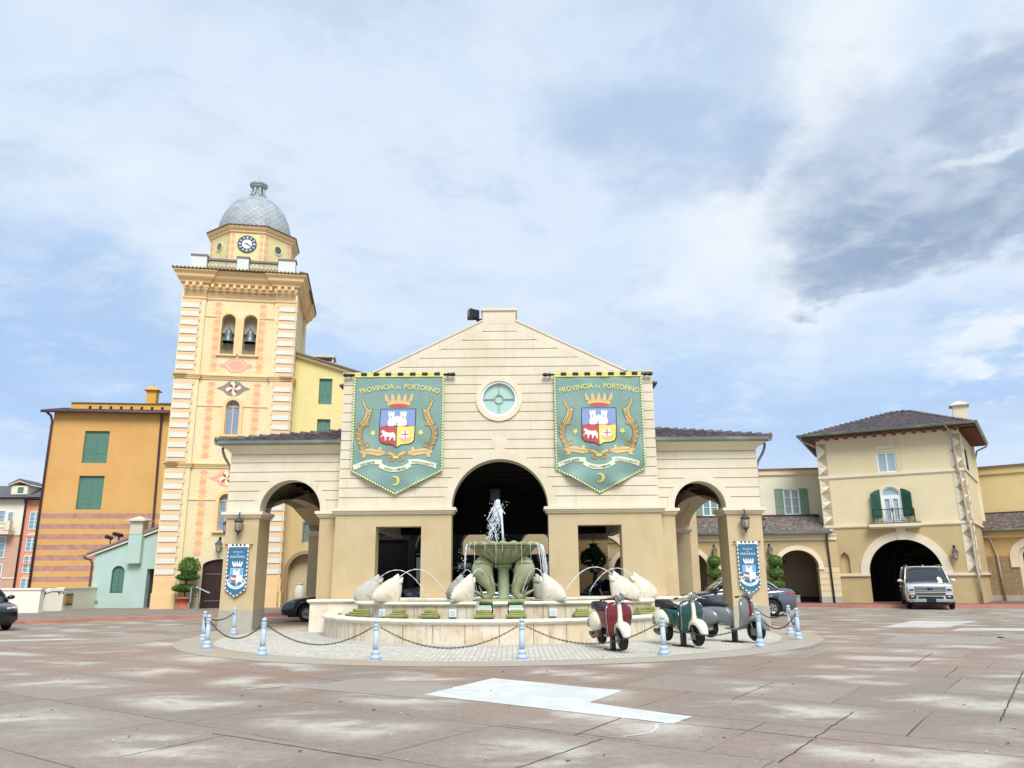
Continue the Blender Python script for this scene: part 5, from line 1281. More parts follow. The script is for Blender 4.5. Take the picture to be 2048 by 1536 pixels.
# ------------------------------------------------------------ arcade between portico and pavilion
AC = thing('left_arcade', 'long low arcade with three basket arches, plum tiled roof and cream upper wall behind', 'arcade', (10, 43.6, .12), math.atan(-.1))
mb = MB()
cs = [-3.37, -.42, 2.53, 5.48]; hwA = 1.06
w_ = [(-5.6, 2.0+H)]
for c in cs: w_ += [(c-hwA, 2.0+H)]+arc(c, 2.0+H, hwA, PI, 0, 22, .90)+[(c+hwA, 2.0+H)]
w_ += [(7.6, 2.0+H), (7.6, 3.5+H), (-5.6, 3.5+H)]
mb.prism(w_, 0, .4); mb.build('arcade_wall', SAND2, AC)
mb = MB(); base_ = MB(); 
ed = [-5.6]+[q for c in cs for q in (c-hwA, c+hwA)]+[7.6]
for a, b in zip(ed[::2], ed[1::2]):
    base_.box(a-.01, b+.01, -.01, .41, 0, .3)
    for i in range(5): mb.box(a, b, 0.0, .4, .31+i*.315, .31+i*.315+.29)
    base_.box(a+.02, b-.02, .02, .38, .3, 1.88, 1)
mb.build('pier_blocks', SAND, AC); base_.build('pier_core', [CONC, SAND2], AC)
mb = MB()
for c in cs: mb.prism(archband(c, hwA, hwA+.24, 1.9+H, 2.0+H, .90, 1.14), -.05, .02); mb.box(c-hwA-.28, c-hwA+.02, -.07, .42, 1.86+H, 1.98+H); mb.box(c+hwA-.02, c+hwA+.28, -.07, .42, 1.86+H, 1.98+H)
mb.build('arch_trim', TRIM, AC)
mb = MB(); mb.box(-5.6, 7.6, -.08, .4, 3.42+H, 3.72+H); mb.box(-5.6, 7.6, -.14, 0, 3.66+H, 3.72+H); mb.build('fascia', TRIM, AC)
mb = MB(); tile_roof(mb, (-5.6, -.35, 3.78+H), (7.3, -.35, 3.78+H), (7.3, 2.9, 4.9+H), (-5.6, 2.9, 4.9+H), 9, .12); mb.build('roof', TILE2, AC)
mb = MB(); mb.box(-5.6, 7.6, 2.7, 2.9, 4.86+H, 5.02+H); mb.build('roof_flashing', mat('dark_flashing', (74, 50, 48)), AC)
mb = MB(); gut3(Vector((-5.6, -.36, 3.74+H)), Vector((7.3, -.36, 3.74+H)), (0, -1, 0)); mb.build('gutter', GUTTER, AC)
mb = MB(); mb.tube([(7.05, -.4, 3.75+H), (7.05, -.15, 3.5+H), (7.1, -.1, 2.5), (7.15, -.08, 0)], .05, 8); mb.build('downpipe', BRONZE, AC)
UW = mat('pale_cream_stucco', (214, 206, 182), var=.05, bump=.2)
mb = MB(); wn_ = [rect(a, b, 5.02+H, 6.52+H)[::-1] for a, b in ((-2.4, -1.5), (1.0, 1.9), (5.72, 6.62))]
mb.prism([rect(-5.6, 8.0, 3.5+H, 7.36+H)]+wn_, 2.9, 3.3); mb.build('upper_wall', UW, AC)
mb = MB(); mb.box(-5.6, 8.3, 2.8, 3.4, 7.36+H, 7.66+H); mb.build('parapet', mat('parapet_sand', (212, 196, 156)), AC)
mb = MB(); mb.box(-5.6, 8.3, 2.72, 3.5, 7.66+H, 7.74+H); mb.build('parapet_coping', mat('brown_roof_tiles', (1, 1, 1)), AC)
for a, b in ((-2.4, -1.5), (1.0, 1.9), (5.72, 6.62)):
    mb = MB(); z0, z1 = 5.02+H, 6.52+H; y = 2.95
    mb.box(a, a+.07, y, y+.08, z0, z1); mb.box(b-.07, b, y, y+.08, z0, z1); mb.box(a+.07, b-.07, y, y+.08, z0, z0+.07); mb.box(a+.07, b-.07, y, y+.08, z1-.07, z1); mb.box((a+b)/2-.05, (a+b)/2+.05, y, y+.08, z0+.07, z1-.07)
    for k in (1, 2): mb.box(a+.07, b-.07, y+.02, y+.06, z0+k*.5-.015, z0+k*.5+.015)
    wi = mb.build('window', WHITE, AC); mb = MB(); mb.box(a, b, y+.07, y+.09, z0, z1); mb.build('pane', glass('grey_window_glass', (110, 132, 132), .08), wi)
    for x0_, x1_ in ((a-.5, a-.02), (b+.02, b+.5)):
        mb = MB(); louvre_leaf(mb, x0_, x1_, z0-.03, z1+.03, 2.85, 22); mb.build('shutter', GRN2, wi, recalc=False)
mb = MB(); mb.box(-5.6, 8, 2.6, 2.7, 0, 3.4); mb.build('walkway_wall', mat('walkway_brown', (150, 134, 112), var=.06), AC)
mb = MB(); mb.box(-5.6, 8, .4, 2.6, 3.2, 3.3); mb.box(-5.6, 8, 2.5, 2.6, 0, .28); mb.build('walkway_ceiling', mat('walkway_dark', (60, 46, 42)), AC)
# ------------------------------------------------------------ wing to the right of the pavilion
RW = thing('right_wing', 'ochre wing at the right edge with tiled lean-to roof, brown block piers and arched doorway', 'building wing', (26.5, 44.4, .12), math.atan(-.8))
mb = MB(); mb.box(-.6, 9, 3.0, 3.4, 3.4+H, 7.75+H); mb.build('upper_wall', mat('ochre_stucco', (214, 192, 138), var=.05, bump=.2), RW)
RWB = mat('brown_block', (146, 124, 92), var=.1, vs=3, bump=.2); 
mb = MB(); wq = [(-.6, 2.5+H), (1.52, 2.5+H)]+arc(2.55, 2.45+H, 1.03, PI, 0, 22, .75)+[(3.58, 2.5+H), (9, 2.5+H), (9, 3.6+H), (-.6, 3.6+H)]
mb.prism(wq, 0, .4); mb.build('arcade_wall', mat('ochre_brown_stucco', (190, 160, 104), var=.06), RW)
mb = MB()
for xa, xb in ((-.6, 1.50), (3.6, 9)):
    mb.box(xa, xb, .02, .4, .3, 2.5+H, 1)
    for i in range(7):
        z = .31+i*.297; off = -.45*(i % 2)
        x = xa+off
        while x < xb:
            a, b = max(xa, x), min(xb, x+.92)
            if b-a > .1: mb.box(a+.01, b-.01, -.0, .02, z+.012, z+.285)
            x += .94
mb.build('block_piers', [RWB, mat('mortar_pale', (202, 186, 152))], RW)
mb = MB(); mb.box(-.6, 1.52, -.02, .4, 0, .3); mb.build('pier_base', CONC, RW)
mb = MB(); mb.prism(archband(2.55, 1.03, 1.42, 1.9+H, 2.45+H, .75, 1.1), -.06, .0); mb.prism(archband(2.55, .85, 1.03, 0, 2.45+H, .62, .75), .05, .5); mb.build('arch_trim', TRIM, RW)
mb = MB(); mb.box(1.5, 3.6, .8, .85, 0, 3.4); mb.build('dark_doorway', BLACK, RW)
mb = MB(); mb.box(-.6, 9, -.08, .4, 3.5+H, 3.97+H); mb.build('fascia', mat('ochre_trim', (206, 184, 130)), RW)
mb = MB(); tile_roof(mb, (-.9, -.35, 3.95+H), (9, -.35, 3.95+H), (9, 3.0, 5.0+H), (.0, 3.0, 5.0+H), 9, .12); mb.build('roof', TILE2, RW)
mb = MB(); mb.tube([(-.9, -.44, 3.9+H), (9, -.44, 3.9+H)], .07, 8); mb.build('gutter', GUTTER, RW)
mb = MB(); mb.box(-.6, 9, 2.8, 3.0, 4.95+H, 5.1+H); mb.build('roof_flashing', mat('dark_flashing', (74, 50, 48)), RW)
mb = MB(); mb.box(-.6, 9, 2.9, 3.5, 7.36+H, 7.75+H); mb.build('parapet', mat('ochre_trim', (1, 1, 1)), RW); mb = MB(); mb.box(-.6, 9, 2.8, 3.6, 7.75+H, 7.85+H); mb.build('parapet_coping', mat('brown_roof_tiles', (1, 1, 1)), RW)
mb = MB(); mb.tube([(-.2, -.4, 3.85+H), (.0, -.3, 3.6+H), (.3, -.08, 3.4), (.55, -.08, 2.4), (.62, -.08, 0)], .055, 8); mb.build('downpipe', PIPE, RW)
# ------------------------------------------------------------ fountain
FT = thing('fountain', 'tiered cream stone fountain basin with green stained spillways in front of the portico', 'fountain', (-.35, 24.3, 0))
def wall_mb(outer, inner, z0, z1, prof=None):
    """curved wall between two point lists"""
    mb = MB(); mb.prism(outer+inner[::-1], z0, z1, 'z'); return mb
def fstone():
    m = bpy.data.materials.new('fountain_blocks'); m.use_nodes = True; t = m.node_tree; k = NT(t); bs = t.nodes['Principled BSDF']
    P = k.n('ShaderNodeTexCoord').outputs['Object']; x, y, z = k.sep(P)
    n = k.noise(P, 1.1, 6, .65); n2 = k.noise(P, 4., 7, .7)
    col = k.mix(k.rng(n, .35, .65), lin((214, 205, 184)), lin((208, 188, 156)))
    st = k.noise(k.v('MULTIPLY', P, (7, 7, .8)), 1., 6, .75)
    col = k.mix(k.m('MULTIPLY', k.rng(st, .48, .72), .68), col, lin((152, 120, 86)))
    col = k.mix(k.m('MULTIPLY', k.rng(n2, .52, .70), .5), col, lin((164, 142, 112)))
    ang = k.m('ARCTAN2', x, k.m('MULTIPLY', y, -1.)); q = k.m('MULTIPLY', ang, 6.4); fq = k.m('ABSOLUTE', k.m('SUBTRACT', k.m('SUBTRACT', q, k.m('FLOOR', q)), .5))
    col = k.mix(k.m('MULTIPLY', k.rng(fq, .484, .492), .8), col, lin((110, 92, 70)))
    k.put(bs.inputs['Base Color'], col); bs.inputs['Roughness'].default_value = .8
    bp = k.n('ShaderNodeBump'); bp.inputs['Strength'].default_value = .4; bp.inputs['Distance'].default_value = .02; k.put(bp.inputs['Height'], n2); t.links.new(bp.outputs[0], bs.inputs['Normal'])
    return m
FST = fstone()
RO = 5.22
def half(r, n=72, ry=None, y0=0.): return [(r*math.cos(PI+PI*i/n), y0+(ry or r)*math.sin(PI+PI*i/n)) for i in range(n+1)]
mb = wall_mb(half(RO), half(RO-.32), 0, .45); mb.build('outer_wall', FST, FT)
def coping(mb, fo, pr):
    """fo(d)-> list of points offset by d outwards"""
    rings = []
    cols = [fo(d) for d, z in pr]; n = len(cols[0])
    for i in range(n): rings.append([(cols[j][i][0], cols[j][i][1], pr[j][1]) for j in range(len(pr))])
    mb.loft(rings, sm=False, caps=True)
mb = MB(); coping(mb, lambda d: half(RO+d), [(-.36, .45), (.0, .45), (.03, .475), (.07, .49), (.09, .52), (.08, .55), (.05, .565), (-.36, .565)])
mb.build('outer_coping', CAP, FT)
WAT = bpy.data.materials.new('basin_water'); WAT.use_nodes = True; b_ = WAT.node_tree.nodes['Principled BSDF']; b_.inputs['Base Color'].default_value = lin((60, 84, 76))+(1,); b_.inputs['Roughness'].default_value = .08
k = NT(WAT.node_tree); bp = k.n('ShaderNodeBump'); bp.inputs['Strength'].default_value = .5; bp.inputs['Distance'].default_value = .03; k.put(bp.inputs['Height'], k.noise(k.n('ShaderNodeTexCoord').outputs['Object'], 9, 4, .6)); WAT.node_tree.links.new(bp.outputs[0], b_.inputs['Normal'])
mb = MB(); mb.prism(half(RO-.3, 48)+[(4.9, -.02)], .34, .36, 'z'); mb.build('lower_water', WAT, FT)
# inner tier : elliptical, with notches where green spillways sit
EA, EB, EY = 4.15, 1.95, -1.55       # ellipse half axes, centre y (local)
def ell(t, d=0.): return ((EA+d)*math.cos(t)+.1, EY+(EB+d)*math.sin(t))
NOT = [R(a) for a in (208, 222, 238, 251, 264.5, 278, 292, 307, 322, 334)]
notw = .095
edges = [R(180)]
segs = []; t0 = R(172)
for tn in (R(263.0), R(274.2)):
    segs.append((t0, tn-notw*.55)); t0 = tn+notw*.55
segs.append((t0, R(368)))
for i, (a, b) in enumerate(segs):
    n = max(4, int((b-a)/.04))
    mb = MB(); mb.prism([ell(a+(b-a)*j/n) for j in range(n+1)]+[ell(b-(b-a)*j/n, -.3) for j in range(n+1)], .3, .82, 'z'); mb.build('inner_wall', FST, FT)
    mb = MB(); coping(mb, lambda d: [ell(a+(b-a)*j/n, d) for j in range(n+1)], [(-.34, .82), (.0, .82), (.03, .84), (.07, .85), (.09, .88), (.07, .925), (.03, .935), (-.34, .935)]); mb.build('inner_coping', CAP, FT)
mb = MB(); mb.prism([ell(2*PI*j/64, -.28) for j in range(64)], .80, .84, 'z'); mb.build('upper_water', WAT, FT)
MOSS = mat('mossy_green_stone', (154, 156, 120), var=.12, vs=4, alt=(124, 134, 84), altf=.7, alts=3., streak=.3, gcol=(96, 88, 50), bump=.4, bs=30)
MOSS2 = mat('pale_mossy_stone', (158, 168, 134), var=.12, vs=5, alt=(128, 140, 92), altf=.6, alts=3.)
for j, tn in enumerate([R(a) for a in (196, 206, 229, 243, 263.0, 274.2, 298.5, 330, 340)]):
    mb = MB(); c = ell(tn, .05); d = Vector((math.cos(tn)/EA, math.sin(tn)/EB, 0)).normalized(); an = math.atan2(d.y, d.x)+PI/2
    mb.T = frame_T(c[0], c[1], an)
    w_ = .20
    mb.box(-w_, w_, -.20, .0, .3, .54); mb.box(-w_-.06, w_+.06, -.29, .0, .54, .615); mb.box(-w_-.02, w_+.02, -.2, .0, .615, .66); mb.box(-w_*.8, w_*.8, -.12, .0, .66, .74)
    mb.build('spillway', mat('olive_moss', (150, 150, 92), var=.12, vs=4, alt=(120, 128, 62), altf=.6, alts=3.), FT, bevel=.02)
    if j in (4, 5):
        mb = MB(); mb.T = frame_T(c[0], c[1], an); mb.loft([[(-.17, -.04, .67), (.17, -.04, .67), (.17, .2, .67), (-.17, .2, .67)], [(-.2, .0, .76), (.2, .0, .76), (.2, .2, .76), (-.2, .2, .76)], [(-.16, .1, .84), (.16, .1, .84), (.16, .2, .84), (-.16, .2, .84)]], sm=False)
        mb.build('falling_sheet', mat('foamy_water', (158, 176, 160), rough=.2, var=.1, vs=9), FT)
for tn in (R(219), R(251.5), R(287.5), R(311)):
    c = ell(tn, .03); d = Vector((math.cos(tn)/EA, math.sin(tn)/EB, 0)).normalized(); an = math.atan2(d.y, d.x)+PI/2
    mb = MB(); mb.T = frame_T(c[0], c[1], an); mb.box(-.095, .095, -.06, .0, .56, .75); p_ = mb.build('light_box', WHITE, FT)
    mb = MB(); mb.T = frame_T(c[0], c[1], an); mb.prism([arc(0, .655, .06, 0, 2*PI, 16)[:-1], arc(0, .655, .045, 0, 2*PI, 16)[:-1]], -.07, -.06); mb.prism(arc(0, .655, .02, 0, 2*PI, 10)[:-1], -.068, -.06); mb.build('lens_ring', mat('grey_ring', (196, 200, 196)), p_)
# central bowl, column and slab
BX, BY_ = .07, -2.25
mb = MB(); mb.lathe([(.76, .84), (.80, .90), (.80, .955), (.74, .975), (0, .975)], 32, (BX, BY_, 0)); mb.build('bowl_slab', MOSS, FT)
mb = MB(); mb.lathe([(.22, .975), (.19, 1.02), (.155, 1.06), (.15, 1.74), (.16, 1.78), (.17, 1.8), (.24, 1.82), (.25, 1.88), (.20, 1.90)], 20, (BX, BY_, 0)); mb.build('column', MOSS2, FT)
NF = 20
def flut(a, r, z):
    if z < 1.92 or z > 2.36: return r
    k = math.sin((z-1.92)/.44*PI)**.5; return r*(1+.085*k*(abs(math.sin(a*NF/2))**.6*2-1.3))
mb = MB(); mb.lathe([(.2, 1.88), (.24, 1.92), (.34, 1.95), (.52, 2.03), (.68, 2.14), (.80, 2.26), (.86, 2.33)], NF*8, (BX, BY_, 0), mod=flut)
mb.lathe([(.86, 2.33), (.93, 2.34), (.94, 2.36), (.9, 2.37)], 60, (BX, BY_, 0))
def scal(a, r, z): return r*(1+.012*math.cos(a*NF))
rings = []
for i in range(NF*8):
    a = 2*PI*i/(NF*8); h = .045*(.5+.5*math.cos(a*NF)); rr = 1+.02*math.cos(a*NF)
    rings.append([(BX+r*rr*math.cos(a), BY_+r*rr*math.sin(a), z+(h if t else 0)) for r, z, t in ((.88, 2.37, 0), (.97, 2.38, 0), (1.0, 2.41, 0), (.99, 2.45, 1), (.93, 2.46, 1), (.86, 2.42, 1), (.7, 2.30, 0), (.3, 2.12, 0))])
rings.append(rings[0]); mb.loft(rings, closed=False, caps=False)
mb.build('bowl', MOSS, FT)
mb = MB(); mb.lathe([(.9, 2.415), (0, 2.42)], 40, (BX, BY_, 0)); mb.build('bowl_water', WAT, FT)
# two carved carp holding the bowl
def curve_pts(pts, n):
    out = []
    for i in range(len(pts)-1):
        a, b, c, d = pts[max(i-1, 0)], pts[i], pts[i+1], pts[min(i+2, len(pts)-1)]
        for j in range(n):
            t = j/n; out.append(tuple(.5*((2*b[q])+(-a[q]+c[q])*t+(2*a[q]-5*b[q]+4*c[q]-d[q])*t*t+(-a[q]+3*b[q]-3*c[q]+d[q])*t**3) for q in range(len(b))))
    return out+[tuple(pts[-1])]
for s in (-1, 1):
    sp = curve_pts([(.56, 0, 2.10, .05, .07), (.54, 0, 2.02, .14, .17), (.52, 0, 1.88, .20, .26), (.50, 0, 1.70, .22, .29), (.41, 0, 1.50, .19, .23), (.29, 0, 1.28, .13, .14), (.28, 0, 1.13, .11, .115), (.36, 0, 1.035, .085, .085), (.48, 0, 1.04, .06, .06)], 5)
    mb = MB(); rings = []
    for i, p in enumerate(sp):
        a, b = sp[max(i-1, 0)], sp[min(i+1, len(sp)-1)]; t = Vector((b[0]-a[0], 0, b[2]-a[2])).normalized(); nrm = Vector((t.z, 0, -t.x))
        rings.append([Vector((BX+s*(p[0]+.07+nrm.x*p[4]*math.cos(q)), BY_-.28+p[3]*math.sin(q), p[2]+nrm.z*p[4]*math.cos(q))) for q in [2*PI*j/16 for j in range(16)]])
    mb.loft(rings)
    c_ = mb.build('carved_carp', MOSS, FT)
    mb = MB()   # tail, lips, fins
    for (dx_, dz_) in ((.30, .16), (.13, .27)):
        mb.loft([[(BX+s*(.54+dx_*t), BY_-.28+w_*q, 1.05+dz_*t+e_) for q, e_ in ((-1, 0), (0, -.08*(1-t*.6)), (1, 0), (0, .08*(1-t*.6)))] for t, w_ in ((0, .07), (.6, .13), (1, .07))], sm=False)
    mb.build('tail_fin', MOSS, c_)
    mb = MB(); mb.tube([(BX+s*.42, BY_-.46, 1.92), (BX+s*.57, BY_-.50, 1.95), (BX+s*.73, BY_-.45, 1.92), (BX+s*.80, BY_-.36, 1.99)], [.008, .016, .016, .008], 6); mb.tube([(BX+s*.46, BY_-.45, 2.0), (BX+s*.60, BY_-.44, 2.04), (BX+s*.72, BY_-.38, 2.05)], [.006, .013, .006], 6)
    mb.ball((BX+s*.52, BY_-.475, 1.80), .022, 8, 6)
    mb.build('lips', MOSS2, c_)
    mb = MB()
    for i in range(4): mb.tube([(BX+s*(.36-.015*i), BY_-.48, 1.62-i*.03), (BX+s*(.30-.01*i), BY_-.46, 1.42-i*.06)], [.02, .006], 5)
    mb.build('side_fin', MOSS, c_)
# ------------------------------------------------------------ spouting stone fish on the inner rim
FSH = mat('pale_carved_stone', (216, 208, 190), var=.07, vs=3, alt=(200, 180, 152), altf=.5, alts=3., streak=.25, gcol=(150, 130, 110), bump=.3, bs=30)
FSHG = mat('grey_carved_stone', (188, 184, 170), var=.1, vs=3, alt=(164, 168, 150), altf=.5, alts=2., streak=.4, gcol=(120, 120, 104), bump=.3, bs=30)
def make_fish(m, name='fish_statue'):
    """local: mouth towards +x, base on z=0"""
    t = thing(name, '', 'statue')
    mb = MB()
    sl = [(0, -.36, .30, .13), (.09, -.43, .34, .17), (.22, -.41, .365, .19), (.34, -.33, .375, .185), (.44, -.22, .375, .165), (.52, -.10, .365, .14), (.59, .02, .34, .11), (.63, .10, .31, .08)]
    sl = curve_pts(sl, 3); rings = []
    for z, xb_, xf_, w_ in sl:
        c_, h = (xb_+xf_)/2, (xf_-xb_)/2
        rings.append([(c_+h*math.cos(q), w_*math.sin(q)*(1-.25*max(0, -math.cos(q))), z) for q in [2*PI*j/22 for j in range(22)]])
    mb.loft(rings)
    for base, tip, w0, h0 in (((.19, 0, .54), (.265, 0, .74), .135, .135), ((.30, 0, .50), (.395, 0, .655), .125, .085)):
        base, tip = Vector(base), Vector(tip); ax = (tip-base).normalized(); N_ = Vector((ax.z, 0, -ax.x)); rr = []
        for k_, f_ in ((-.1, 1.0), (.3, .86), (.6, .58), (.85, .28), (1, .04)):
            c_ = base.lerp(tip, k_); rr.append([c_+N_*h0*f_*math.cos(2*PI*j/14)+Vector((0, w0*f_*math.sin(2*PI*j/14), 0)) for j in range(14)])
        mb.loft(rr)
    for s in (-1, 1):
        mb.tube([(.05, s*.128, .53), (.13, s*.145, .44), (.17, s*.155, .30), (.15, s*.16, .16)], .013, 5)
        mb.tube([(.23, s*.115, .55), (.27, s*.11, .50), (.35, s*.03, .55)], .012, 5)
    b_ = mb.build('body', m, t)
    mb = MB()
    for s in (-1, 1): mb.ball((.20, s*.135, .47), .020, 8, 6)
    mb.build('eyes', m, b_)
    mb = MB()
    for i in range(9):
        z, xb_, xf_, w_ = sl[2+i*2]; p = Vector((xb_, 0, z))
        mb.loft([[p+Vector((.05, y, -.035)), p+Vector((-.055, y*.2, -.01)), p+Vector((.06, y, .04))] for y in (-.03, .03)], sm=False)
    mb.build('back_fin', m, t)
    for s in (-1, 1):
        mb = MB()
        for i in range(5):
            a = R(205+i*14); p0 = Vector((.08, s*.16, .26)); mb.tube([p0, p0+Vector((math.cos(a)*.13, s*.02, math.sin(a)*.12)), p0+Vector((math.cos(a)*.26, s*.0, math.sin(a)*.22))], [.008, .015, .004], 5)
        mb.build('side_fin', m, t)
    return t
SPRAY = bpy.data.materials.new('water_spray'); SPRAY.use_nodes = True; b_ = SPRAY.node_tree.nodes['Principled BSDF']; b_.inputs['Base Color'].default_value = lin((232, 238, 242))+(1,); b_.inputs['Roughness'].default_value = .15; b_.inputs['Transmission Weight'].default_value = .1; b_.inputs['IOR'].default_value = 1.2
fw = make_fish(FSH); fg = make_fish(FSHG)
C0 = Vector((-.28, 22.05, 0))
FD = [((-3.38, 21.55), 0, 'white stone fish spouting water, in front of the left portico window', 1.02),
      ((-1.32, 21.02), 0, 'white stone fish seen from behind, just left of the green carp', 1.0),
      ((1.02, 21.02), 0, 'white stone fish seen from behind, just right of the green carp', 1.0),
      ((2.98, 21.6), 0, 'white stone fish with open mouth, in front of the right portico window', 1.05),
      ((-4.15, 22.9), 1, 'grey stone fish at the far left end of the inner rim', 1.02),
      ((-1.72, 23.6), 1, 'grey stone fish mostly hidden behind the white one left of the carp', 1.0),
      ((.82, 23.6), 1, 'grey green stone fish behind the white one right of the carp', 1.0),
      ((3.72, 23.0), 0, 'pale stone fish at the far right end of the inner rim', 1.02)]
for i, ((x, y), g_, lab, sc) in enumerate(FD):
    o = (fg if g_ else fw) if i in (0, 4) else copy_tree(fg if g_ else fw)
    d = C0.xy-Vector((x, y)); an = math.atan2(d.y, d.x)
    if i in (0, 3, 4, 7): an = {0: R(22), 3: R(186), 4: R(8), 7: R(192)}[i]
    o.location = (x, y, .93 if i != 6 else .93); o.rotation_euler = (0, 0, an); sc *= .97; o.scale = (sc,)*3; o['label'] = lab; o['category'] = 'statue'; o['group'] = 'spouting stone fish around the fountain'
    # its jet
    st = Vector((x+math.cos(an)*.27*sc, y+math.sin(an)*.27*sc, .93+.62*sc)); L_ = 1.35 if i in (0, 3, 4, 7) else .75; hh = .42
    pts = []
    for j in range(19):
        q = j/18; pts.append((st.x+math.cos(an)*L_*q, st.y+math.sin(an)*L_*q, st.z+4*hh*q*(1-q)-.42*q))
    mb = MB(); mb.tube(pts, [.010+.004*math.sin(j*2.3) for j in range(19)], 6)
    for j in range(7): p = pts[-1-(j % 4)]; mb.ball((p[0]+random.uniform(-.04, .04), p[1]+random.uniform(-.04, .04), p[2]+random.uniform(-.1, .02)), .01, 5, 4)
    jt = mb.build('water_jet', SPRAY); jt['label'] = ['thin water arc crossing the left portico window from the white fish', 'small water arc from the fish left of the carp', 'small water arc from the fish right of the carp', 'water arc from the white fish across the right portico window', 'water arc from the grey fish at the far left', 'faint water arc behind the fish left of the carp', 'faint water arc behind the fish right of the carp', 'water arc from the fish at the far right'][i]
    jt['category'] = 'water jet'; jt['group'] = 'water arcs from the stone fish'
# main plume and drips from the bowl rim
rnd = random.Random(5)
mb = MB(); bx, by = BX-.35, BY_+24.3
mb.tube([(bx+.0, by, 2.42), (bx-.02, by, 2.8), (bx-.05, by, 3.2), (bx-.08, by, 3.42)], [.035, .03, .035, .06], 8)
def strand(p0, p1, r, wob, n=9):
    pts = [(p0[0]+(p1[0]-p0[0])*j/n+rnd.uniform(-wob, wob), by+rnd.uniform(-.05, .05), p0[2]+(p1[2]-p0[2])*j/n+rnd.uniform(-wob, wob)) for j in range(n+1)]
    mb.tube(pts, [r*rnd.uniform(.5, 1.5) for _ in pts], 5)
for i in range(26): strand((bx-.14+rnd.gauss(0, .03), by, 3.70-rnd.random()*.12), (bx-.17+rnd.gauss(0, .09), by, 3.22+rnd.uniform(-.1, .15)), .013, .010, 6)
for i in range(16): strand((bx-.15+rnd.uniform(-.13, .1), by, 3.45-rnd.random()*.2), (bx-.27+rnd.uniform(-.16, .2), by, 2.95+rnd.uniform(-.1, .2)), .010, .018)
for i in range(9): strand((bx-.28+rnd.uniform(-.08, .08), by, 3.0), (bx-.34+rnd.uniform(-.2, .22), by, 2.48+rnd.uniform(0, .15)), .011, .04)
for i in range(280):
    z = 2.45+rnd.random()*1.2; mb.ball((bx-.16-.12*(3.6-z)+rnd.gauss(0, .13), by+rnd.gauss(0, .1), z), rnd.uniform(.004, .015), 5, 4)
o = mb.build('fountain_plume', SPRAY); o['label'] = 'white splashing water plume rising from the scalloped bowl'; o['category'] = 'water plume'
mb = MB()
def drip(a, r0, z1, push=.0, w_=.008):
    p = []
    for j in range(8):
        q = j/7; rr = r0+push*math.sqrt(q); p.append((bx+rr*math.cos(a)+rnd.uniform(-.008, .008), by+rr*math.sin(a)+rnd.uniform(-.008, .008), 2.44+(z1-2.44)*q*q*.9-.02*q))
    mb.tube(p, [w_*rnd.uniform(.5, 1.5) for _ in p], 5)
for i in range(9): drip(R(205+i*16.5+rnd.uniform(-6, 6)), .99, rnd.choice((1.75, 1.9, 2.2)), .03, .004)
for i in range(11): drip(R(-32+i*6), 1.0, rnd.uniform(1.0, 1.6), .22, .008)
for i in range(6): drip(R(172+i*5), 1.0, rnd.uniform(1.4, 2.0), .08, .009)
for i in range(130):
    a = rnd.choice((R(rnd.uniform(-35, 30)), R(rnd.uniform(170, 200)))); mb.ball((bx+(1.05+rnd.random()*.22)*math.cos(a), by+math.sin(a)*1.05, rnd.uniform(1.0, 2.35)), rnd.uniform(.005, .013), 5, 4)
o = mb.build('falling_drips', SPRAY); o['label'] = 'thin water streams dripping off the scalloped bowl rim'; o['category'] = 'water'; o['kind'] = 'stuff'
# ------------------------------------------------------------ heraldic banners
BG = mat('banner_green', (120, 150, 140), var=.05, vs=1.5, alt=(136, 166, 154), altf=.35, alts=1.2, rough=.55)
k_ = {}
BCOL = [BG, mat('banner_gold', (208, 178, 122), rough=.6, var=.06, vs=8), mat('banner_gold_dark', (166, 138, 88), rough=.6), mat('banner_yellow', (224, 212, 112), rough=.6, var=.03),
        mat('banner_black', (30, 28, 30), rough=.6), mat('banner_red', (184, 78, 78), rough=.6, var=.05), mat('banner_blue', (132, 150, 194), rough=.6, var=.06, vs=4), mat('banner_white', (222, 224, 220), rough=.6),
        mat('banner_rope_pale', (220, 220, 170), rough=.7), mat('banner_rope_green', (120, 150, 84), rough=.7), mat('banner_outline', (50, 62, 56), rough=.6), mat('banner_parchment', (216, 220, 190), rough=.6), mat('banner_magenta', (190, 70, 100), rough=.6)]
G_, GO, GD, YE, BK, RE, BL, WH, RP, RG, OU, PA, MA = range(13)
def star(cx, cz, r, n=5, k=.42): return [(cx+(r if i % 2 == 0 else r*k)*math.sin(i*PI/n), cz+(r if i % 2 == 0 else r*k)*math.cos(i*PI/n)) for i in range(2*n)]
def thick(pts, w):
    """ribbon polygon along pts with widths"""
    L, R_ = [], []
    for i, p in enumerate(pts):
        a, b = Vector(pts[max(i-1, 0)][:2]), Vector(pts[min(i+1, len(pts)-1)][:2]); d = (b-a).normalized(); n = Vector((-d.y, d.x)); ww = w[i] if hasattr(w, '__len__') else w
        L.append((p[0]+n.x*ww, p[1]+n.y*ww)); R_.append((p[0]-n.x*ww, p[1]-n.y*ww))
    return L+R_[::-1]
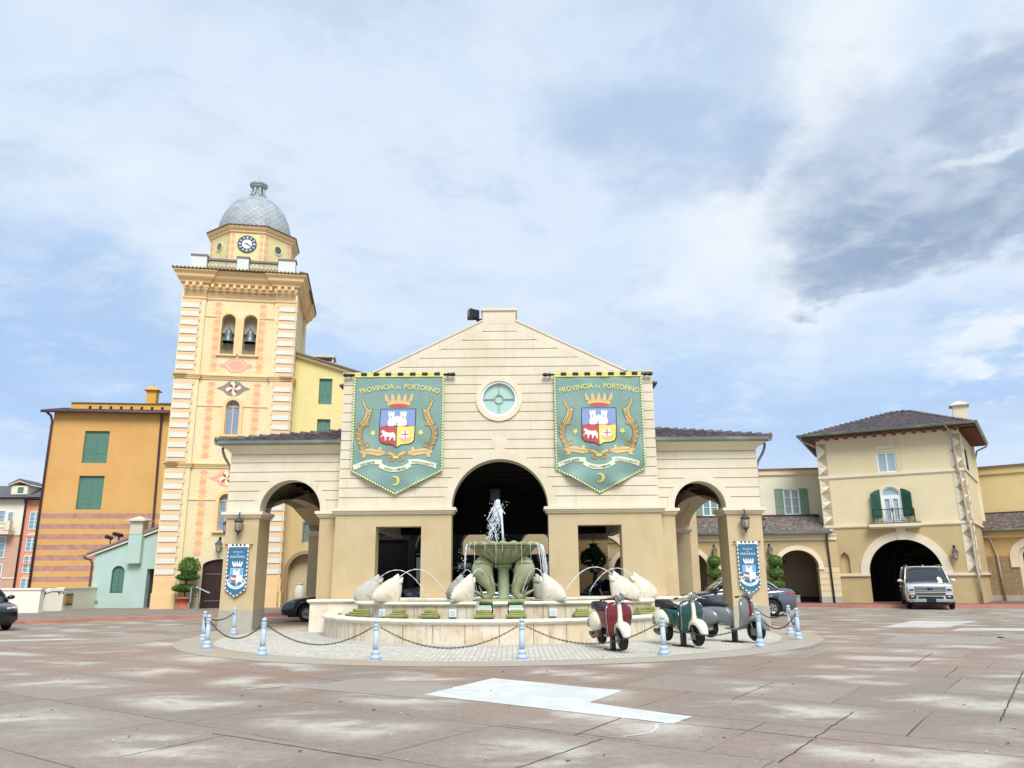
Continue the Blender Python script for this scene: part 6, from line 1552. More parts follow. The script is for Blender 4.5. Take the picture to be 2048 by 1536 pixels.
def crest(mb, S_, oy, small=False):
    """S_: crop pixels -> local (x,z); layers step forward from oy"""
    def pg(pts, m, l): mb.prism([S_(p) for p in pts], oy-.004*l-.003, oy-.004*l, 'y', m)
    c = lambda m: m
    # crown
    pg([(565, 405), (690, 385), (840, 405), (826, 455), (775, 470), (700, 474), (628, 470), (575, 455)], c(GO), 1)
    pg([(580, 450), (640, 432), (700, 428), (765, 432), (822, 450), (775, 466), (700, 470), (628, 466)], c(RE), 2)
    for cx, lean in ((572, -22), (634, -6), (700, 0), (766, 6), (828, 22)):
        pg([(cx-24, 400), (cx-16+lean, 330), (cx+lean, 306), (cx+16+lean, 330), (cx+24, 400)], c(GO), 1.5)
    # shield
    sh = [(493, 488), (899, 488), (897, 700), (890, 850), (868, 885), (820, 903), (740, 912), (690, 945), (640, 912), (560, 903), (512, 885), (488, 850), (487, 700)]
    pg(sh, c(OU), 1)
    pg([(502, 497), (890, 497), (888, 692), (496, 692)], c(BL), 2)
    pg([(496, 694), (684, 694), (684, 932), (640, 903), (562, 894), (520, 878), (497, 846)], c(RE), 2)
    pg([(690, 694), (888, 694), (880, 846), (860, 878), (815, 894), (738, 903), (690, 934)], c(YE), 2)
    for bx in (590, 727):
        pg([(bx+4, 690), (bx+4, 575), (bx-4, 560), (bx-4, 520), (bx+12, 520), (bx+12, 534), (bx+24, 534), (bx+24, 520), (bx+40, 520), (bx+40, 534), (bx+52, 534), (bx+52, 520), (bx+66, 520), (bx+66, 560), (bx+58, 575), (bx+58, 690)], WH, 3)
    pg([(583, 690), (583, 622), (650, 612), (650, 572), (664, 572), (664, 586), (678, 586), (678, 572), (700, 572), (700, 586), (714, 586), (714, 572), (730, 572), (730, 612), (795, 622), (795, 690)], WH, 3.4)
    if not small:
        for x in (540, 640, 770): pg([(x, 696), (x+16, 680), (x+44, 678), (x+58, 696)], MA if x != 640 else RE, 3.8)
        pg([(676, 690), (676, 655), (684, 645), (692, 655), (692, 690)], BL, 3.8)
        for x in (618, 755): pg([(x-6, 600), (x-6, 578), (x, 570), (x+6, 578), (x+6, 600)], BL, 3.8)
    # lamb
    pg([(512, 745), (540, 736), (556, 756), (600, 770), (650, 764), (672, 790), (672, 860), (662, 862), (650, 820), (630, 826), (612, 858), (600, 856), (612, 815), (575, 815), (568, 858), (556, 858), (552, 812), (532, 800), (512, 826), (506, 812), (528, 786), (530, 768), (512, 762)], WH, 3)
    # ship
    pg([(706, 822), (760, 835), (856, 818), (838, 868), (800, 882), (752, 876), (722, 852)], GO if not small else WH, 3)
    pg([(742, 766), (778, 742), (826, 748), (820, 800), (826, 828), (740, 826), (712, 800)], WH, 3.4)
    if not small: pg([(776, 744), (788, 744), (788, 824), (776, 824)], MA, 4); pg([(738, 782), (818, 780), (818, 790), (738, 792)], MA, 4)
def big_banner(loc, hw, L1, L2, wrinkle, label):
    T_ = thing('heraldic_banner', label, 'banner', loc, 0, 'large green banners on the portico front')
    k = hw*2/1010.; S_ = lambda p: ((p[0]-697)*k, (110-p[1])*k*.985)
    def body(f): return [(-hw*f, 0), (hw*f, 0), (hw*f+.0, -L1), (0.0-.04, -L2*1.0), (-hw*f-.0, -L1)]
    def w_(x, z):
        q = max(0, -z-1.2)/2.6
        return wrinkle*(.03*math.sin(x*5+z*3.2+noise.noise(Vector((x, 0, z)))*3)*q+.02*math.sin(x*2.3-z*5.5)*q+.012*noise.noise(Vector((x*2.5, 1, z*1.2))))
    def drape(o):
        me = o.data; bm = bmesh.new(); bm.from_mesh(me)
        for it in range(5):
            le = [e for e in bm.edges if e.calc_length() > .17]
            if not le: break
            bmesh.ops.subdivide_edges(bm, edges=le, cuts=1, use_grid_fill=False); bmesh.ops.triangulate(bm, faces=[f for f in bm.faces if len(f.verts) > 3])
        for v in bm.verts: v.co.y += w_(v.co.x, v.co.z)
        bm.to_mesh(me); bm.free()
    mb = MB(); n1, n2 = 40, 52; vs = []
    for j in range(n2+1):
        for i in range(n1+1):
            x = -hw+2*hw*i/n1; zb = -L1-(L2-L1)*(1-abs(x)/hw); z = zb*j/n2; vs.append((x, w_(x, z), z))
    mb.add(vs, [(j*(n1+1)+i, j*(n1+1)+i+1, (j+1)*(n1+1)+i+1, (j+1)*(n1+1)+i) for j in range(n2) for i in range(n1)], 0, True)
    c_ = mb.build('cloth', BG, T_, recalc=False)
    sd = c_.modifiers.new('thick', 'SOLIDIFY'); sd.thickness = .006; sd.offset = 1
    mb = MB(); mb.prism(rect(-hw-.01, hw+.01, .0, .14), -.03, .03, m=YE)
    for i in range(7): x = -hw+.2+i*(2*hw-.26)/6.6; mb.box(x, x+.19, -.036, .036, .035, .145, BK)
    mb.build('header_band', BCOL, T_)
    mb = MB(); mb.tube([(-hw-.36, 0, .08), (hw+.36, 0, .08)], .032, 10)
    for s in (-1, 1): mb.lathe([(0, 0), (.03, .0), (.065, .04), (.05, .10), (.07, .14), (.07, .20), (.035, .26), (.04, .3)], 10) if False else mb.tube([(s*(hw+.12), 0, .08), (s*(hw+.16), 0, .08), (s*(hw+.22), 0, .08), (s*(hw+.30), 0, .08), (s*(hw+.36), 0, .08), (s*(hw+.40), 0, .08)], [.035, .06, .045, .065, .06, .025], 10)
    mb.tube([(-hw-.14, 0, .08), (-hw-.14, .14, .08)], .02); mb.tube([(hw+.14, 0, .08), (hw+.14, .14, .08)], .02)
    mb.build('pole', BLACK, T_)
    # twisted rope border
    mb = MB(); path = [(-hw, 0), (-hw, -L1), (-.04, -L2), (hw, -L1), (hw, 0)]; d = 0
    for i in range(4):
        a, b = Vector(path[i]), Vector(path[i+1]); n = int((b-a).length/.045)
        for j in range(n):
            p, q = a.lerp(b, j/n), a.lerp(b, (j+1)/n); m_ = RP if (d % 2) else RG; d += 1
            dd = (q-p).normalized(); nn = Vector((-dd.y, dd.x))*.028
            v = []
            for y0 in (-.022, .004):
                for pt in (p-nn+dd*.01, p+nn-dd*.01, q+nn-dd*.01, q-nn+dd*.01): v.append((pt.x, y0+w_(pt.x, pt.y), pt.y))
            mb.add(v, [(0, 1, 2, 3), (7, 6, 5, 4), (0, 4, 5, 1), (2, 6, 7, 3)], m_)
    mb.build('rope_border', BCOL, T_, recalc=False)
    mb = MB(); crest(mb, S_, -.008)
    def pg(pts, m, l): mb.prism([S_(p) for p in pts], -.008-.004*l-.003, -.008-.004*l, 'y', m)
    for x in (418, 957): pg([(p[0], p[1]) for p in star(x, 768, 42)], YE, 1)
    def dup2(pts, m, l):
        for M in (lambda x: x, lambda x: 1376-x): pg([(M(x), y) for x, y in pts], m, l)
    # laurel scrolls
    def leaf(cx, cy, L_, w__, a): 
        c_, s_ = math.cos(a), math.sin(a); return [(cx+x*c_-y*s_, cy+x*s_+y*c_) for x, y in ((0, 0), (L_*.3, -w__*.8), (L_*.65, -w__*.7), (L_, 0), (L_*.65, w__*.45), (L_*.3, w__*.55))]
    dup2([(300, 360), (318, 376), (306, 402), (326, 440), (362, 484), (378, 522), (366, 556), (342, 530), (316, 482), (292, 436), (284, 395)], OU, .6); dup2([(302, 366), (314, 378), (302, 402), (322, 442), (358, 488), (372, 522), (364, 548), (342, 524), (318, 478), (296, 434), (288, 396)], GO, 1)
    spn = curve_pts([(362, 520), (345, 590), (306, 660), (270, 740), (268, 820), (296, 900), (330, 970)], 3)
    for i_, p in enumerate(spn):
        q = spn[min(i_+1, len(spn)-1)]; pa = spn[max(i_-1, 0)]; an = math.atan2(pa[1]-q[1], pa[0]-q[0]); L_ = 66-abs(i_-8)*1.2; m_ = GO if i_ < 8 else GD
        for sg in (-1, 1): dup2(leaf(p[0], p[1], L_+6, 17, an+sg*.72+.0), OU, .5+i_*.02); dup2(leaf(p[0], p[1], L_, 12, an+sg*.72), m_ if sg > 0 else (GO if m_ == GD and i_ % 2 else m_), 1.2+i_*.05)
    dup2(thick(spn, 7), GD, 2.4)
    dup2(arc(356, 668, 25, 0, 2*PI, 14)[:-1], GD, 2.)
    dup2([(x, y) for x, y in thick(curve_pts([(346, 935), (380, 915), (380, 880), (355, 870), (345, 890)], 4), 9)], GD, 1.8)
    dup2([(290, 965), (360, 950), (420, 950), (480, 965), (500, 925), (525, 940), (520, 972), (560, 985), (556, 1015), (490, 1035), (420, 1022), (360, 1010), (340, 1052), (306, 1050), (312, 1010), (284, 1000)], GO, 1.4)
    dup2([(563, 972), (590, 972), (590, 1024), (563, 1024)], GD, 1.8); dup2([(588, 985), (630, 990), (668, 1015), (676, 1040), (640, 1030), (600, 1012), (588, 1010)], GO, 1.4)
    dup2([(x, y) for x, y in thick(curve_pts([(680, 1050), (650, 1085), (615, 1080), (605, 1055), (630, 1045), (665, 1050)], 4), 11)], GD, 1.8)
    pg([(655, 1035), (705, 1035), (712, 1060), (648, 1060)], YE, 2.4)
    # leaf veins
    for pts in ([(305, 385), (332, 460), (360, 530)], [(330, 980), (420, 985), (540, 1000)]):
        dup2(thick(curve_pts(pts, 4), 3), GD, 2.6)
    # ribbon
    def rib(p): return thick(curve_pts(p, 5), 27)
    pg(rib([(225, 1158), (330, 1118), (430, 1100), (530, 1104)]), PA, 1); pg(rib([(828, 1104), (930, 1100), (1030, 1120), (1135, 1150)]), PA, 1)
    pg(rib([(505, 1135), (590, 1178), (680, 1190), (775, 1176), (848, 1132)]), PA, 2)
    pg([(204, 1130), (228, 1130), (240, 1184), (214, 1186)], PA, 2); pg([(1116, 1126), (1140, 1126), (1134, 1182), (1110, 1180)], PA, 2)
    # crescent
    pg([(680+54*math.cos(a), 1315+54*math.sin(a)) for a in [R(-125+i*250/24) for i in range(25)]]+[(664+40*math.cos(a), 1315+40*math.sin(a)) for a in [R(112-i*224/20) for i in range(21)]], YE, 1)
    def onarc(cx, by, Rr, up_, sx=1., y0=-.03):
        def f(x, z):
            x = x/k*sx; z = z/k
            if up_: a = x/Rr; return S_((cx+(Rr+z)*math.sin(a), by+Rr-(Rr+z)*math.cos(a)))
            a = x/Rr; return S_((cx+(Rr-z)*math.sin(a), by-Rr+(Rr-z)*math.cos(a)))
        return f
    text_mesh(mb, 'PROVINCIA', .245, onarc(435, 0, 1, True) if False else (lambda x, z: onarc(700, 252, 1750, True)(x-.735, z)), -.03, 0, YE, w=1.12)
    text_mesh(mb, 'DI', .14, lambda x, z: onarc(700, 252, 1750, True)(x-.02, z), -.03, 0, YE, w=.13)
    text_mesh(mb, 'PORTOFINO', .245, lambda x, z: onarc(700, 252, 1750, True)(x+.745, z), -.03, 0, YE, w=1.16)
    def rt(txt, a, b, size, w__):
        dx_, dy_ = b[0]-a[0], b[1]-a[1]; L_ = math.hypot(dx_, dy_); c_ = ((a[0]+b[0])/2, (a[1]+b[1])/2)
        text_mesh(mb, txt, size, lambda x, z: S_((c_[0]+x/k*dx_/L_+z/k*dy_/L_, c_[1]+x/k*dy_/L_-z/k*dx_/L_)), -.03, 0, OU, w=w__)
    rt('VIVE BENE', (290, 1150), (450, 1112), .10, .48); rt("DI RISOTTO MOLTO", (866, 1110), (1104, 1150), .085, .70)
    text_mesh(mb, "SPESSO L'AMORE", .10, onarc(680, 1204, 420, False), -.03, 0, OU, w=.73)
    e_ = mb.build('emblem', BCOL, T_, recalc=False); drape(e_)
    return T_
big_banner((-3.735, 24.77, 8.02), 1.46, 3.09, 3.84, 1.1, 'large green banner with coat of arms hanging left of the round window')
big_banner((2.84, 24.77, 7.98), 1.425, 3.04, 3.80, 2.3, 'large green banner with coat of arms hanging right of the round window')
# small blue banners on the outer piers
SB = [mat('plaque_blue', (52, 108, 138), rough=.5, var=.06), mat('plaque_white', (220, 226, 224), rough=.5), mat('plaque_black', (22, 24, 28)), mat('plaque_sky', (110, 168, 208)), mat('plaque_brown', (130, 92, 92), var=.2, vs=10)]
def small_banner(loc, label):
    T_ = thing('pier_banner', label, 'banner', loc, 0, 'small blue banners on the outer piers')
    h = .315; L1, L2 = 1.30, 1.53
    def outl(d): return [(-h-d, .03), (h+d, .03), (h+d, -L1-d*.5), (0, -L2-d*1.1), (-h-d, -L1-d*.5)]
    mb = MB(); mb.prism(outl(0), -.03, 0, m=0); mb.build('panel', SB, T_)
    mb = MB(); d = 0; path = [(-h, 0), (-h, -L1), (0, -L2), (h, -L1), (h, 0)]
    for i in range(4):
        a, b = Vector(path[i]), Vector(path[i+1]); n = int((b-a).length/.04)
        for j in range(n):
            p, q = a.lerp(b, j/n), a.lerp(b, (j+1)/n); dd = (q-p).normalized(); nn = Vector((-dd.y, dd.x))*.014; d += 1
            v = [(pt.x, y, pt.y) for y in (-.05, .0) for pt in (p-nn, p+nn, q+nn, q-nn)]
            mb.add(v, [(0, 1, 2, 3), (7, 6, 5, 4), (0, 4, 5, 1), (2, 6, 7, 3), (1, 5, 6, 2), (0, 3, 7, 4)], 1 if d % 3 else 2)
    mb.build('rope_border', SB, T_)
    mb = MB(); mb.box(-h-.02, h+.02, -.045, 0, .0, .09, 1)
    for i in range(4): x = -.21+i*.125; mb.box(x, x+.055, -.05, .0, .035, .09, 2)
    mb.build('header_band', SB, T_)
    mb = MB(); mb.tube([(-h-.12, -.02, .07), (h+.12, -.02, .07)], .014, 8); mb.tube([(-h-.12, -.02, .07), (-h-.07, -.02, .07)], .024, 8); mb.tube([(h+.07, -.02, .07), (h+.12, -.02, .07)], .024, 8); mb.build('pole', BLACK, T_)
    mb = MB(); oy = -.031
    tw = lambda z0: (lambda x, z: (x, z+z0))
    text_mesh(mb, 'PROVINCIA', .055, tw(-.17), oy-.006, 0, 1, w=.31); text_mesh(mb, 'DI', .05, tw(-.235), oy-.006, 0, 1, w=.06); text_mesh(mb, 'PORTOFINO', .095, tw(-.335), oy-.006, 0, 1, w=.47)
    k = .40/400; S_ = lambda p: ((p[0]-693)*k, -.66-(p[1]-492)*k*1.04)
    n0 = len(mb.m)
    crest(mb, S_, oy, True)
    remap = {OU: 1, BL: 3, RE: 4, YE: 1, WH: 1, GO: 1, MA: 1}
    for i in range(n0, len(mb.m)): mb.m[i] = remap.get(mb.m[i], 1)
    # crown sits higher on this banner
    for pts in ([(-.15, -.53), (.15, -.53), (.13, -.58), (0, -.6), (-.13, -.58)],)+tuple([(c-.03, -.54), (c+l-.015, -.46), (c+l, -.43), (c+l+.015, -.46), (c+.03, -.54)] for c, l in ((-.13, -.02), (-.065, -.01), (0, 0), (.065, .01), (.13, .02))):
        mb.prism(pts, oy-.008, oy-.003, m=1)
    mb.prism(thick(curve_pts([(-.25, -1.10), (-.20, -1.18), (-.1, -1.24), (0, -1.26), (.1, -1.24), (.20, -1.18), (.25, -1.10)], 4), .042), oy-.008, oy-.003, m=1)
    for s in (-1, 1): mb.prism(thick(curve_pts([(s*.25, -1.10), (s*.27, -1.04), (s*.22, -1.0), (s*.18, -1.04), (s*.17, -1.10)], 4), .018), oy-.010, oy-.003, m=1)
    for s in (-1, 1): mb.prism(arc(s*.262, -.88, .02, 0, 2*PI, 8)[:-1], oy-.008, oy-.003, m=1)
    mb.prism([(.005+.05*math.cos(a), -1.135+.05*math.sin(a)) for a in [R(-125+i*250/14) for i in range(15)]]+[(-.010+.037*math.cos(a), -1.135+.037*math.sin(a)) for a in [R(112-i*224/12) for i in range(13)]], oy-.008, oy-.003, m=1)
    text_mesh(mb, 'BENVENUTI', .05, lambda x, z: (.42*math.sin(x/.42)*1.0, -1.265+z+.42*(1-math.cos(x/.42))), oy-.013, 0, 3, w=.26)
    mb.build('emblem', SB, T_, recalc=False)
small_banner((-8.79, 25.25, 2.56), 'small blue pennant banner with white crest on the left outer pier')
small_banner((7.47, 25.25, 2.52), 'small blue pennant banner with white crest on the right outer pier')
# ------------------------------------------------------------ wall lanterns
LGL = bpy.data.materials.new('lantern_glass'); LGL.use_nodes = True; b_ = LGL.node_tree.nodes['Principled BSDF']; b_.inputs['Base Color'].default_value = lin((190, 180, 160))+(1,); b_.inputs['Roughness'].default_value = .1; b_.inputs['Alpha'].default_value = .35
def lantern(loc, rz, sc, label, group, kind=0):
    T_ = thing('wall_lantern', label, 'lantern', loc, rz, group); T_.scale = (sc,)*3
    mb = MB(); mb.tube([(0, .0, .50), (0, -.12, .58), (0, -.24, .56), (0, -.27, .46), (0, -.25, .38)], .018, 8); mb.box(-.05, .05, -.03, .0, .38, .60)
    mb.build('bracket', BLACK, T_)
    if kind == 0:
        mb = MB(); mb.lathe([(.03, .40), (.05, .36), (.10, .30), (.18, .24), (.20, .20), (.18, .185), (.15, .18)], 16, (0, -.25, 0)); mb.lathe([(.15, -.14), (.11, -.2), (.05, -.24), (.03, -.28), (.045, -.31), (.02, -.34), (0, -.36)], 16, (0, -.25, 0))
        for i in range(6): a = i*PI/3; mb.tube([(math.cos(a)*.15, -.25+math.sin(a)*.15, .19), (math.cos(a)*.152, -.25+math.sin(a)*.152, 0), (math.cos(a)*.13, -.25+math.sin(a)*.13, -.15), (math.cos(a)*.05, -.25+math.sin(a)*.05, -.24)], .009, 5)
        mb.build('frame', mat('lantern_iron', (62, 64, 66), rough=.5), T_)
        mb = MB(); mb.lathe([(.14, .18), (.142, 0), (.12, -.15), (.05, -.23)], 16, (0, -.25, 0)); mb.build('glass', LGL, T_)
    else:
        mb = MB(); mb.loft([[(-.03, -.22, .44), (.03, -.22, .44), (.03, -.28, .44), (-.03, -.28, .44)], [(-.16, -.09, .26), (.16, -.09, .26), (.16, -.41, .26), (-.16, -.41, .26)], [(-.17, -.08, .23), (.17, -.08, .23), (.17, -.42, .23), (-.17, -.42, .23)]], sm=False)
        for sx_ in (-1, 1):
            for sy in (-1, 1): mb.tube([(sx_*.13, -.25+sy*.13, .23), (sx_*.07, -.25+sy*.07, -.08)], .01, 4)
        mb.box(-.08, .08, -.33, -.17, -.12, -.08); mb.tube([(0, -.25, -.1), (0, -.25, -.2)], .015, 5)
        mb.build('frame', mat('lantern_iron', (62, 64, 66), rough=.5), T_)
        mb = MB(); mb.loft([[(-.12, -.13, .23), (.12, -.13, .23), (.12, -.37, .23), (-.12, -.37, .23)], [(-.06, -.19, -.08), (.06, -.19, -.08), (.06, -.31, -.08), (-.06, -.31, -.08)]], sm=False); mb.build('glass', LGL, T_)
    mb = MB(); 
    for q in (-.03, .03): mb.tube([(q, -.25, -.1), (q, -.25, .08)], .012, 5)
    mb.build('candles', mat('candle_white', (230, 225, 205)), T_)
    return T_
GLN = 'iron wall lanterns'
lantern((-8.80, 25.30, 3.20), 0, .80, 'black iron lantern above the blue banner on the left outer pier', GLN)
lantern((7.44, 25.30, 3.16), 0, .80, 'black iron lantern above the blue banner on the right outer pier', GLN)
lantern((8.03, 25.9, 3.2), PI/2, .75, 'black lantern on the outer side of the right pier', GLN)
lantern((-9.28, 25.9, 3.2), -PI/2, .75, 'black lantern on the outer side of the left pier', GLN)
def at_local(o, x, y, z): return o.matrix_basis @ Vector((x, y, z))
q = at_local(TW, 2.78, .10, 3.05); lantern(q, math.atan(.178), 1.15, 'square black lantern on the tower wall above the dark door', GLN, 1)
q = at_local(PV, 6.08, 0, 2.28); lantern(q, math.atan(-.52), 1.0, 'grey iron lantern on the pavilion wall right of the drive arch', GLN, 1)
for x, lab in ((-1.9, 'small lantern on the arcade wall seen through the portico'), (1.05, 'small lantern between the first two arcade arches'), (4.0, 'small lantern between the last two arcade arches, above a topiary')):
    q = at_local(AC, x, 0, 2.62); lantern(q, math.atan(-.1), .85, lab, GLN, 1)
for x, lab in ((-.3, 'dark lantern on the back wall inside the first visible arcade arch'), (5.3, 'dark lantern on the back wall inside the last arcade arch')):
    q = at_local(AC, x, 2.6, 2.4); lantern(q, math.atan(-.1), .9, lab, GLN, 0)
# hanging lantern inside the middle arch
hl = thing('hanging_lantern', 'glass lantern hanging in the dark behind the middle arch', 'lantern', (-.72, 31.5, 4.55))
mb = MB(); mb.tube([(0, 0, .62), (0, 0, 1.2)], .015, 5)
for sx_ in (-1, 1):
    for sy in (-1, 1): mb.box(sx_*.2-.02, sx_*.2+.02, sy*.2-.02, sy*.2+.02, 0, .5)
mb.box(-.23, .23, -.23, .23, -.04, 0); mb.loft([[(-.24, -.24, .5), (.24, -.24, .5), (.24, .24, .5), (-.24, .24, .5)], [(-.04, -.04, .66), (.04, -.04, .66), (.04, .04, .66), (-.04, .04, .66)]], sm=False)
mb.build('frame', BLACK, hl)
mb = MB(); mb.box(-.19, .19, -.19, .19, .01, .49); mb.build('glass', glass('pale_lantern_glass', (70, 84, 90), .2), hl)
# ------------------------------------------------------------ bollards and chains
BBL = mat('pale_blue_paint', (170, 186, 200), rough=.5, var=.05, vs=5, alt=(186, 200, 210), altf=.5, alts=4.)
def make_bollard():
    T_ = thing('bollard', '', 'bollard')
    mb = MB(); mb.box(-.105, .105, -.105, .105, 0, .02); mb.lathe([(.10, .02), (.105, .05), (.10, .07), (.085, .085), (.082, .12), (.088, .13), (.088, .15), (.07, .165), (.062, .19)], 20)
    mb.build('base', BBL, T_)
    mb = MB(); mb.lathe([(.056, .18), (.054, .3), (.044, .565)], 32, mod=lambda a, r, z: r*(1+.05*math.cos(a*8))); mb.build('shaft', BBL, T_)
    mb = MB(); mb.lathe([(.044, .555), (.054, .56), (.056, .58), (.05, .59), (.053, .6), (.053, .64), (.06, .65), (.055, .665), (.03, .675), (.024, .685)], 20); mb.lathe([(.014, .59), (.02, .6), (.014, .61)], 8)
    for s in (-1, 1): mb.tube([(s*.05, 0, .615), (s*.075, 0, .615)], .012, 6)
    mb.build('collar', BBL, T_)
    mb = MB(); mb.ball((0, 0, .715), .046, 16, 10); mb.lathe([(.048, .7), (.052, .71), (.052, .72), (.048, .73)], 16); mb.build('finial', BBL, T_)
    return T_
BP = [(-8.11, 23.37), (-7.98, 20.8), (-7.01, 18.53), (-5.18, 16.73), (-2.68, 15.72), (.15, 15.58), (2.98, 16.23), (5.36, 17.71), (6.89, 19.66), (7.33, 21.5), (6.94, 23.2)]
BLB = ['pale blue bollard standing against the left outer pier', 'pale blue bollard second from the left pier, half hidden by the next', 'pale blue bollard at the left bend of the chain ring', 'pale blue bollard on the ring in front of the left pier and arch',
       'pale blue bollard in front of the left part of the basin', 'pale blue bollard in front of the middle of the basin', 'pale blue bollard between the red and the green scooter', 'pale blue bollard in front of the grey scooter',
       'pale blue bollard farthest right on the ring', 'pale blue bollard just left of the rightmost one, slightly farther', 'pale blue bollard against the right outer pier, behind another bollard']
b0 = make_bollard()
for i, (x, y) in enumerate(BP):
    o = b0 if i == 0 else copy_tree(b0); o.location = (x, y, .005)
    a, b = BP[max(i-1, 0)], BP[min(i+1, len(BP)-1)]; o.rotation_euler = (0, 0, math.atan2(b[1]-a[1], b[0]-a[0])); o['label'] = BLB[i]; o['category'] = 'bollard'; o['group'] = 'pale blue bollards around the fountain'
CHM = mat('dark_chain', (52, 48, 46), rough=.5, var=.2)
CL = ['chain from the left pier bollard back to the next', 'short chain at the far left of the ring', 'chain passing low in front of the left pier', 'chain in front of the left end of the basin', 'chain in front of the basin, left of the middle bollard',
      'chain in front of the basin, running right to the red scooter side', 'chain passing behind the green scooter wheel towards the grey one', 'chain in front of the right pier, right of the grey scooter', 'short chain at the far right of the ring', 'chain hanging behind the right pier bollards']
for i in range(len(BP)-1):
    a, b = Vector((BP[i][0], BP[i][1], .62)), Vector((BP[i+1][0], BP[i+1][1], .62)); L_ = (b-a).length; dr = (b-a).normalized(); a += dr*.075; b -= dr*.075
    sag = [.14, .2, .32, .36, .40, .36, .30, .28, .30, .22][i]; n = int(L_/.042)
    P = [a.lerp(b, t/n)-Vector((0, 0, 4*sag*(t/n)*(1-t/n))) for t in range(n+1)]
    mb = MB()
    for j in range(n):
        p, q = P[j], P[j+1]; d = (q-p).normalized(); u = d.cross(Vector((0, 0, 1))).normalized(); v = u.cross(d); s_ = u if j % 2 else v; c_ = (p+q)/2
        ring = [c_+d*(.030*math.cos(t))+s_*(.014*math.sin(t)) for t in [2*PI*m_/8 for m_ in range(8)]]; ring.append(ring[0])
        mb.tube(ring, .0055, 4, caps=False)
    o = mb.build('chain', CHM, recalc=False); o['label'] = CL[i]; o['category'] = 'chain'; o['group'] = 'dark chains between the bollards'
# ------------------------------------------------------------ greenery
def leafmat(name, a, b, c):
    m = bpy.data.materials.new(name); m.use_nodes = True; k = NT(m.node_tree); bs = m.node_tree.nodes['Principled BSDF']
    P = k.n('ShaderNodeTexCoord').outputs['Object']
    col = k.mix(k.rng(k.noise(P, 7, 4, .7), .38, .62), lin(a), lin(b)); col = k.mix(k.rng(k.noise(P, 28, 2, .6), .5, .7, 0, .8), col, lin(c))
    k.put(bs.inputs['Base Color'], col); bs.inputs['Roughness'].default_value = .55; return m
LEAF = leafmat('clipped_leaves', (52, 84, 26), (84, 118, 40), (122, 150, 62)); LEAFD = leafmat('dark_leaves', (24, 44, 20), (36, 62, 28), (60, 88, 44))
def leaf_blob(mb, c, r, n, s=.05, sq=None, seed=1, core=True):
    q = random.Random(seed)
    if core: mb.ball(c, tuple(x*.80 for x in r), 14, 9)
    for i in range(n):
        z = q.uniform(-1, 1); a = q.uniform(0, 2*PI); rr = math.sqrt(1-z*z); d = Vector((rr*math.cos(a), rr*math.sin(a), z)); k = q.uniform(.78, 1.07)+.10*noise.noise(d*3+Vector((seed, 0, 0)))
        if sq and z < sq: d.z = sq*q.uniform(.85, 1.05)
        p = Vector(c)+Vector((d.x*r[0], d.y*r[1], d.z*r[2]))*k
        t = Vector((q.uniform(-1, 1), q.uniform(-1, 1), q.uniform(-1, 1))); u = (d+t*.9).normalized(); v = u.orthogonal().normalized(); w_ = u.cross(v); L_ = s*q.uniform(.6, 1.3)
        mb.add([p-v*L_*.35, p+u*L_*.5-w_*L_*.1, p+v*L_*.35, p-u*L_*.5+w_*L_*.15], [(0, 1, 2, 3)])
def topiary(loc, label, blobs, pot, potm, sc=1., leaf=LEAF, n=1500):
    T_ = thing('topiary', label, 'topiary', loc, 0, 'clipped topiary trees')
    for j, (c, r, sq) in enumerate(blobs):
        mb = MB(); leaf_blob(mb, c, r, int(n*r[0]*r[0]*6), .062, sq, 3+j); mb.build('clipped_ball', leaf, T_, recalc=False)
    mb = MB(); zt__ = max(c[2] for c, r, s in blobs); mb.tube([(0.02, 0, .35), (-.02, 0, .9), (.03, 0, 1.4), (0, 0, zt__)], [.045, .035, .03, .025], 7); 
    for c, r, s in blobs: mb.tube([(0, 0, c[2]-r[2]*1.3), (c[0]+r[0]*.4, 0, c[2])], .02, 5); mb.tube([(0, 0, c[2]-r[2]*1.3), (c[0]-r[0]*.4, .05, c[2])], .02, 5)
    mb.build('trunk', mat('bark', (74, 58, 44)), T_)
    mb = MB(); mb.lathe(pot, 24); mb.build('pot', potm, T_)
    return T_
TERRA = mat('terracotta', (176, 98, 66), rough=.8, var=.08, vs=4, alt=(196, 120, 86), altf=.5)
q = at_local(TW, 1.36, -.62, 0)
topiary(q, 'three tier clipped topiary in a terracotta pot beside the tower door', [((0.12, 0, 2.03), (.57, .52, .60), -.12), ((.08, 0, 1.62), (.60, .5, .17), None), ((-.05, 0, 1.06), (.60, .5, .20), None)],
        [(0, 0), (.34, 0), (.36, .02), (.34, .04), (.30, .05), (.40, .50), (.44, .50), (.45, .60), (.40, .60), (.36, .55), (0, .54)], TERRA)
GPOT = mat('grey_planter', (150, 150, 146), var=.08)
for u, lab in ((.92, 'clipped ball topiary behind the grey sedan roof'), (4.12, 'three ball topiary right of the right outer pier')):
    q = at_local(AC, u, -.55, 0)
    topiary(q, lab, [((0, 0, 2.2), (.38, .36, .33), None), ((0, 0, 1.58), (.39, .36, .30), None), ((0, 0, .98), (.40, .36, .29), None)], [(0, 0), (.22, 0), (.28, .45), (.32, .47), (.32, .55), (.26, .55), (0, .5)], GPOT, leaf=LEAF)
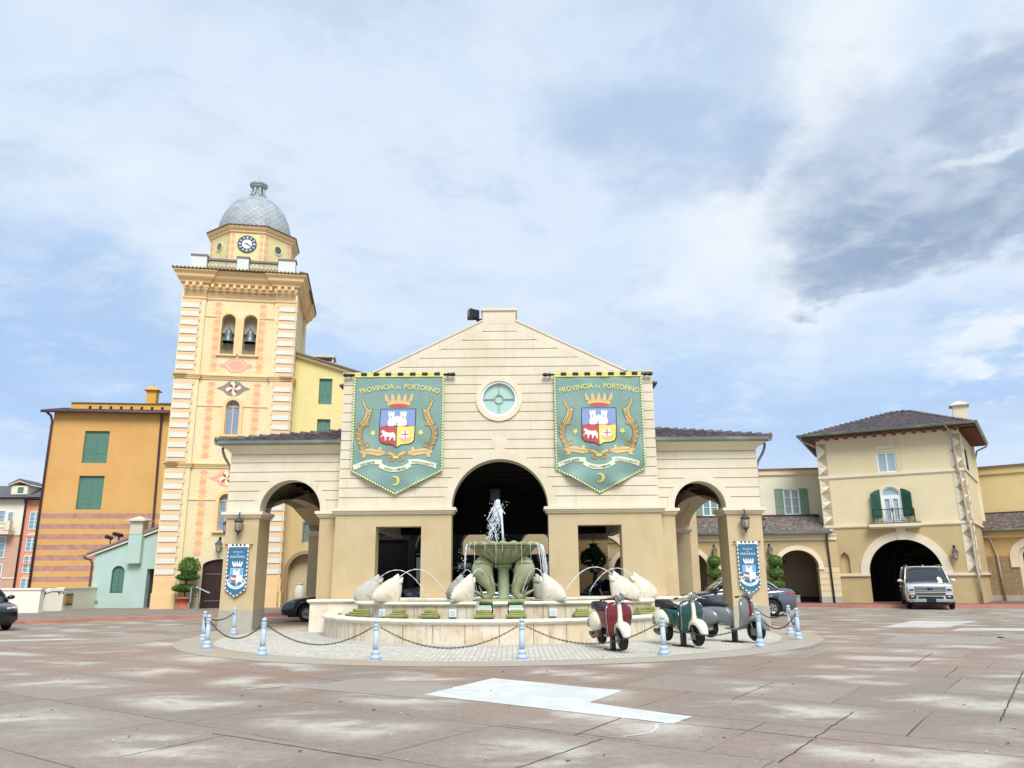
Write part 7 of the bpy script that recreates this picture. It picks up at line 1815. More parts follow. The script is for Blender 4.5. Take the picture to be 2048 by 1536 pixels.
def planter(loc, label, w_=1.15):
    T_ = thing('planter_box', label, 'planter', loc, math.atan(-.1), 'grey planters in the arcade')
    mb = MB(); mb.box(-w_/2, w_/2, -.2, .2, 0, .38); mb.box(-w_/2-.02, w_/2+.02, -.22, .22, .34, .40); mb.build('box', GPOT, T_)
    mb = MB(); q = random.Random(4)
    for i in range(420):
        x = q.uniform(-w_/2, w_/2); y = q.uniform(-.2, .2); h = q.uniform(.12, .42)*(1.1-.5*abs(x)/w_); a = q.uniform(0, 6.3); b = q.uniform(.1, .6); d = Vector((math.cos(a)*b, math.sin(a)*b, 1)).normalized(); s_ = Vector((-math.sin(a), math.cos(a), 0))*.022; p = Vector((x, y, .38))
        mb.add([p-s_*.6, p+d*h*.5-s_, p+d*h, p+d*h*.5+s_], [(0, 1, 2, 3)])
    mb.build('foliage', LEAFD, T_, recalc=False)
planter(at_local(AC, 5.0, .9, 0), 'grey planter with dark spiky plants inside the last arcade arch'); planter(at_local(AC, -.75, .9, 0), 'grey planter with dark plants behind the grey sedan bonnet')
# hanging fern in the right portico window and bright foliage at the left one
hf = thing('hanging_plant', 'dark green trailing plant hanging behind the right portico window', 'hanging plant', (3.55, 35.0, 2.5))
mb = MB(); leaf_blob(mb, (0, 0, .05), (.36, .3, .30), 420, .15, None, 8); leaf_blob(mb, (.22, -.1, -.22), (.30, .25, .34), 260, .15, None, 9, core=False); leaf_blob(mb, (-.28, 0, -.12), (.30, .25, .32), 260, .15, None, 10, core=False); leaf_blob(mb, (.05, -.1, -.52), (.30, .2, .3), 160, .13, None, 11, core=False); mb.build('foliage', LEAFD, hf, recalc=False)
mb = MB(); mb.tube([(0, 0, .4), (0, 0, 3.0)], .02, 5); mb.lathe([(.12, .30), (.2, .45), (.21, .5)], 12); mb.build('hanger', BLACK, hf)
hf = thing('window_shrub', 'pale green shrub glimpsed at the right edge of the left portico window', 'shrub', (-3.95, 38.9, 0))
mb = MB(); leaf_blob(mb, (0, 0, 2.5), (.5, .3, .3), 700, .12, None, 12); mb.build('foliage', leafmat('silver_leaves', (60, 90, 70), (120, 150, 130), (170, 190, 180)), hf, recalc=False)
mb = MB(); mb.tube([(0, 0, .3), (0, 0, 2.5)], .04, 6); mb.build('trunk', mat('bark', (1, 1, 1)), hf); mb = MB(); mb.lathe([(0, 0), (.25, 0), (.32, .5), (0, .5)], 14); mb.build('pot', GPOT, hf)
# ------------------------------------------------------------ reading stand beside the tower door
rs = thing('lectern_stand', 'grey metal lectern stand with slanted reading board in front of the dark door', 'lectern', at_local(TW, 1.98, -1.25, 0), R(10))
mb = MB(); mb.box(-.36, .36, -.3, .3, 0, .03); mb.build('foot_plate', mat('grey_metal', (130, 134, 136), rough=.5), rs)
for s in (-1, 1):
    mb = MB(); mb.box(s*.22-.04, s*.22+.04, -.1, .1, .03, .35); mb.box(s*.17-.04, s*.17+.04, -.06, .06, .35, 1.12); mb.build('leg', mat('grey_metal', (1, 1, 1)), rs)
mb = MB(); mb.box(-.16, .16, -.02, .02, .62, .68); mb.tube([(-.15, 0, .7), (.15, 0, 1.05)], .015); mb.tube([(.15, 0, .7), (-.15, 0, 1.05)], .015); mb.build('cross_brace', BLACK, rs)
mb = MB(); mb.T = lambda v: Vector((v.x*.88+.2, v.y*.9-.05+v.z*.3, 1.06-v.x*.42+v.z)); mb.box(-.12, .62, -.28, .25, 0, .03); mb.build('board', mat('board_pale', (176, 188, 190), rough=.4), rs)
mb = MB(); mb.T = lambda v: Vector((v.x*.88+.2, v.y*.9-.05+v.z*.3, 1.06-v.x*.42+v.z)); mb.box(-.02, .5, -.2, .17, .031, .036); mb.build('print', mat('board_print', (96, 110, 112), var=.3, vs=20), rs)
# ------------------------------------------------------------ scooters
RUB = mat('tyre_rubber', (22, 22, 24), rough=.75, var=.1); RIM = mat('wheel_rim', (150, 152, 150), rough=.35, metal=.6, var=.05); CHR = mat('chrome', (200, 204, 208), rough=.12, metal=1., var=0)
SEAT = mat('black_seat', (24, 26, 32), rough=.4, var=.1); CREAMP = mat('cream_gloss', (218, 214, 190), rough=.25, var=.02, coat=.6)
def wheel(parent, x, y, z, r, w_, name='wheel', rim=RIM, spokes=0, rz=0.):
    """axle along local y"""
    prof = [(r*.62, -w_*.5), (r*.80, -w_*.52), (r*.95, -w_*.40), (r, -w_*.2), (r, w_*.2), (r*.95, w_*.40), (r*.80, w_*.52), (r*.62, w_*.5)]
    def T_(v): return Vector((x, y, z))+Matrix.Rotation(rz, 3, 'Z') @ Vector((v.x, v.z, v.y))
    mb = MB(); mb.T = T_; vs = prof+[prof[0]]; mb.lathe(vs, 28); t = mb.build(name, RUB, parent)
    mb = MB(); mb.T = T_; mb.lathe([(0, -w_*.30), (r*.2, -w_*.36), (r*.25, -w_*.22), (r*.55, -w_*.20), (r*.63, -w_*.46), (r*.64, w_*.46), (r*.55, w_*.20), (r*.25, w_*.22), (r*.2, w_*.36), (0, w_*.30)], 24)
    if spokes:
        for i in range(spokes):
            a = 2*PI*i/spokes; c_, s_ = math.cos(a), math.sin(a)
            for yy in (-w_*.40, w_*.40): mb.tube([(c_*r*.15, s_*r*.15, yy*.9), (c_*r*.60, s_*r*.60, yy)], r*.06, 5)
    mb.build('rim', rim, t); return t
def scooter(label, loc, ang, body, cowl, stripe, fender, head, steer=0.):
    T_ = thing('scooter', label, 'scooter', (loc[0], loc[1], .05), ang, 'vintage scooters displayed by the fountain')
    # front wheel at x=.62, rear at x=-.62 ; scaled for small 3.5x10 tyres
    WR = .225
    tc = .92
    wheel(T_, .62, 0, WR, WR, .10, 'front_wheel'); wheel(T_, -.60, 0, WR+.03, WR, .10, 'rear_wheel')
    # rear body (spine + cowls)
    sp = [(-.86, .05, .50, .10), (-.80, .12, .55, .17), (-.66, .155, .58, .20), (-.45, .165, .58, .21), (-.25, .155, .57, .20), (-.12, .12, .55, .19), (-.04, .09, .50, .20), (.02, .09, .42, .18)]
    mb = MB(); rings = []
    for x, w_, z, h in curve_pts(sp, 3): rings.append([(x, w_*math.copysign(abs(math.cos(q))**.7, math.cos(q)), z+h*math.copysign(abs(math.sin(q))**.7, math.sin(q))) for q in [2*PI*j/18 for j in range(18)]])
    mb.loft(rings); mb.build('rear_body', body, T_)
    for s in (-1, 1):
        mb = MB(); rings = []
        for i in range(13):
            t = i/12; x = -.93+.66*t; f = math.sin(PI*min(1, t*.88+.10))**.55; h = .235*f; w_ = .155*f
            rings.append([(x+.02, s*(.12+w_*max(-.35, math.cos(q))), .50+h*math.sin(q)*(1 if math.sin(q) > 0 else .85)) for q in [2*PI*j/20 for j in range(20)]])
        mb.loft(rings); c_ = mb.build('side_cowl', cowl, T_)
        mb = MB()
        for i in range(6): mb.box(-.76, -.64, s*.266-.010, s*.266+.010, .40+i*.028, .412+i*.028)
        mb.build('louvres', BLACK, c_)
    # floor board
    mb = MB(); rings = []
    for x, w_, z in ((-.10, .16, .285), (.05, .20, .275), (.25, .215, .275), (.36, .21, .30), (.42, .2, .36)): rings.append([(x, -w_, z), (x, w_, z), (x, w_*.96, z-.035), (x, -w_*.96, z-.035)])
    mb.loft(rings, sm=False); mb.build('floorboard', body, T_, bevel=.01)
    # leg shield: curved sheet
    mb = MB(); rows = [(.40, .28, .22), (.44, .42, .265), (.475, .56, .30), (.485, .70, .31), (.47, .82, .29), (.455, .90, .23), (.45, .94, .13)]
    rows = curve_pts(rows, 3); F, B = [], []
    for x, z, w_ in rows:
        F.append([Vector((x+.035-.10*abs(u)**2.2, u*w_, z)) for u in [-1+2*j/12 for j in range(13)]]); B.append([Vector((x+.012-.10*abs(u)**2.2, u*w_*.97, z)) for u in [-1+2*j/12 for j in range(13)]])
    rings = [f+b[::-1] for f, b in zip(F, B)]; mb.loft(rings); mb.build('leg_shield', body, T_)
    mb = MB(); rings = []
    for x, z, w_ in rows: f = (z-.3)/.64; ww = .052+.012*(1-f)**2*4*(.3+f); rings.append([(x+.03, -ww, z), (x+.066, -ww*.6, z), (x+.072, 0, z), (x+.066, ww*.6, z), (x+.03, ww, z)])
    rings = [r for r in rings if r[0][2] > .50]; mb.loft(rings); st = mb.build('steering_cover', stripe, T_)
    mb = MB(); mb.T = lambda v: Vector((.565+v.z, v.x, .575+v.y)); mb.lathe([(0, .0), (.035, 0), (.035, .01), (0, .014)], 16); mb.build('round_badge', CHR, st)
    mb = MB(); mb.loft([[(.50, -.05, .62), (.56, -.035, .62), (.56, .035, .62), (.50, .05, .62)], [(.50, -.085, .52), (.60, -.05, .52), (.60, .05, .52), (.50, .085, .52)], [(.52, -.10, .44), (.62, -.06, .44), (.62, .06, .44), (.52, .10, .44)]]); mb.build('horn_cover', stripe, T_)
    # front fender
    mb = MB(); rings = []
    for i in range(17):
        a = R(-8+i*176/16); rr = .275 if a < 2.2 else .26; w_ = .13*(1-.35*(abs(a-PI/2)/1.6)**2); c0 = (.62+rr*math.cos(a)*1.12, WR+.06+rr*math.sin(a))
        if i == 0: c0 = (c0[0]+.03, c0[1])
        rings.append([(c0[0]-math.cos(a)*d, y, c0[1]-math.sin(a)*d) for y, d in ((-w_, .11), (-w_*.95, .045), (-w_*.6, .008), (0, -.01), (w_*.6, .008), (w_*.95, .045), (w_, .11), (w_*.85, .12), (w_*.7, .06), (0, .03), (-w_*.7, .06), (-w_*.85, .12))])
    mb.loft(rings); mb.build('front_fender', fender, T_)
    mb = MB(); mb.tube([(.60, -.085, WR), (.56, -.095, .36), (.50, -.04, .50)], .018, 6); mb.tube([(.62, -.10, WR), (.62, -.02, WR)], .02, 6); mb.box(.55, .66, -.115, -.075, WR-.09, WR+.06); mb.build('fork_link', mat('dull_metal', (110, 110, 108), rough=.4, metal=.5), T_)
    # headset
    mb = MB(); rings = []
    for x, z, w_, h in ((.34, .97, .04, .03), (.38, 1.0, .065, .055), (.46, 1.02, .095, .085), (.53, 1.025, .095, .09), (.555, 1.025, .09, .085)): rings.append([(x, w_*math.cos(q), z+h*math.sin(q)) for q in [2*PI*j/16 for j in range(16)]])
    mb.loft(rings); mb.tube([(.45, 0, .90), (.445, 0, 1.0)], .045, 10)
    mb.tube([(.40, -.30, .985), (.42, -.16, 1.005), (.46, -.05, 1.015)], [.018, .028, .045], 8); mb.tube([(.40, .30, .985), (.42, .16, 1.005), (.46, .05, 1.015)], [.018, .028, .045], 8)
    hs = mb.build('handlebar_headset', head, T_)
    mb = MB(); mb.T = lambda v: Vector((.556+v.z, v.x, 1.025+v.y)); mb.lathe([(.095, -.03), (.10, 0), (.085, .012), (.082, .0)], 20); mb.build('headlight_rim', CHR, T_)
    mb = MB(); mb.T = lambda v: Vector((.556+v.z, v.x, 1.025+v.y)); mb.lathe([(.084, 0), (.04, .012), (0, .016)], 16); mb.build('headlight', glass('headlight_glass', (120, 118, 116), .1), T_)
    for s in (-1, 1):
        mb = MB(); mb.tube([(.40, s*.29, .985), (.37, s*.38, .975)], .022, 8); mb.build('grip', BLACK, T_)
        mb = MB(); mb.tube([(.43, s*.26, .985), (.47, s*.34, .97), (.455, s*.37, .965)], .007, 5); mb.build('brake_lever', CHR, T_)
    mb = MB()
    for s in (-1, 1): mb.tube([(.42, s*.22, .99), (.50, s*.16, 1.06), (.50, s*.05, .96), (.49, s*.03, .86)], .005, 4)
    mb.build('control_cable', BLACK, T_)
    mb = MB(); mb.tube([(.26, -.23, .285), (.35, -.235, .33), (.40, -.235, .42), (.445, -.275, .56), (.455, -.285, .70), (.44, -.265, .82), (.42, -.21, .90)], .008, 5); mb.tube([(.26, .23, .285), (.35, .235, .33), (.40, .235, .42), (.445, .275, .56), (.455, .285, .70), (.44, .265, .82), (.42, .21, .90)], .008, 5); mb.build('shield_trim', CHR, T_)
    # seat
    mb = MB(); rings = []
    for x, w_, z0, z1 in ((-.88, .10, .78, .90), (-.84, .14, .76, .93), (-.62, .15, .76, .94), (-.52, .15, .76, .91), (-.45, .14, .76, .865), (-.30, .13, .76, .85), (-.16, .10, .755, .83), (-.10, .07, .76, .80)):
        rings.append([(x, -w_*.9, z0), (x, -w_, z0+.03), (x, -w_*.95, z1-.02), (x, -w_*.6, z1), (x, w_*.6, z1), (x, w_*.95, z1-.02), (x, w_, z0+.03), (x, w_*.9, z0)])
    mb.loft(rings); mb.build('seat', SEAT, T_)
    # engine + exhaust, stand post
    mb = MB(); mb.box(-.70, -.44, -.17, -.06, .20, .33); mb.tube([(-.42, -.14, .24), (-.64, -.18, .20), (-.82, -.15, .22)], [.03, .05, .045], 8)
    for i in range(4): mb.tube([(-.84+i*.05, -.19, .30), (-.84+i*.05, -.19, .22)], .018, 6)
    mb.build('engine', mat('oily_metal', (120, 108, 96), rough=.45, metal=.5, var=.2, vs=12), T_)
    mb = MB(); mb.tube([(-.9, 0, .66), (-.94, 0, .64)], .035, 10); mb.build('tail_light', mat('dark_red_lens', (120, 12, 14), rough=.2), T_)
    mb = MB(); mb.box(.0, .11, -.045, .045, -.03, .25); mb.box(-.25, .32, -.10, -.05, -.045, -.02); mb.box(-.25, .32, .05, .10, -.045, -.02); mb.box(-.02, .13, -.14, .14, -.045, -.015)
    mb.build('stand_post', BLACK, T_)
    T_.scale = (1.02, 1.02, 1.02)
    return T_
RED = mat('maroon_gloss', (104, 16, 28), rough=.22, var=.04, coat=.7); GRNP = mat('bottle_green_gloss', (10, 62, 58), rough=.22, var=.04, coat=.7); GRYP = mat('grey_gloss', (112, 116, 116), rough=.28, var=.04, coat=.6)
def place_sc(label, fx, fy, rx, ry, *a):
    ang = math.atan2(fy-ry, fx-rx); cx, cy = (fx+rx)/2, (fy+ry)/2
    return scooter(label, (cx, cy), ang, *a)
place_sc('maroon vintage scooter with cream cowls and fender, left of the three', 2.25, 16.85, 1.95, 18.05, RED, CREAMP, CREAMP, CREAMP, RED)
place_sc('dark green vintage scooter with cream cowls and fender, middle of the three', 4.0, 17.72, 3.56, 18.85, GRNP, CREAMP, CREAMP, CREAMP, CREAMP)
place_sc('grey vintage scooter with dark red stripe, right of the three', 5.62, 18.86, 4.78, 19.74, GRYP, GRYP, RED, GRYP, GRYP)
# ------------------------------------------------------------ cars
TG = glass('car_window_glass', (22, 30, 34), .03)
def carpaint(name, rgb, metal=.3): return mat(name, rgb, rough=.22, var=.0, metal=metal, coat=1., spec=.6)
LENS = glass('clear_lens', (190, 200, 206), .08); REDL = mat('red_tail_lens', (190, 14, 28), rough=.12, var=0, coat=1.); PLAST = mat('black_plastic', (22, 23, 25), rough=.5, var=0)
def applied(o, cutters):
    for c in cutters:
        m = o.modifiers.new('b', 'BOOLEAN'); m.operation = 'DIFFERENCE'; m.object = c; m.solver = 'EXACT'
    dg = bpy.context.evaluated_depsgraph_get(); dg.update(); me = bpy.data.meshes.new_from_object(o.evaluated_get(dg)); o.modifiers.clear(); o.data = me
    for c in cutters: bpy.data.objects.remove(c)
def car(name, label, cat, loc, ang, L, W, paint, top, sill, cab, wb, wr, kind, z0=0., group='cars parked around the plaza', plate=None):
    """top: [(x,z)] shoulder line front(+) to back(-); cab: (x_ws_base, x_roof_f, x_roof_r, x_rw_base, zbelt, zroof, inset)"""
    T_ = thing(name, label, cat, (loc[0], loc[1], z0), ang, group)
    hl = L/2; n = 46; rings = []
    def tz(x):
        for (xa, za), (xb, zb) in zip(top, top[1:]):
            if xb <= x <= xa: t = (x-xb)/(xa-xb); t = t*t*(3-2*t) if False else t; return zb+(za-zb)*t
        return top[0][1] if x > top[0][0] else top[-1][1]
    for i in range(n+1):
        x = hl-L*i/n; e = abs(x)/hl
        w_ = W/2*(1-.16*max(0, (e-.72)/.28)**2.4); zt__ = tz(x); zb_ = sill+ (.10 if e > .93 else 0)*(e-.93)/.07
        zm = (zb_+zt__)/2
        rings.append([(x, -w_*.86, zb_), (x, -w_*.97, zb_+.06), (x, -w_, zm-.02), (x, -w_*.985, zt__-.12), (x, -w_*.93, zt__-.03), (x, -w_*.72, zt__+.01), (x, -w_*.35, zt__+.03), (x, 0, zt__+.035),
                      (x, w_*.35, zt__+.03), (x, w_*.72, zt__+.01), (x, w_*.93, zt__-.03), (x, w_*.985, zt__-.12), (x, w_, zm-.02), (x, w_*.97, zb_+.06), (x, w_*.86, zb_)])
    mb = MB(); mb.loft(rings); body = mb.build('body', paint, T_)
    cut = []
    for x in (wb/2, -wb/2):
        c = MB(); c.T = lambda v, x=x: Vector((x+v.x, v.z, wr+.01+v.y)); c.lathe([(0, -W), (wr*1.17, -W), (wr*1.17, W), (0, W)], 28); cut.append(c.build('cut', paint))
    for c in cut: c.parent = T_
    bpy.context.view_layer.update(); applied(body, cut)
    mb = MB()
    for x in (wb/2, -wb/2):
        for s in (-1, 1): mb.box(x-wr*1.1, x+wr*1.1, s*(W/2-.32)-.02, s*(W/2-.32)+.02, sill, sill+wr*1.8)
    mb.box(-hl+.25, hl-.25, -W*.38, W*.38, sill-.05, sill+.05); mb.build('underbody', PLAST, T_)
    for x, nm in ((wb/2, 'front_wheel'), (-wb/2, 'rear_wheel')):
        for s in (-1, 1): wheel(T_, x, s*(W/2-.125), wr, wr, .22, nm, RIM, 5 if kind != 'suv' else 6)
    xa, xb, xc, xd, zb_, zr, ins = cab; hb, ht = W/2*.93, W/2-ins
    def gh(k, dz=0., dw=0.):
        f = [(xa, hb-dw, zb_-.03), (xb, ht-dw, zr+dz), ]
        return f
    # glasshouse
    st = [(xa, hb*.90, zb_-.02, zb_-.02)]
    mb = MB(); S5 = []
    m = 20
    for i in range(m+1):
        t = i/m; x = xa+(xd-xa)*t
        if x >= xb: u = (xa-x)/(xa-xb); zt__ = zb_+(zr-zb_)*max(0., math.sin(u*PI/2))**.9
        elif x <= xc: u = (x-xd)/(xc-xd); zt__ = zb_+(zr-zb_)*max(0., math.sin(u*PI/2))**.9
        else: zt__ = zr+.02*math.sin(PI*(x-xc)/(xb-xc))
        f = (zt__-zb_)/(zr-zb_) if zr > zb_ else 0; wt = hb-(hb-ht)*max(0, f)
        S5.append((x, zt__, wt))
    rings = [[(x, -hb, zb_-.06), (x, -hb, zb_), (x, -wt, z), (x, -wt*.5, z+.012), (x, wt*.5, z+.012), (x, wt, z), (x, hb, zb_), (x, hb, zb_-.06)] for x, z, wt in S5]
    mb.loft(rings); mb.build('window_glass', TG, T_)
    # roof skin and pillars
    rf = [(x, z, wt) for x, z, wt in S5 if z > zr-.05]
    mb = MB(); mb.loft([[(x, -wt-.012, z-.045), (x, -wt*.96, z+.018), (x, -wt*.5, z+.032), (x, wt*.5, z+.032), (x, wt*.96, z+.018), (x, wt+.012, z-.045)] for x, z, wt in rf]); mb.build('roof_panel', paint, T_)
    for s in (-1, 1):
        mb = MB(); fr_ = [(x, s*(wt+.004), z) for x, z, wt in S5 if x >= xb-.05]; mb.tube([(xa+.02, s*hb, zb_-.02)]+fr_[1:], .035, 6)
        rr_ = [(x, s*(wt+.004), z) for x, z, wt in S5 if x <= xc+.05]; mb.tube(rr_[:-1]+[(xd-.02, s*hb, zb_-.02)], .05, 6); mb.build('pillar', paint, T_)
        mb = MB(); xm = (xb+xc)/2-.05; mb.box(xm-.035, xm+.035, s*hb-.012 if s > 0 else s*hb-.004, s*hb+.004 if s > 0 else s*hb+.012, zb_, zb_+.04); mb.tube([(xm, s*(hb+.004), zb_), (xm-.03, s*(ht+.006), zr-.02)], .028, 5); mb.tube([(xa+.1, s*(hb+.012), zb_+.005), (xm, s*(hb+.014), zb_+.012), (xd+.1, s*(hb+.012), zb_+.005)], .012, 5); mb.build('window_trim', CHR if kind == 'sedan' else PLAST, T_)
        # mirror, door lines, handles
        mb = MB(); mb.ball((xa-.22, s*(W/2+.10), zb_+.09), (.09, .12, .075), 12, 8); mb.tube([(xa-.22, s*(hb-.02), zb_+.03), (xa-.22, s*(W/2+.05), zb_+.06)], .025, 6); mb.build('side_mirror', paint, T_)
        for j, xh in enumerate((xm+.22, xm-.85)):
            d_ = MB(); y = s*W/2; d_.box(xh-.10, xh+.10, min(y-s*.03, y+s*.025), max(y-s*.03, y+s*.025), zb_-.20, zb_-.165); d_.build('door_handle', CHR, T_)
        mb = MB()
        for xh in (xm+.98 if kind != 'suv' else xm+1.05, xm, xm-.95): mb.tube([(xh, s*(W/2*.93+.004), zb_-.05), (xh, s*(W/2*.99), zb_-.18), (xh, s*(W/2+.001), (zb_+sill)/2), (xh+.02, s*(W/2*.975+.002), sill+.1)], .006, 4)
        mb.build('door_gap', PLAST, T_)
    zf = tz(hl-.05)
    def plate_box(parent_name, xs, y0, y1, z0_, z1_, m_, dx=.02):
        mb = MB(); mb.box(min(xs, xs+dx), max(xs, xs+dx), y0, y1, z0_, z1_); return mb.build(parent_name, m_, T_, bevel=.006)
    if kind == 'suv':
        CG2 = mat('satin_chrome', (164, 168, 172), rough=.3, metal=.4, var=0)
        g = plate_box('grille', hl-.02, -.62, .62, .80, 1.02, PLAST, .05)
        for i in range(3): mb = MB(); mb.box(hl+.02, hl+.05, -.60, .60, .815+i*.07, .85+i*.07); mb.build('grille_bar', CG2, g)
        mb = MB(); mb.T = lambda v: Vector((hl+.055+v.z, v.x*1.9, .915+v.y)); mb.lathe([(0, 0), (.06, 0), (.06, .012), (0, .014)], 20); mb.build('oval_badge', mat('badge_blue', (30, 50, 110), rough=.3), g)
        for s in (-1, 1):
            q = sorted((s*.62, s*.90)); h_ = plate_box('headlight', hl-.12, q[0], q[1], .79, 1.03, LENS, .14); mb = MB(); y = sorted((s*.66, s*.85)); mb.box(hl+.02, hl+.03, y[0], y[1], .83, .90); mb.build('bulb', PLAST, h_)
            q = sorted((s*.60, s*.88)); f_ = plate_box('fog_lamp', hl-.08, q[0], q[1], .47, .64, PLAST, .09); mb = MB(); y = sorted((s*.68, s*.80)); mb.box(hl+.012, hl+.02, y[0], y[1], .55, .60); mb.build('bulb', LENS, f_)
            mb = MB(); mb.tube([(xb-.1, s*(ht-.06), zr+.04), (xb-.25, s*(ht-.06), zr+.09), (xc+.2, s*(ht-.06), zr+.09), (xc, s*(ht-.06), zr+.04)], .018, 6); mb.build('roof_rail', CG2, T_)
        plate_box('bumper_slot', hl-.0, -.62, .62, .70, .73, PLAST, .035); plate_box('bumper_slot', hl-.0, -.60, .60, .64, .67, PLAST, .035); plate_box('lower_intake', hl-.0, -.5, .5, .48, .57, PLAST, .03)
        plate_box('skid_plate', hl-.02, -.70, .70, .34, .45, CG2, .05); plate_box('plate_bracket', hl+.01, -.19, .19, .33, .49, mat('dark_plate', (24, 36, 46), rough=.4, var=0), .04)
        plate_box('lower_valance', hl-.1, -.75, .75, .20, .33, PLAST, .06); 
        mb = MB(); mb.loft([[(xb-.1, -.02, zr+.03), (xb-.1, .02, zr+.03), (xb-.25, .02, zr+.03), (xb-.25, -.02, zr+.03)], [(xb-.2, -.005, zr+.12), (xb-.2, .005, zr+.12), (xb-.24, .005, zr+.12), (xb-.24, -.005, zr+.12)]], sm=False); mb.build('antenna_fin', paint, T_)
    else:
        plate_box('grille', hl-.06, -.42, .42, .40, .60, PLAST, .07)
        for s in (-1, 1):
            q = sorted((s*.48, s*(W/2-.10))); mb = MB(); mb.loft([[(hl-.04, s*.45, .60), (hl-.04, s*.45, .70), (hl-.10, s*.45, .73)], [(hl-.13, s*(W/2-.16), .62), (hl-.15, s*(W/2-.14), .73), (hl-.25, s*(W/2-.15), .76)], [(hl-.42, s*(W/2-.035), .68), (hl-.45, s*(W/2-.03), .75), (hl-.5, s*(W/2-.06), .78)]], sm=False); mb.build('headlight', LENS, T_)
            mb = MB(); zt__ = tz(-hl+.1); mb.loft([[(-hl+.02, s*(W/2-.42), zt__-.20), (-hl+.0, s*(W/2-.42), zt__-.10), (-hl+.06, s*(W/2-.42), zt__-.05)], [(-hl+.06, s*(W/2-.14), zt__-.27), (-hl+.02, s*(W/2-.12), zt__-.12), (-hl+.1, s*(W/2-.14), zt__-.06)], [(-hl+.34, s*(W/2-.028), zt__-.17), (-hl+.36, s*(W/2-.02), zt__-.11), (-hl+.40, s*(W/2-.06), zt__-.06)]], sm=False); mb.build('tail_light', REDL, T_)
            q = sorted((s*.55, s*.80)); plate_box('fog_recess', hl-.16, q[0], q[1], .33, .44, PLAST, .10)
        plate_box('lower_intake', hl-.05, -.55, .55, .24, .34, PLAST, .05); plate_box('rear_bumper_trim', -hl+.03, -.7, .7, .28, .40, PLAST, -.035)
        plate_box('number_plate', -hl-.0, -.26, .26, .60, .74, WHITE, -.015)
        if plate: p_ = plate_box('front_plate', hl-.01, -.16, .16, .40, .53, plate, .03); mb = MB(); [mb.box(hl+.021, hl+.027, -.12, .03, z, z+.022) for z in (.43, .47)]; mb.box(hl+.021, hl+.027, .06, .11, .42, .51); mb.build('plate_mark', mat('plate_yellow', (206, 196, 90)), p_)
    return T_
SEDTOP = [(2.32, .62), (2.2, .72), (1.9, .82), (1.0, .94), (.7, .97), (-1.2, 1.00), (-1.7, 1.04), (-2.2, 1.02), (-2.32, .92)]
SEDCAB = (1.0, .12, -.85, -1.72, .95, 1.42, .30)
def sedan(label, loc, ang, paint, **k): return car('sedan', label, 'car', loc, ang, 4.64, 1.80, paint, SEDTOP, .22, SEDCAB, 2.70, .32, 'sedan', **k)
SUVTOP = [(2.6, .98), (2.5, 1.08), (2.2, 1.14), (1.25, 1.20), (1.1, 1.20), (-2.4, 1.20), (-2.6, 1.1)]
SUVCAB = (1.35, .55, -2.1, -2.5, 1.18, 1.90, .24)
GREYC = carpaint('grey_car_paint', (92, 100, 110)); SILV = carpaint('champagne_silver_paint', (206, 208, 204), .15); BLKC = carpaint('black_car_paint', (10, 14, 22), .1); LBLUE = carpaint('pale_blue_grey_paint', (170, 184, 192)); DKG = carpaint('charcoal_paint', (40, 44, 50)); WHC = carpaint('silver_white_paint', (150, 158, 168))
sedan('grey four door sedan partly hidden by the right outer pier', (8.75, 32.2), R(178), GREYC)
car('suv', 'large silver SUV facing the camera in front of the drive arch', 'SUV', (19.85, 38.6), R(-113), 5.2, 2.02, SILV, SUVTOP, .30, SUVCAB, 3.1, .40, 'suv')
sedan('black sedan nose entering at the left edge', (-18.55, 27.3), R(-40), BLKC, plate=mat('novelty_plate', (24, 22, 20), var=0))
sedan('dark sedan front showing behind the left inner pier', (-6.55, 31.3), R(186), DKG)
car('suv', 'blue grey SUV parked in the dark behind the fountain bowl', 'SUV', (-2.2, 33.5), R(182), 5.0, 1.95, LBLUE, SUVTOP, .30, SUVCAB, 3.0, .38, 'suv')
sedan('slate grey sedan parked behind the right portico window', (3.9, 33.2), R(176), carpaint('slate_car_paint', (92, 102, 110)))
sedan('silver sedan parked behind the left portico window', (-1.9, 29.6), R(180), WHC)
# ------------------------------------------------------------ people
SKIN = mat('skin', (196, 146, 118), rough=.55, var=.03)
def person(label, loc, ang, joints, bones, radii, hair, cloth, extras=None):
    T_ = thing('person', label, 'person', loc, ang)
    me = bpy.data.meshes.new('body'); names = list(joints); me.from_pydata([joints[n] for n in names], [(names.index(a), names.index(b)) for a, b in bones], [])
    o = bpy.data.objects.new('body', me); COL.objects.link(o)
    sk = o.modifiers.new('skin', 'SKIN'); sk.use_smooth_shade = True; ss = o.modifiers.new('sub', 'SUBSURF'); ss.levels = 2; ss.render_levels = 2
    lay = me.skin_vertices[0] if len(me.skin_vertices) else None
    if lay is None:
        bm = bmesh.new(); bm.from_mesh(me); bm.verts.layers.skin.verify(); bm.to_mesh(me); bm.free(); lay = me.skin_vertices[0]
    for i, n in enumerate(names): r = radii[n]; lay.data[i].radius = (r, r) if not hasattr(r, '__len__') else r; lay.data[i].use_root = (n == 'pelvis')
    bpy.context.view_layer.update(); dg = bpy.context.evaluated_depsgraph_get(); m2 = bpy.data.meshes.new_from_object(o.evaluated_get(dg)); o.modifiers.clear(); o.data = m2; m2.materials.clear(); m2.materials.append(SKIN)
    o.parent = T_
    return T_
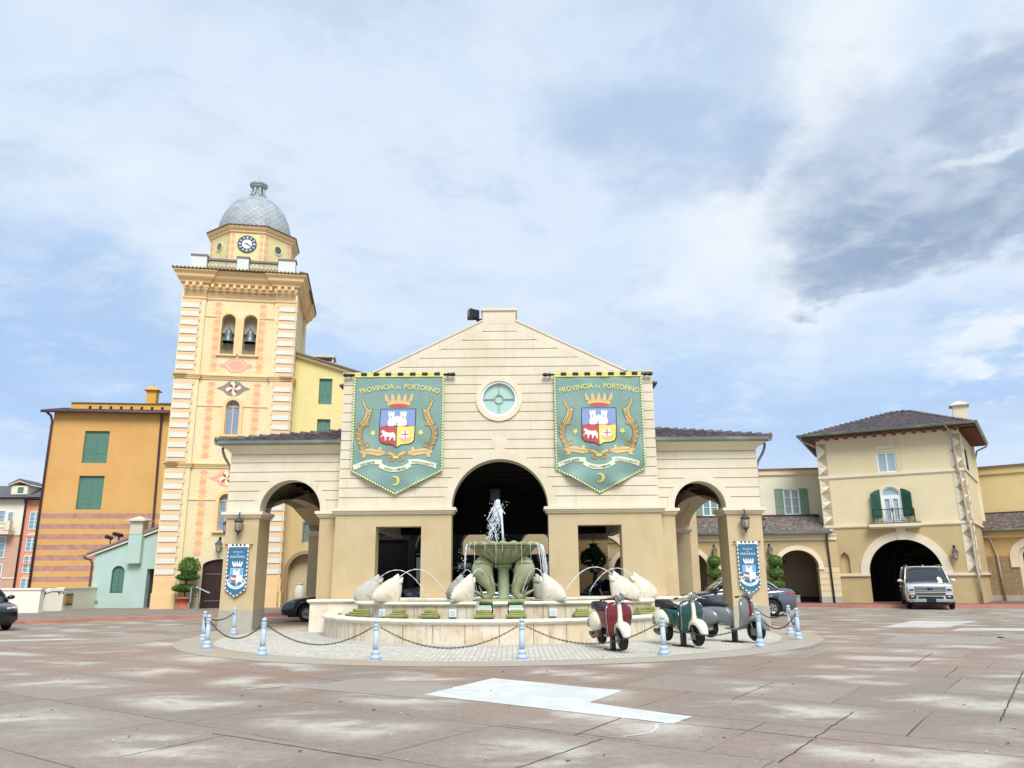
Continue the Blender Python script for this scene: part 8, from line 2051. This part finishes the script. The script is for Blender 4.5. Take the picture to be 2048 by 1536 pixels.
J = dict(pelvis=(0, 0, .94), waist=(0, 0, 1.08), chest=(0, .01, 1.28), neck=(0, 0, 1.45), head0=(.01, 0, 1.53), head1=(.02, 0, 1.62), crown=(.0, 0, 1.67), nose=(.095, 0, 1.555),
         shL=(0, .16, 1.38), elL=(.02, .23, 1.12), wrL=(.10, .24, .88), haL=(.12, .24, .81), shR=(0, -.16, 1.38), elR=(.02, -.24, 1.12), wrR=(.12, -.23, .90), haR=(.14, -.23, .83),
         hiL=(0, .09, .88), knL=(.04, .10, .48), anL=(-.02, .10, .08), toL=(.13, .11, .03), hiR=(0, -.09, .88), knR=(.06, -.10, .48), anR=(.10, -.10, .08), toR=(.24, -.11, .03))
BN = [('pelvis', 'waist'), ('waist', 'chest'), ('chest', 'neck'), ('neck', 'head0'), ('head0', 'head1'), ('head1', 'crown'), ('head0', 'nose'), ('chest', 'shL'), ('shL', 'elL'), ('elL', 'wrL'), ('wrL', 'haL'), ('chest', 'shR'), ('shR', 'elR'), ('elR', 'wrR'), ('wrR', 'haR'),
      ('pelvis', 'hiL'), ('hiL', 'knL'), ('knL', 'anL'), ('anL', 'toL'), ('pelvis', 'hiR'), ('hiR', 'knR'), ('knR', 'anR'), ('anR', 'toR')]
RD = dict(pelvis=.13, waist=.11, chest=.125, neck=.05, head0=.07, head1=.085, crown=.07, nose=.016, shL=.055, elL=.04, wrL=.026, haL=.03, shR=.055, elR=.04, wrR=.026, haR=.03, hiL=.085, knL=.055, anL=.035, toL=.03, hiR=.085, knR=.055, anR=.035, toR=.03)
for s, w_ in (('L', J['haL']), ('R', J['haR'])):
    for i in range(5):
        a = (i-1.5)*.016; n1, n2 = 'f%s%da' % (s, i), 'f%s%db' % (s, i)
        if i == 4: J[n1] = (w_[0]+.03, w_[1], w_[2]+.0); J[n2] = (w_[0]+.05, w_[1], w_[2]-.03)
        else: J[n1] = (w_[0]+a, w_[1], w_[2]-.045); J[n2] = (w_[0]+a+.012, w_[1]-.005, w_[2]-.085+abs(i-1.5)*.006)
        BN += [('ha'+s, n1), (n1, n2)]; RD[n1] = .009; RD[n2] = .007
BLKD = mat('black_dress', (14, 13, 16), rough=.8, var=.1); HAIR = mat('dark_hair', (24, 16, 14), rough=.5, var=.2, vs=20)
def dressed(label, loc, ang, sleeve=True, hair_len=1.18):
    T_ = person(label, loc, ang, J, BN, RD, None, None)
    mb = MB(); rings = []
    for z, rx, ry, ox in ((1.44, .07, .12, 0), (1.40, .11, .19, 0), (1.30, .135, .195, .01), (1.18, .13, .165, .01), (1.06, .125, .15, .01), (.94, .155, .185, .01), (.84, .165, .20, .01), (.70, .175, .205, .02), (.52, .19, .215, .03), (.44, .195, .22, .03)):
        rings.append([(ox+rx*math.cos(q), ry*math.sin(q), z) for q in [2*PI*j/20 for j in range(20)]])
    mb.loft(rings, caps=False); 
    for s in (-1, 1): mb.tube([(0, s*.15, 1.38), (.01, s*.205, 1.25), (.02, s*.235, 1.12)], [.078, .07, .06], 10)
    mb.build('dress', BLKD, T_)
    mb = MB(); rings = []
    for z, rx, ry, ox in ((1.735, .02, .02, -.0), (1.71, .085, .08, -.01), (1.65, .105, .10, -.025), (1.56, .10, .10, -.045), (1.46, .09, .115, -.065), (1.34, .075, .125, -.085), (hair_len+.05, .055, .11, -.10), (hair_len, .02, .07, -.10)):
        rings.append([(ox+rx*math.cos(q)*(1 if math.cos(q) < .3 else .62), ry*math.sin(q), z) for q in [2*PI*j/18 for j in range(18)]])
    mb.loft(rings); mb.build('hair', HAIR, T_)
    mb = MB()
    for s in (-1, 1): mb.ball((.098, s*.032, 1.595), (.010, .014, .009), 8, 6)
    mb.build('eyes', mat('eye_dark', (30, 24, 22)), T_); mb = MB(); mb.ball((.092, 0, 1.515), (.010, .026, .008), 8, 5); mb.build('mouth', mat('lips', (150, 80, 76)), T_)
    for s in (-1, 1): x = (.05 if s > 0 else .17); mb = MB(); mb.ball((x, s*.105, .035), (.12, .045, .038), 10, 6); mb.build('shoe', BLACK, T_)
    return T_
dressed('woman with long dark hair in a black dress seen through the right portico window', (3.05, 29.2, 0), R(10))
dressed('dark clothed figure farther back at the right edge of the right portico window', (4.55, 31.4, 0), R(200), hair_len=1.3)
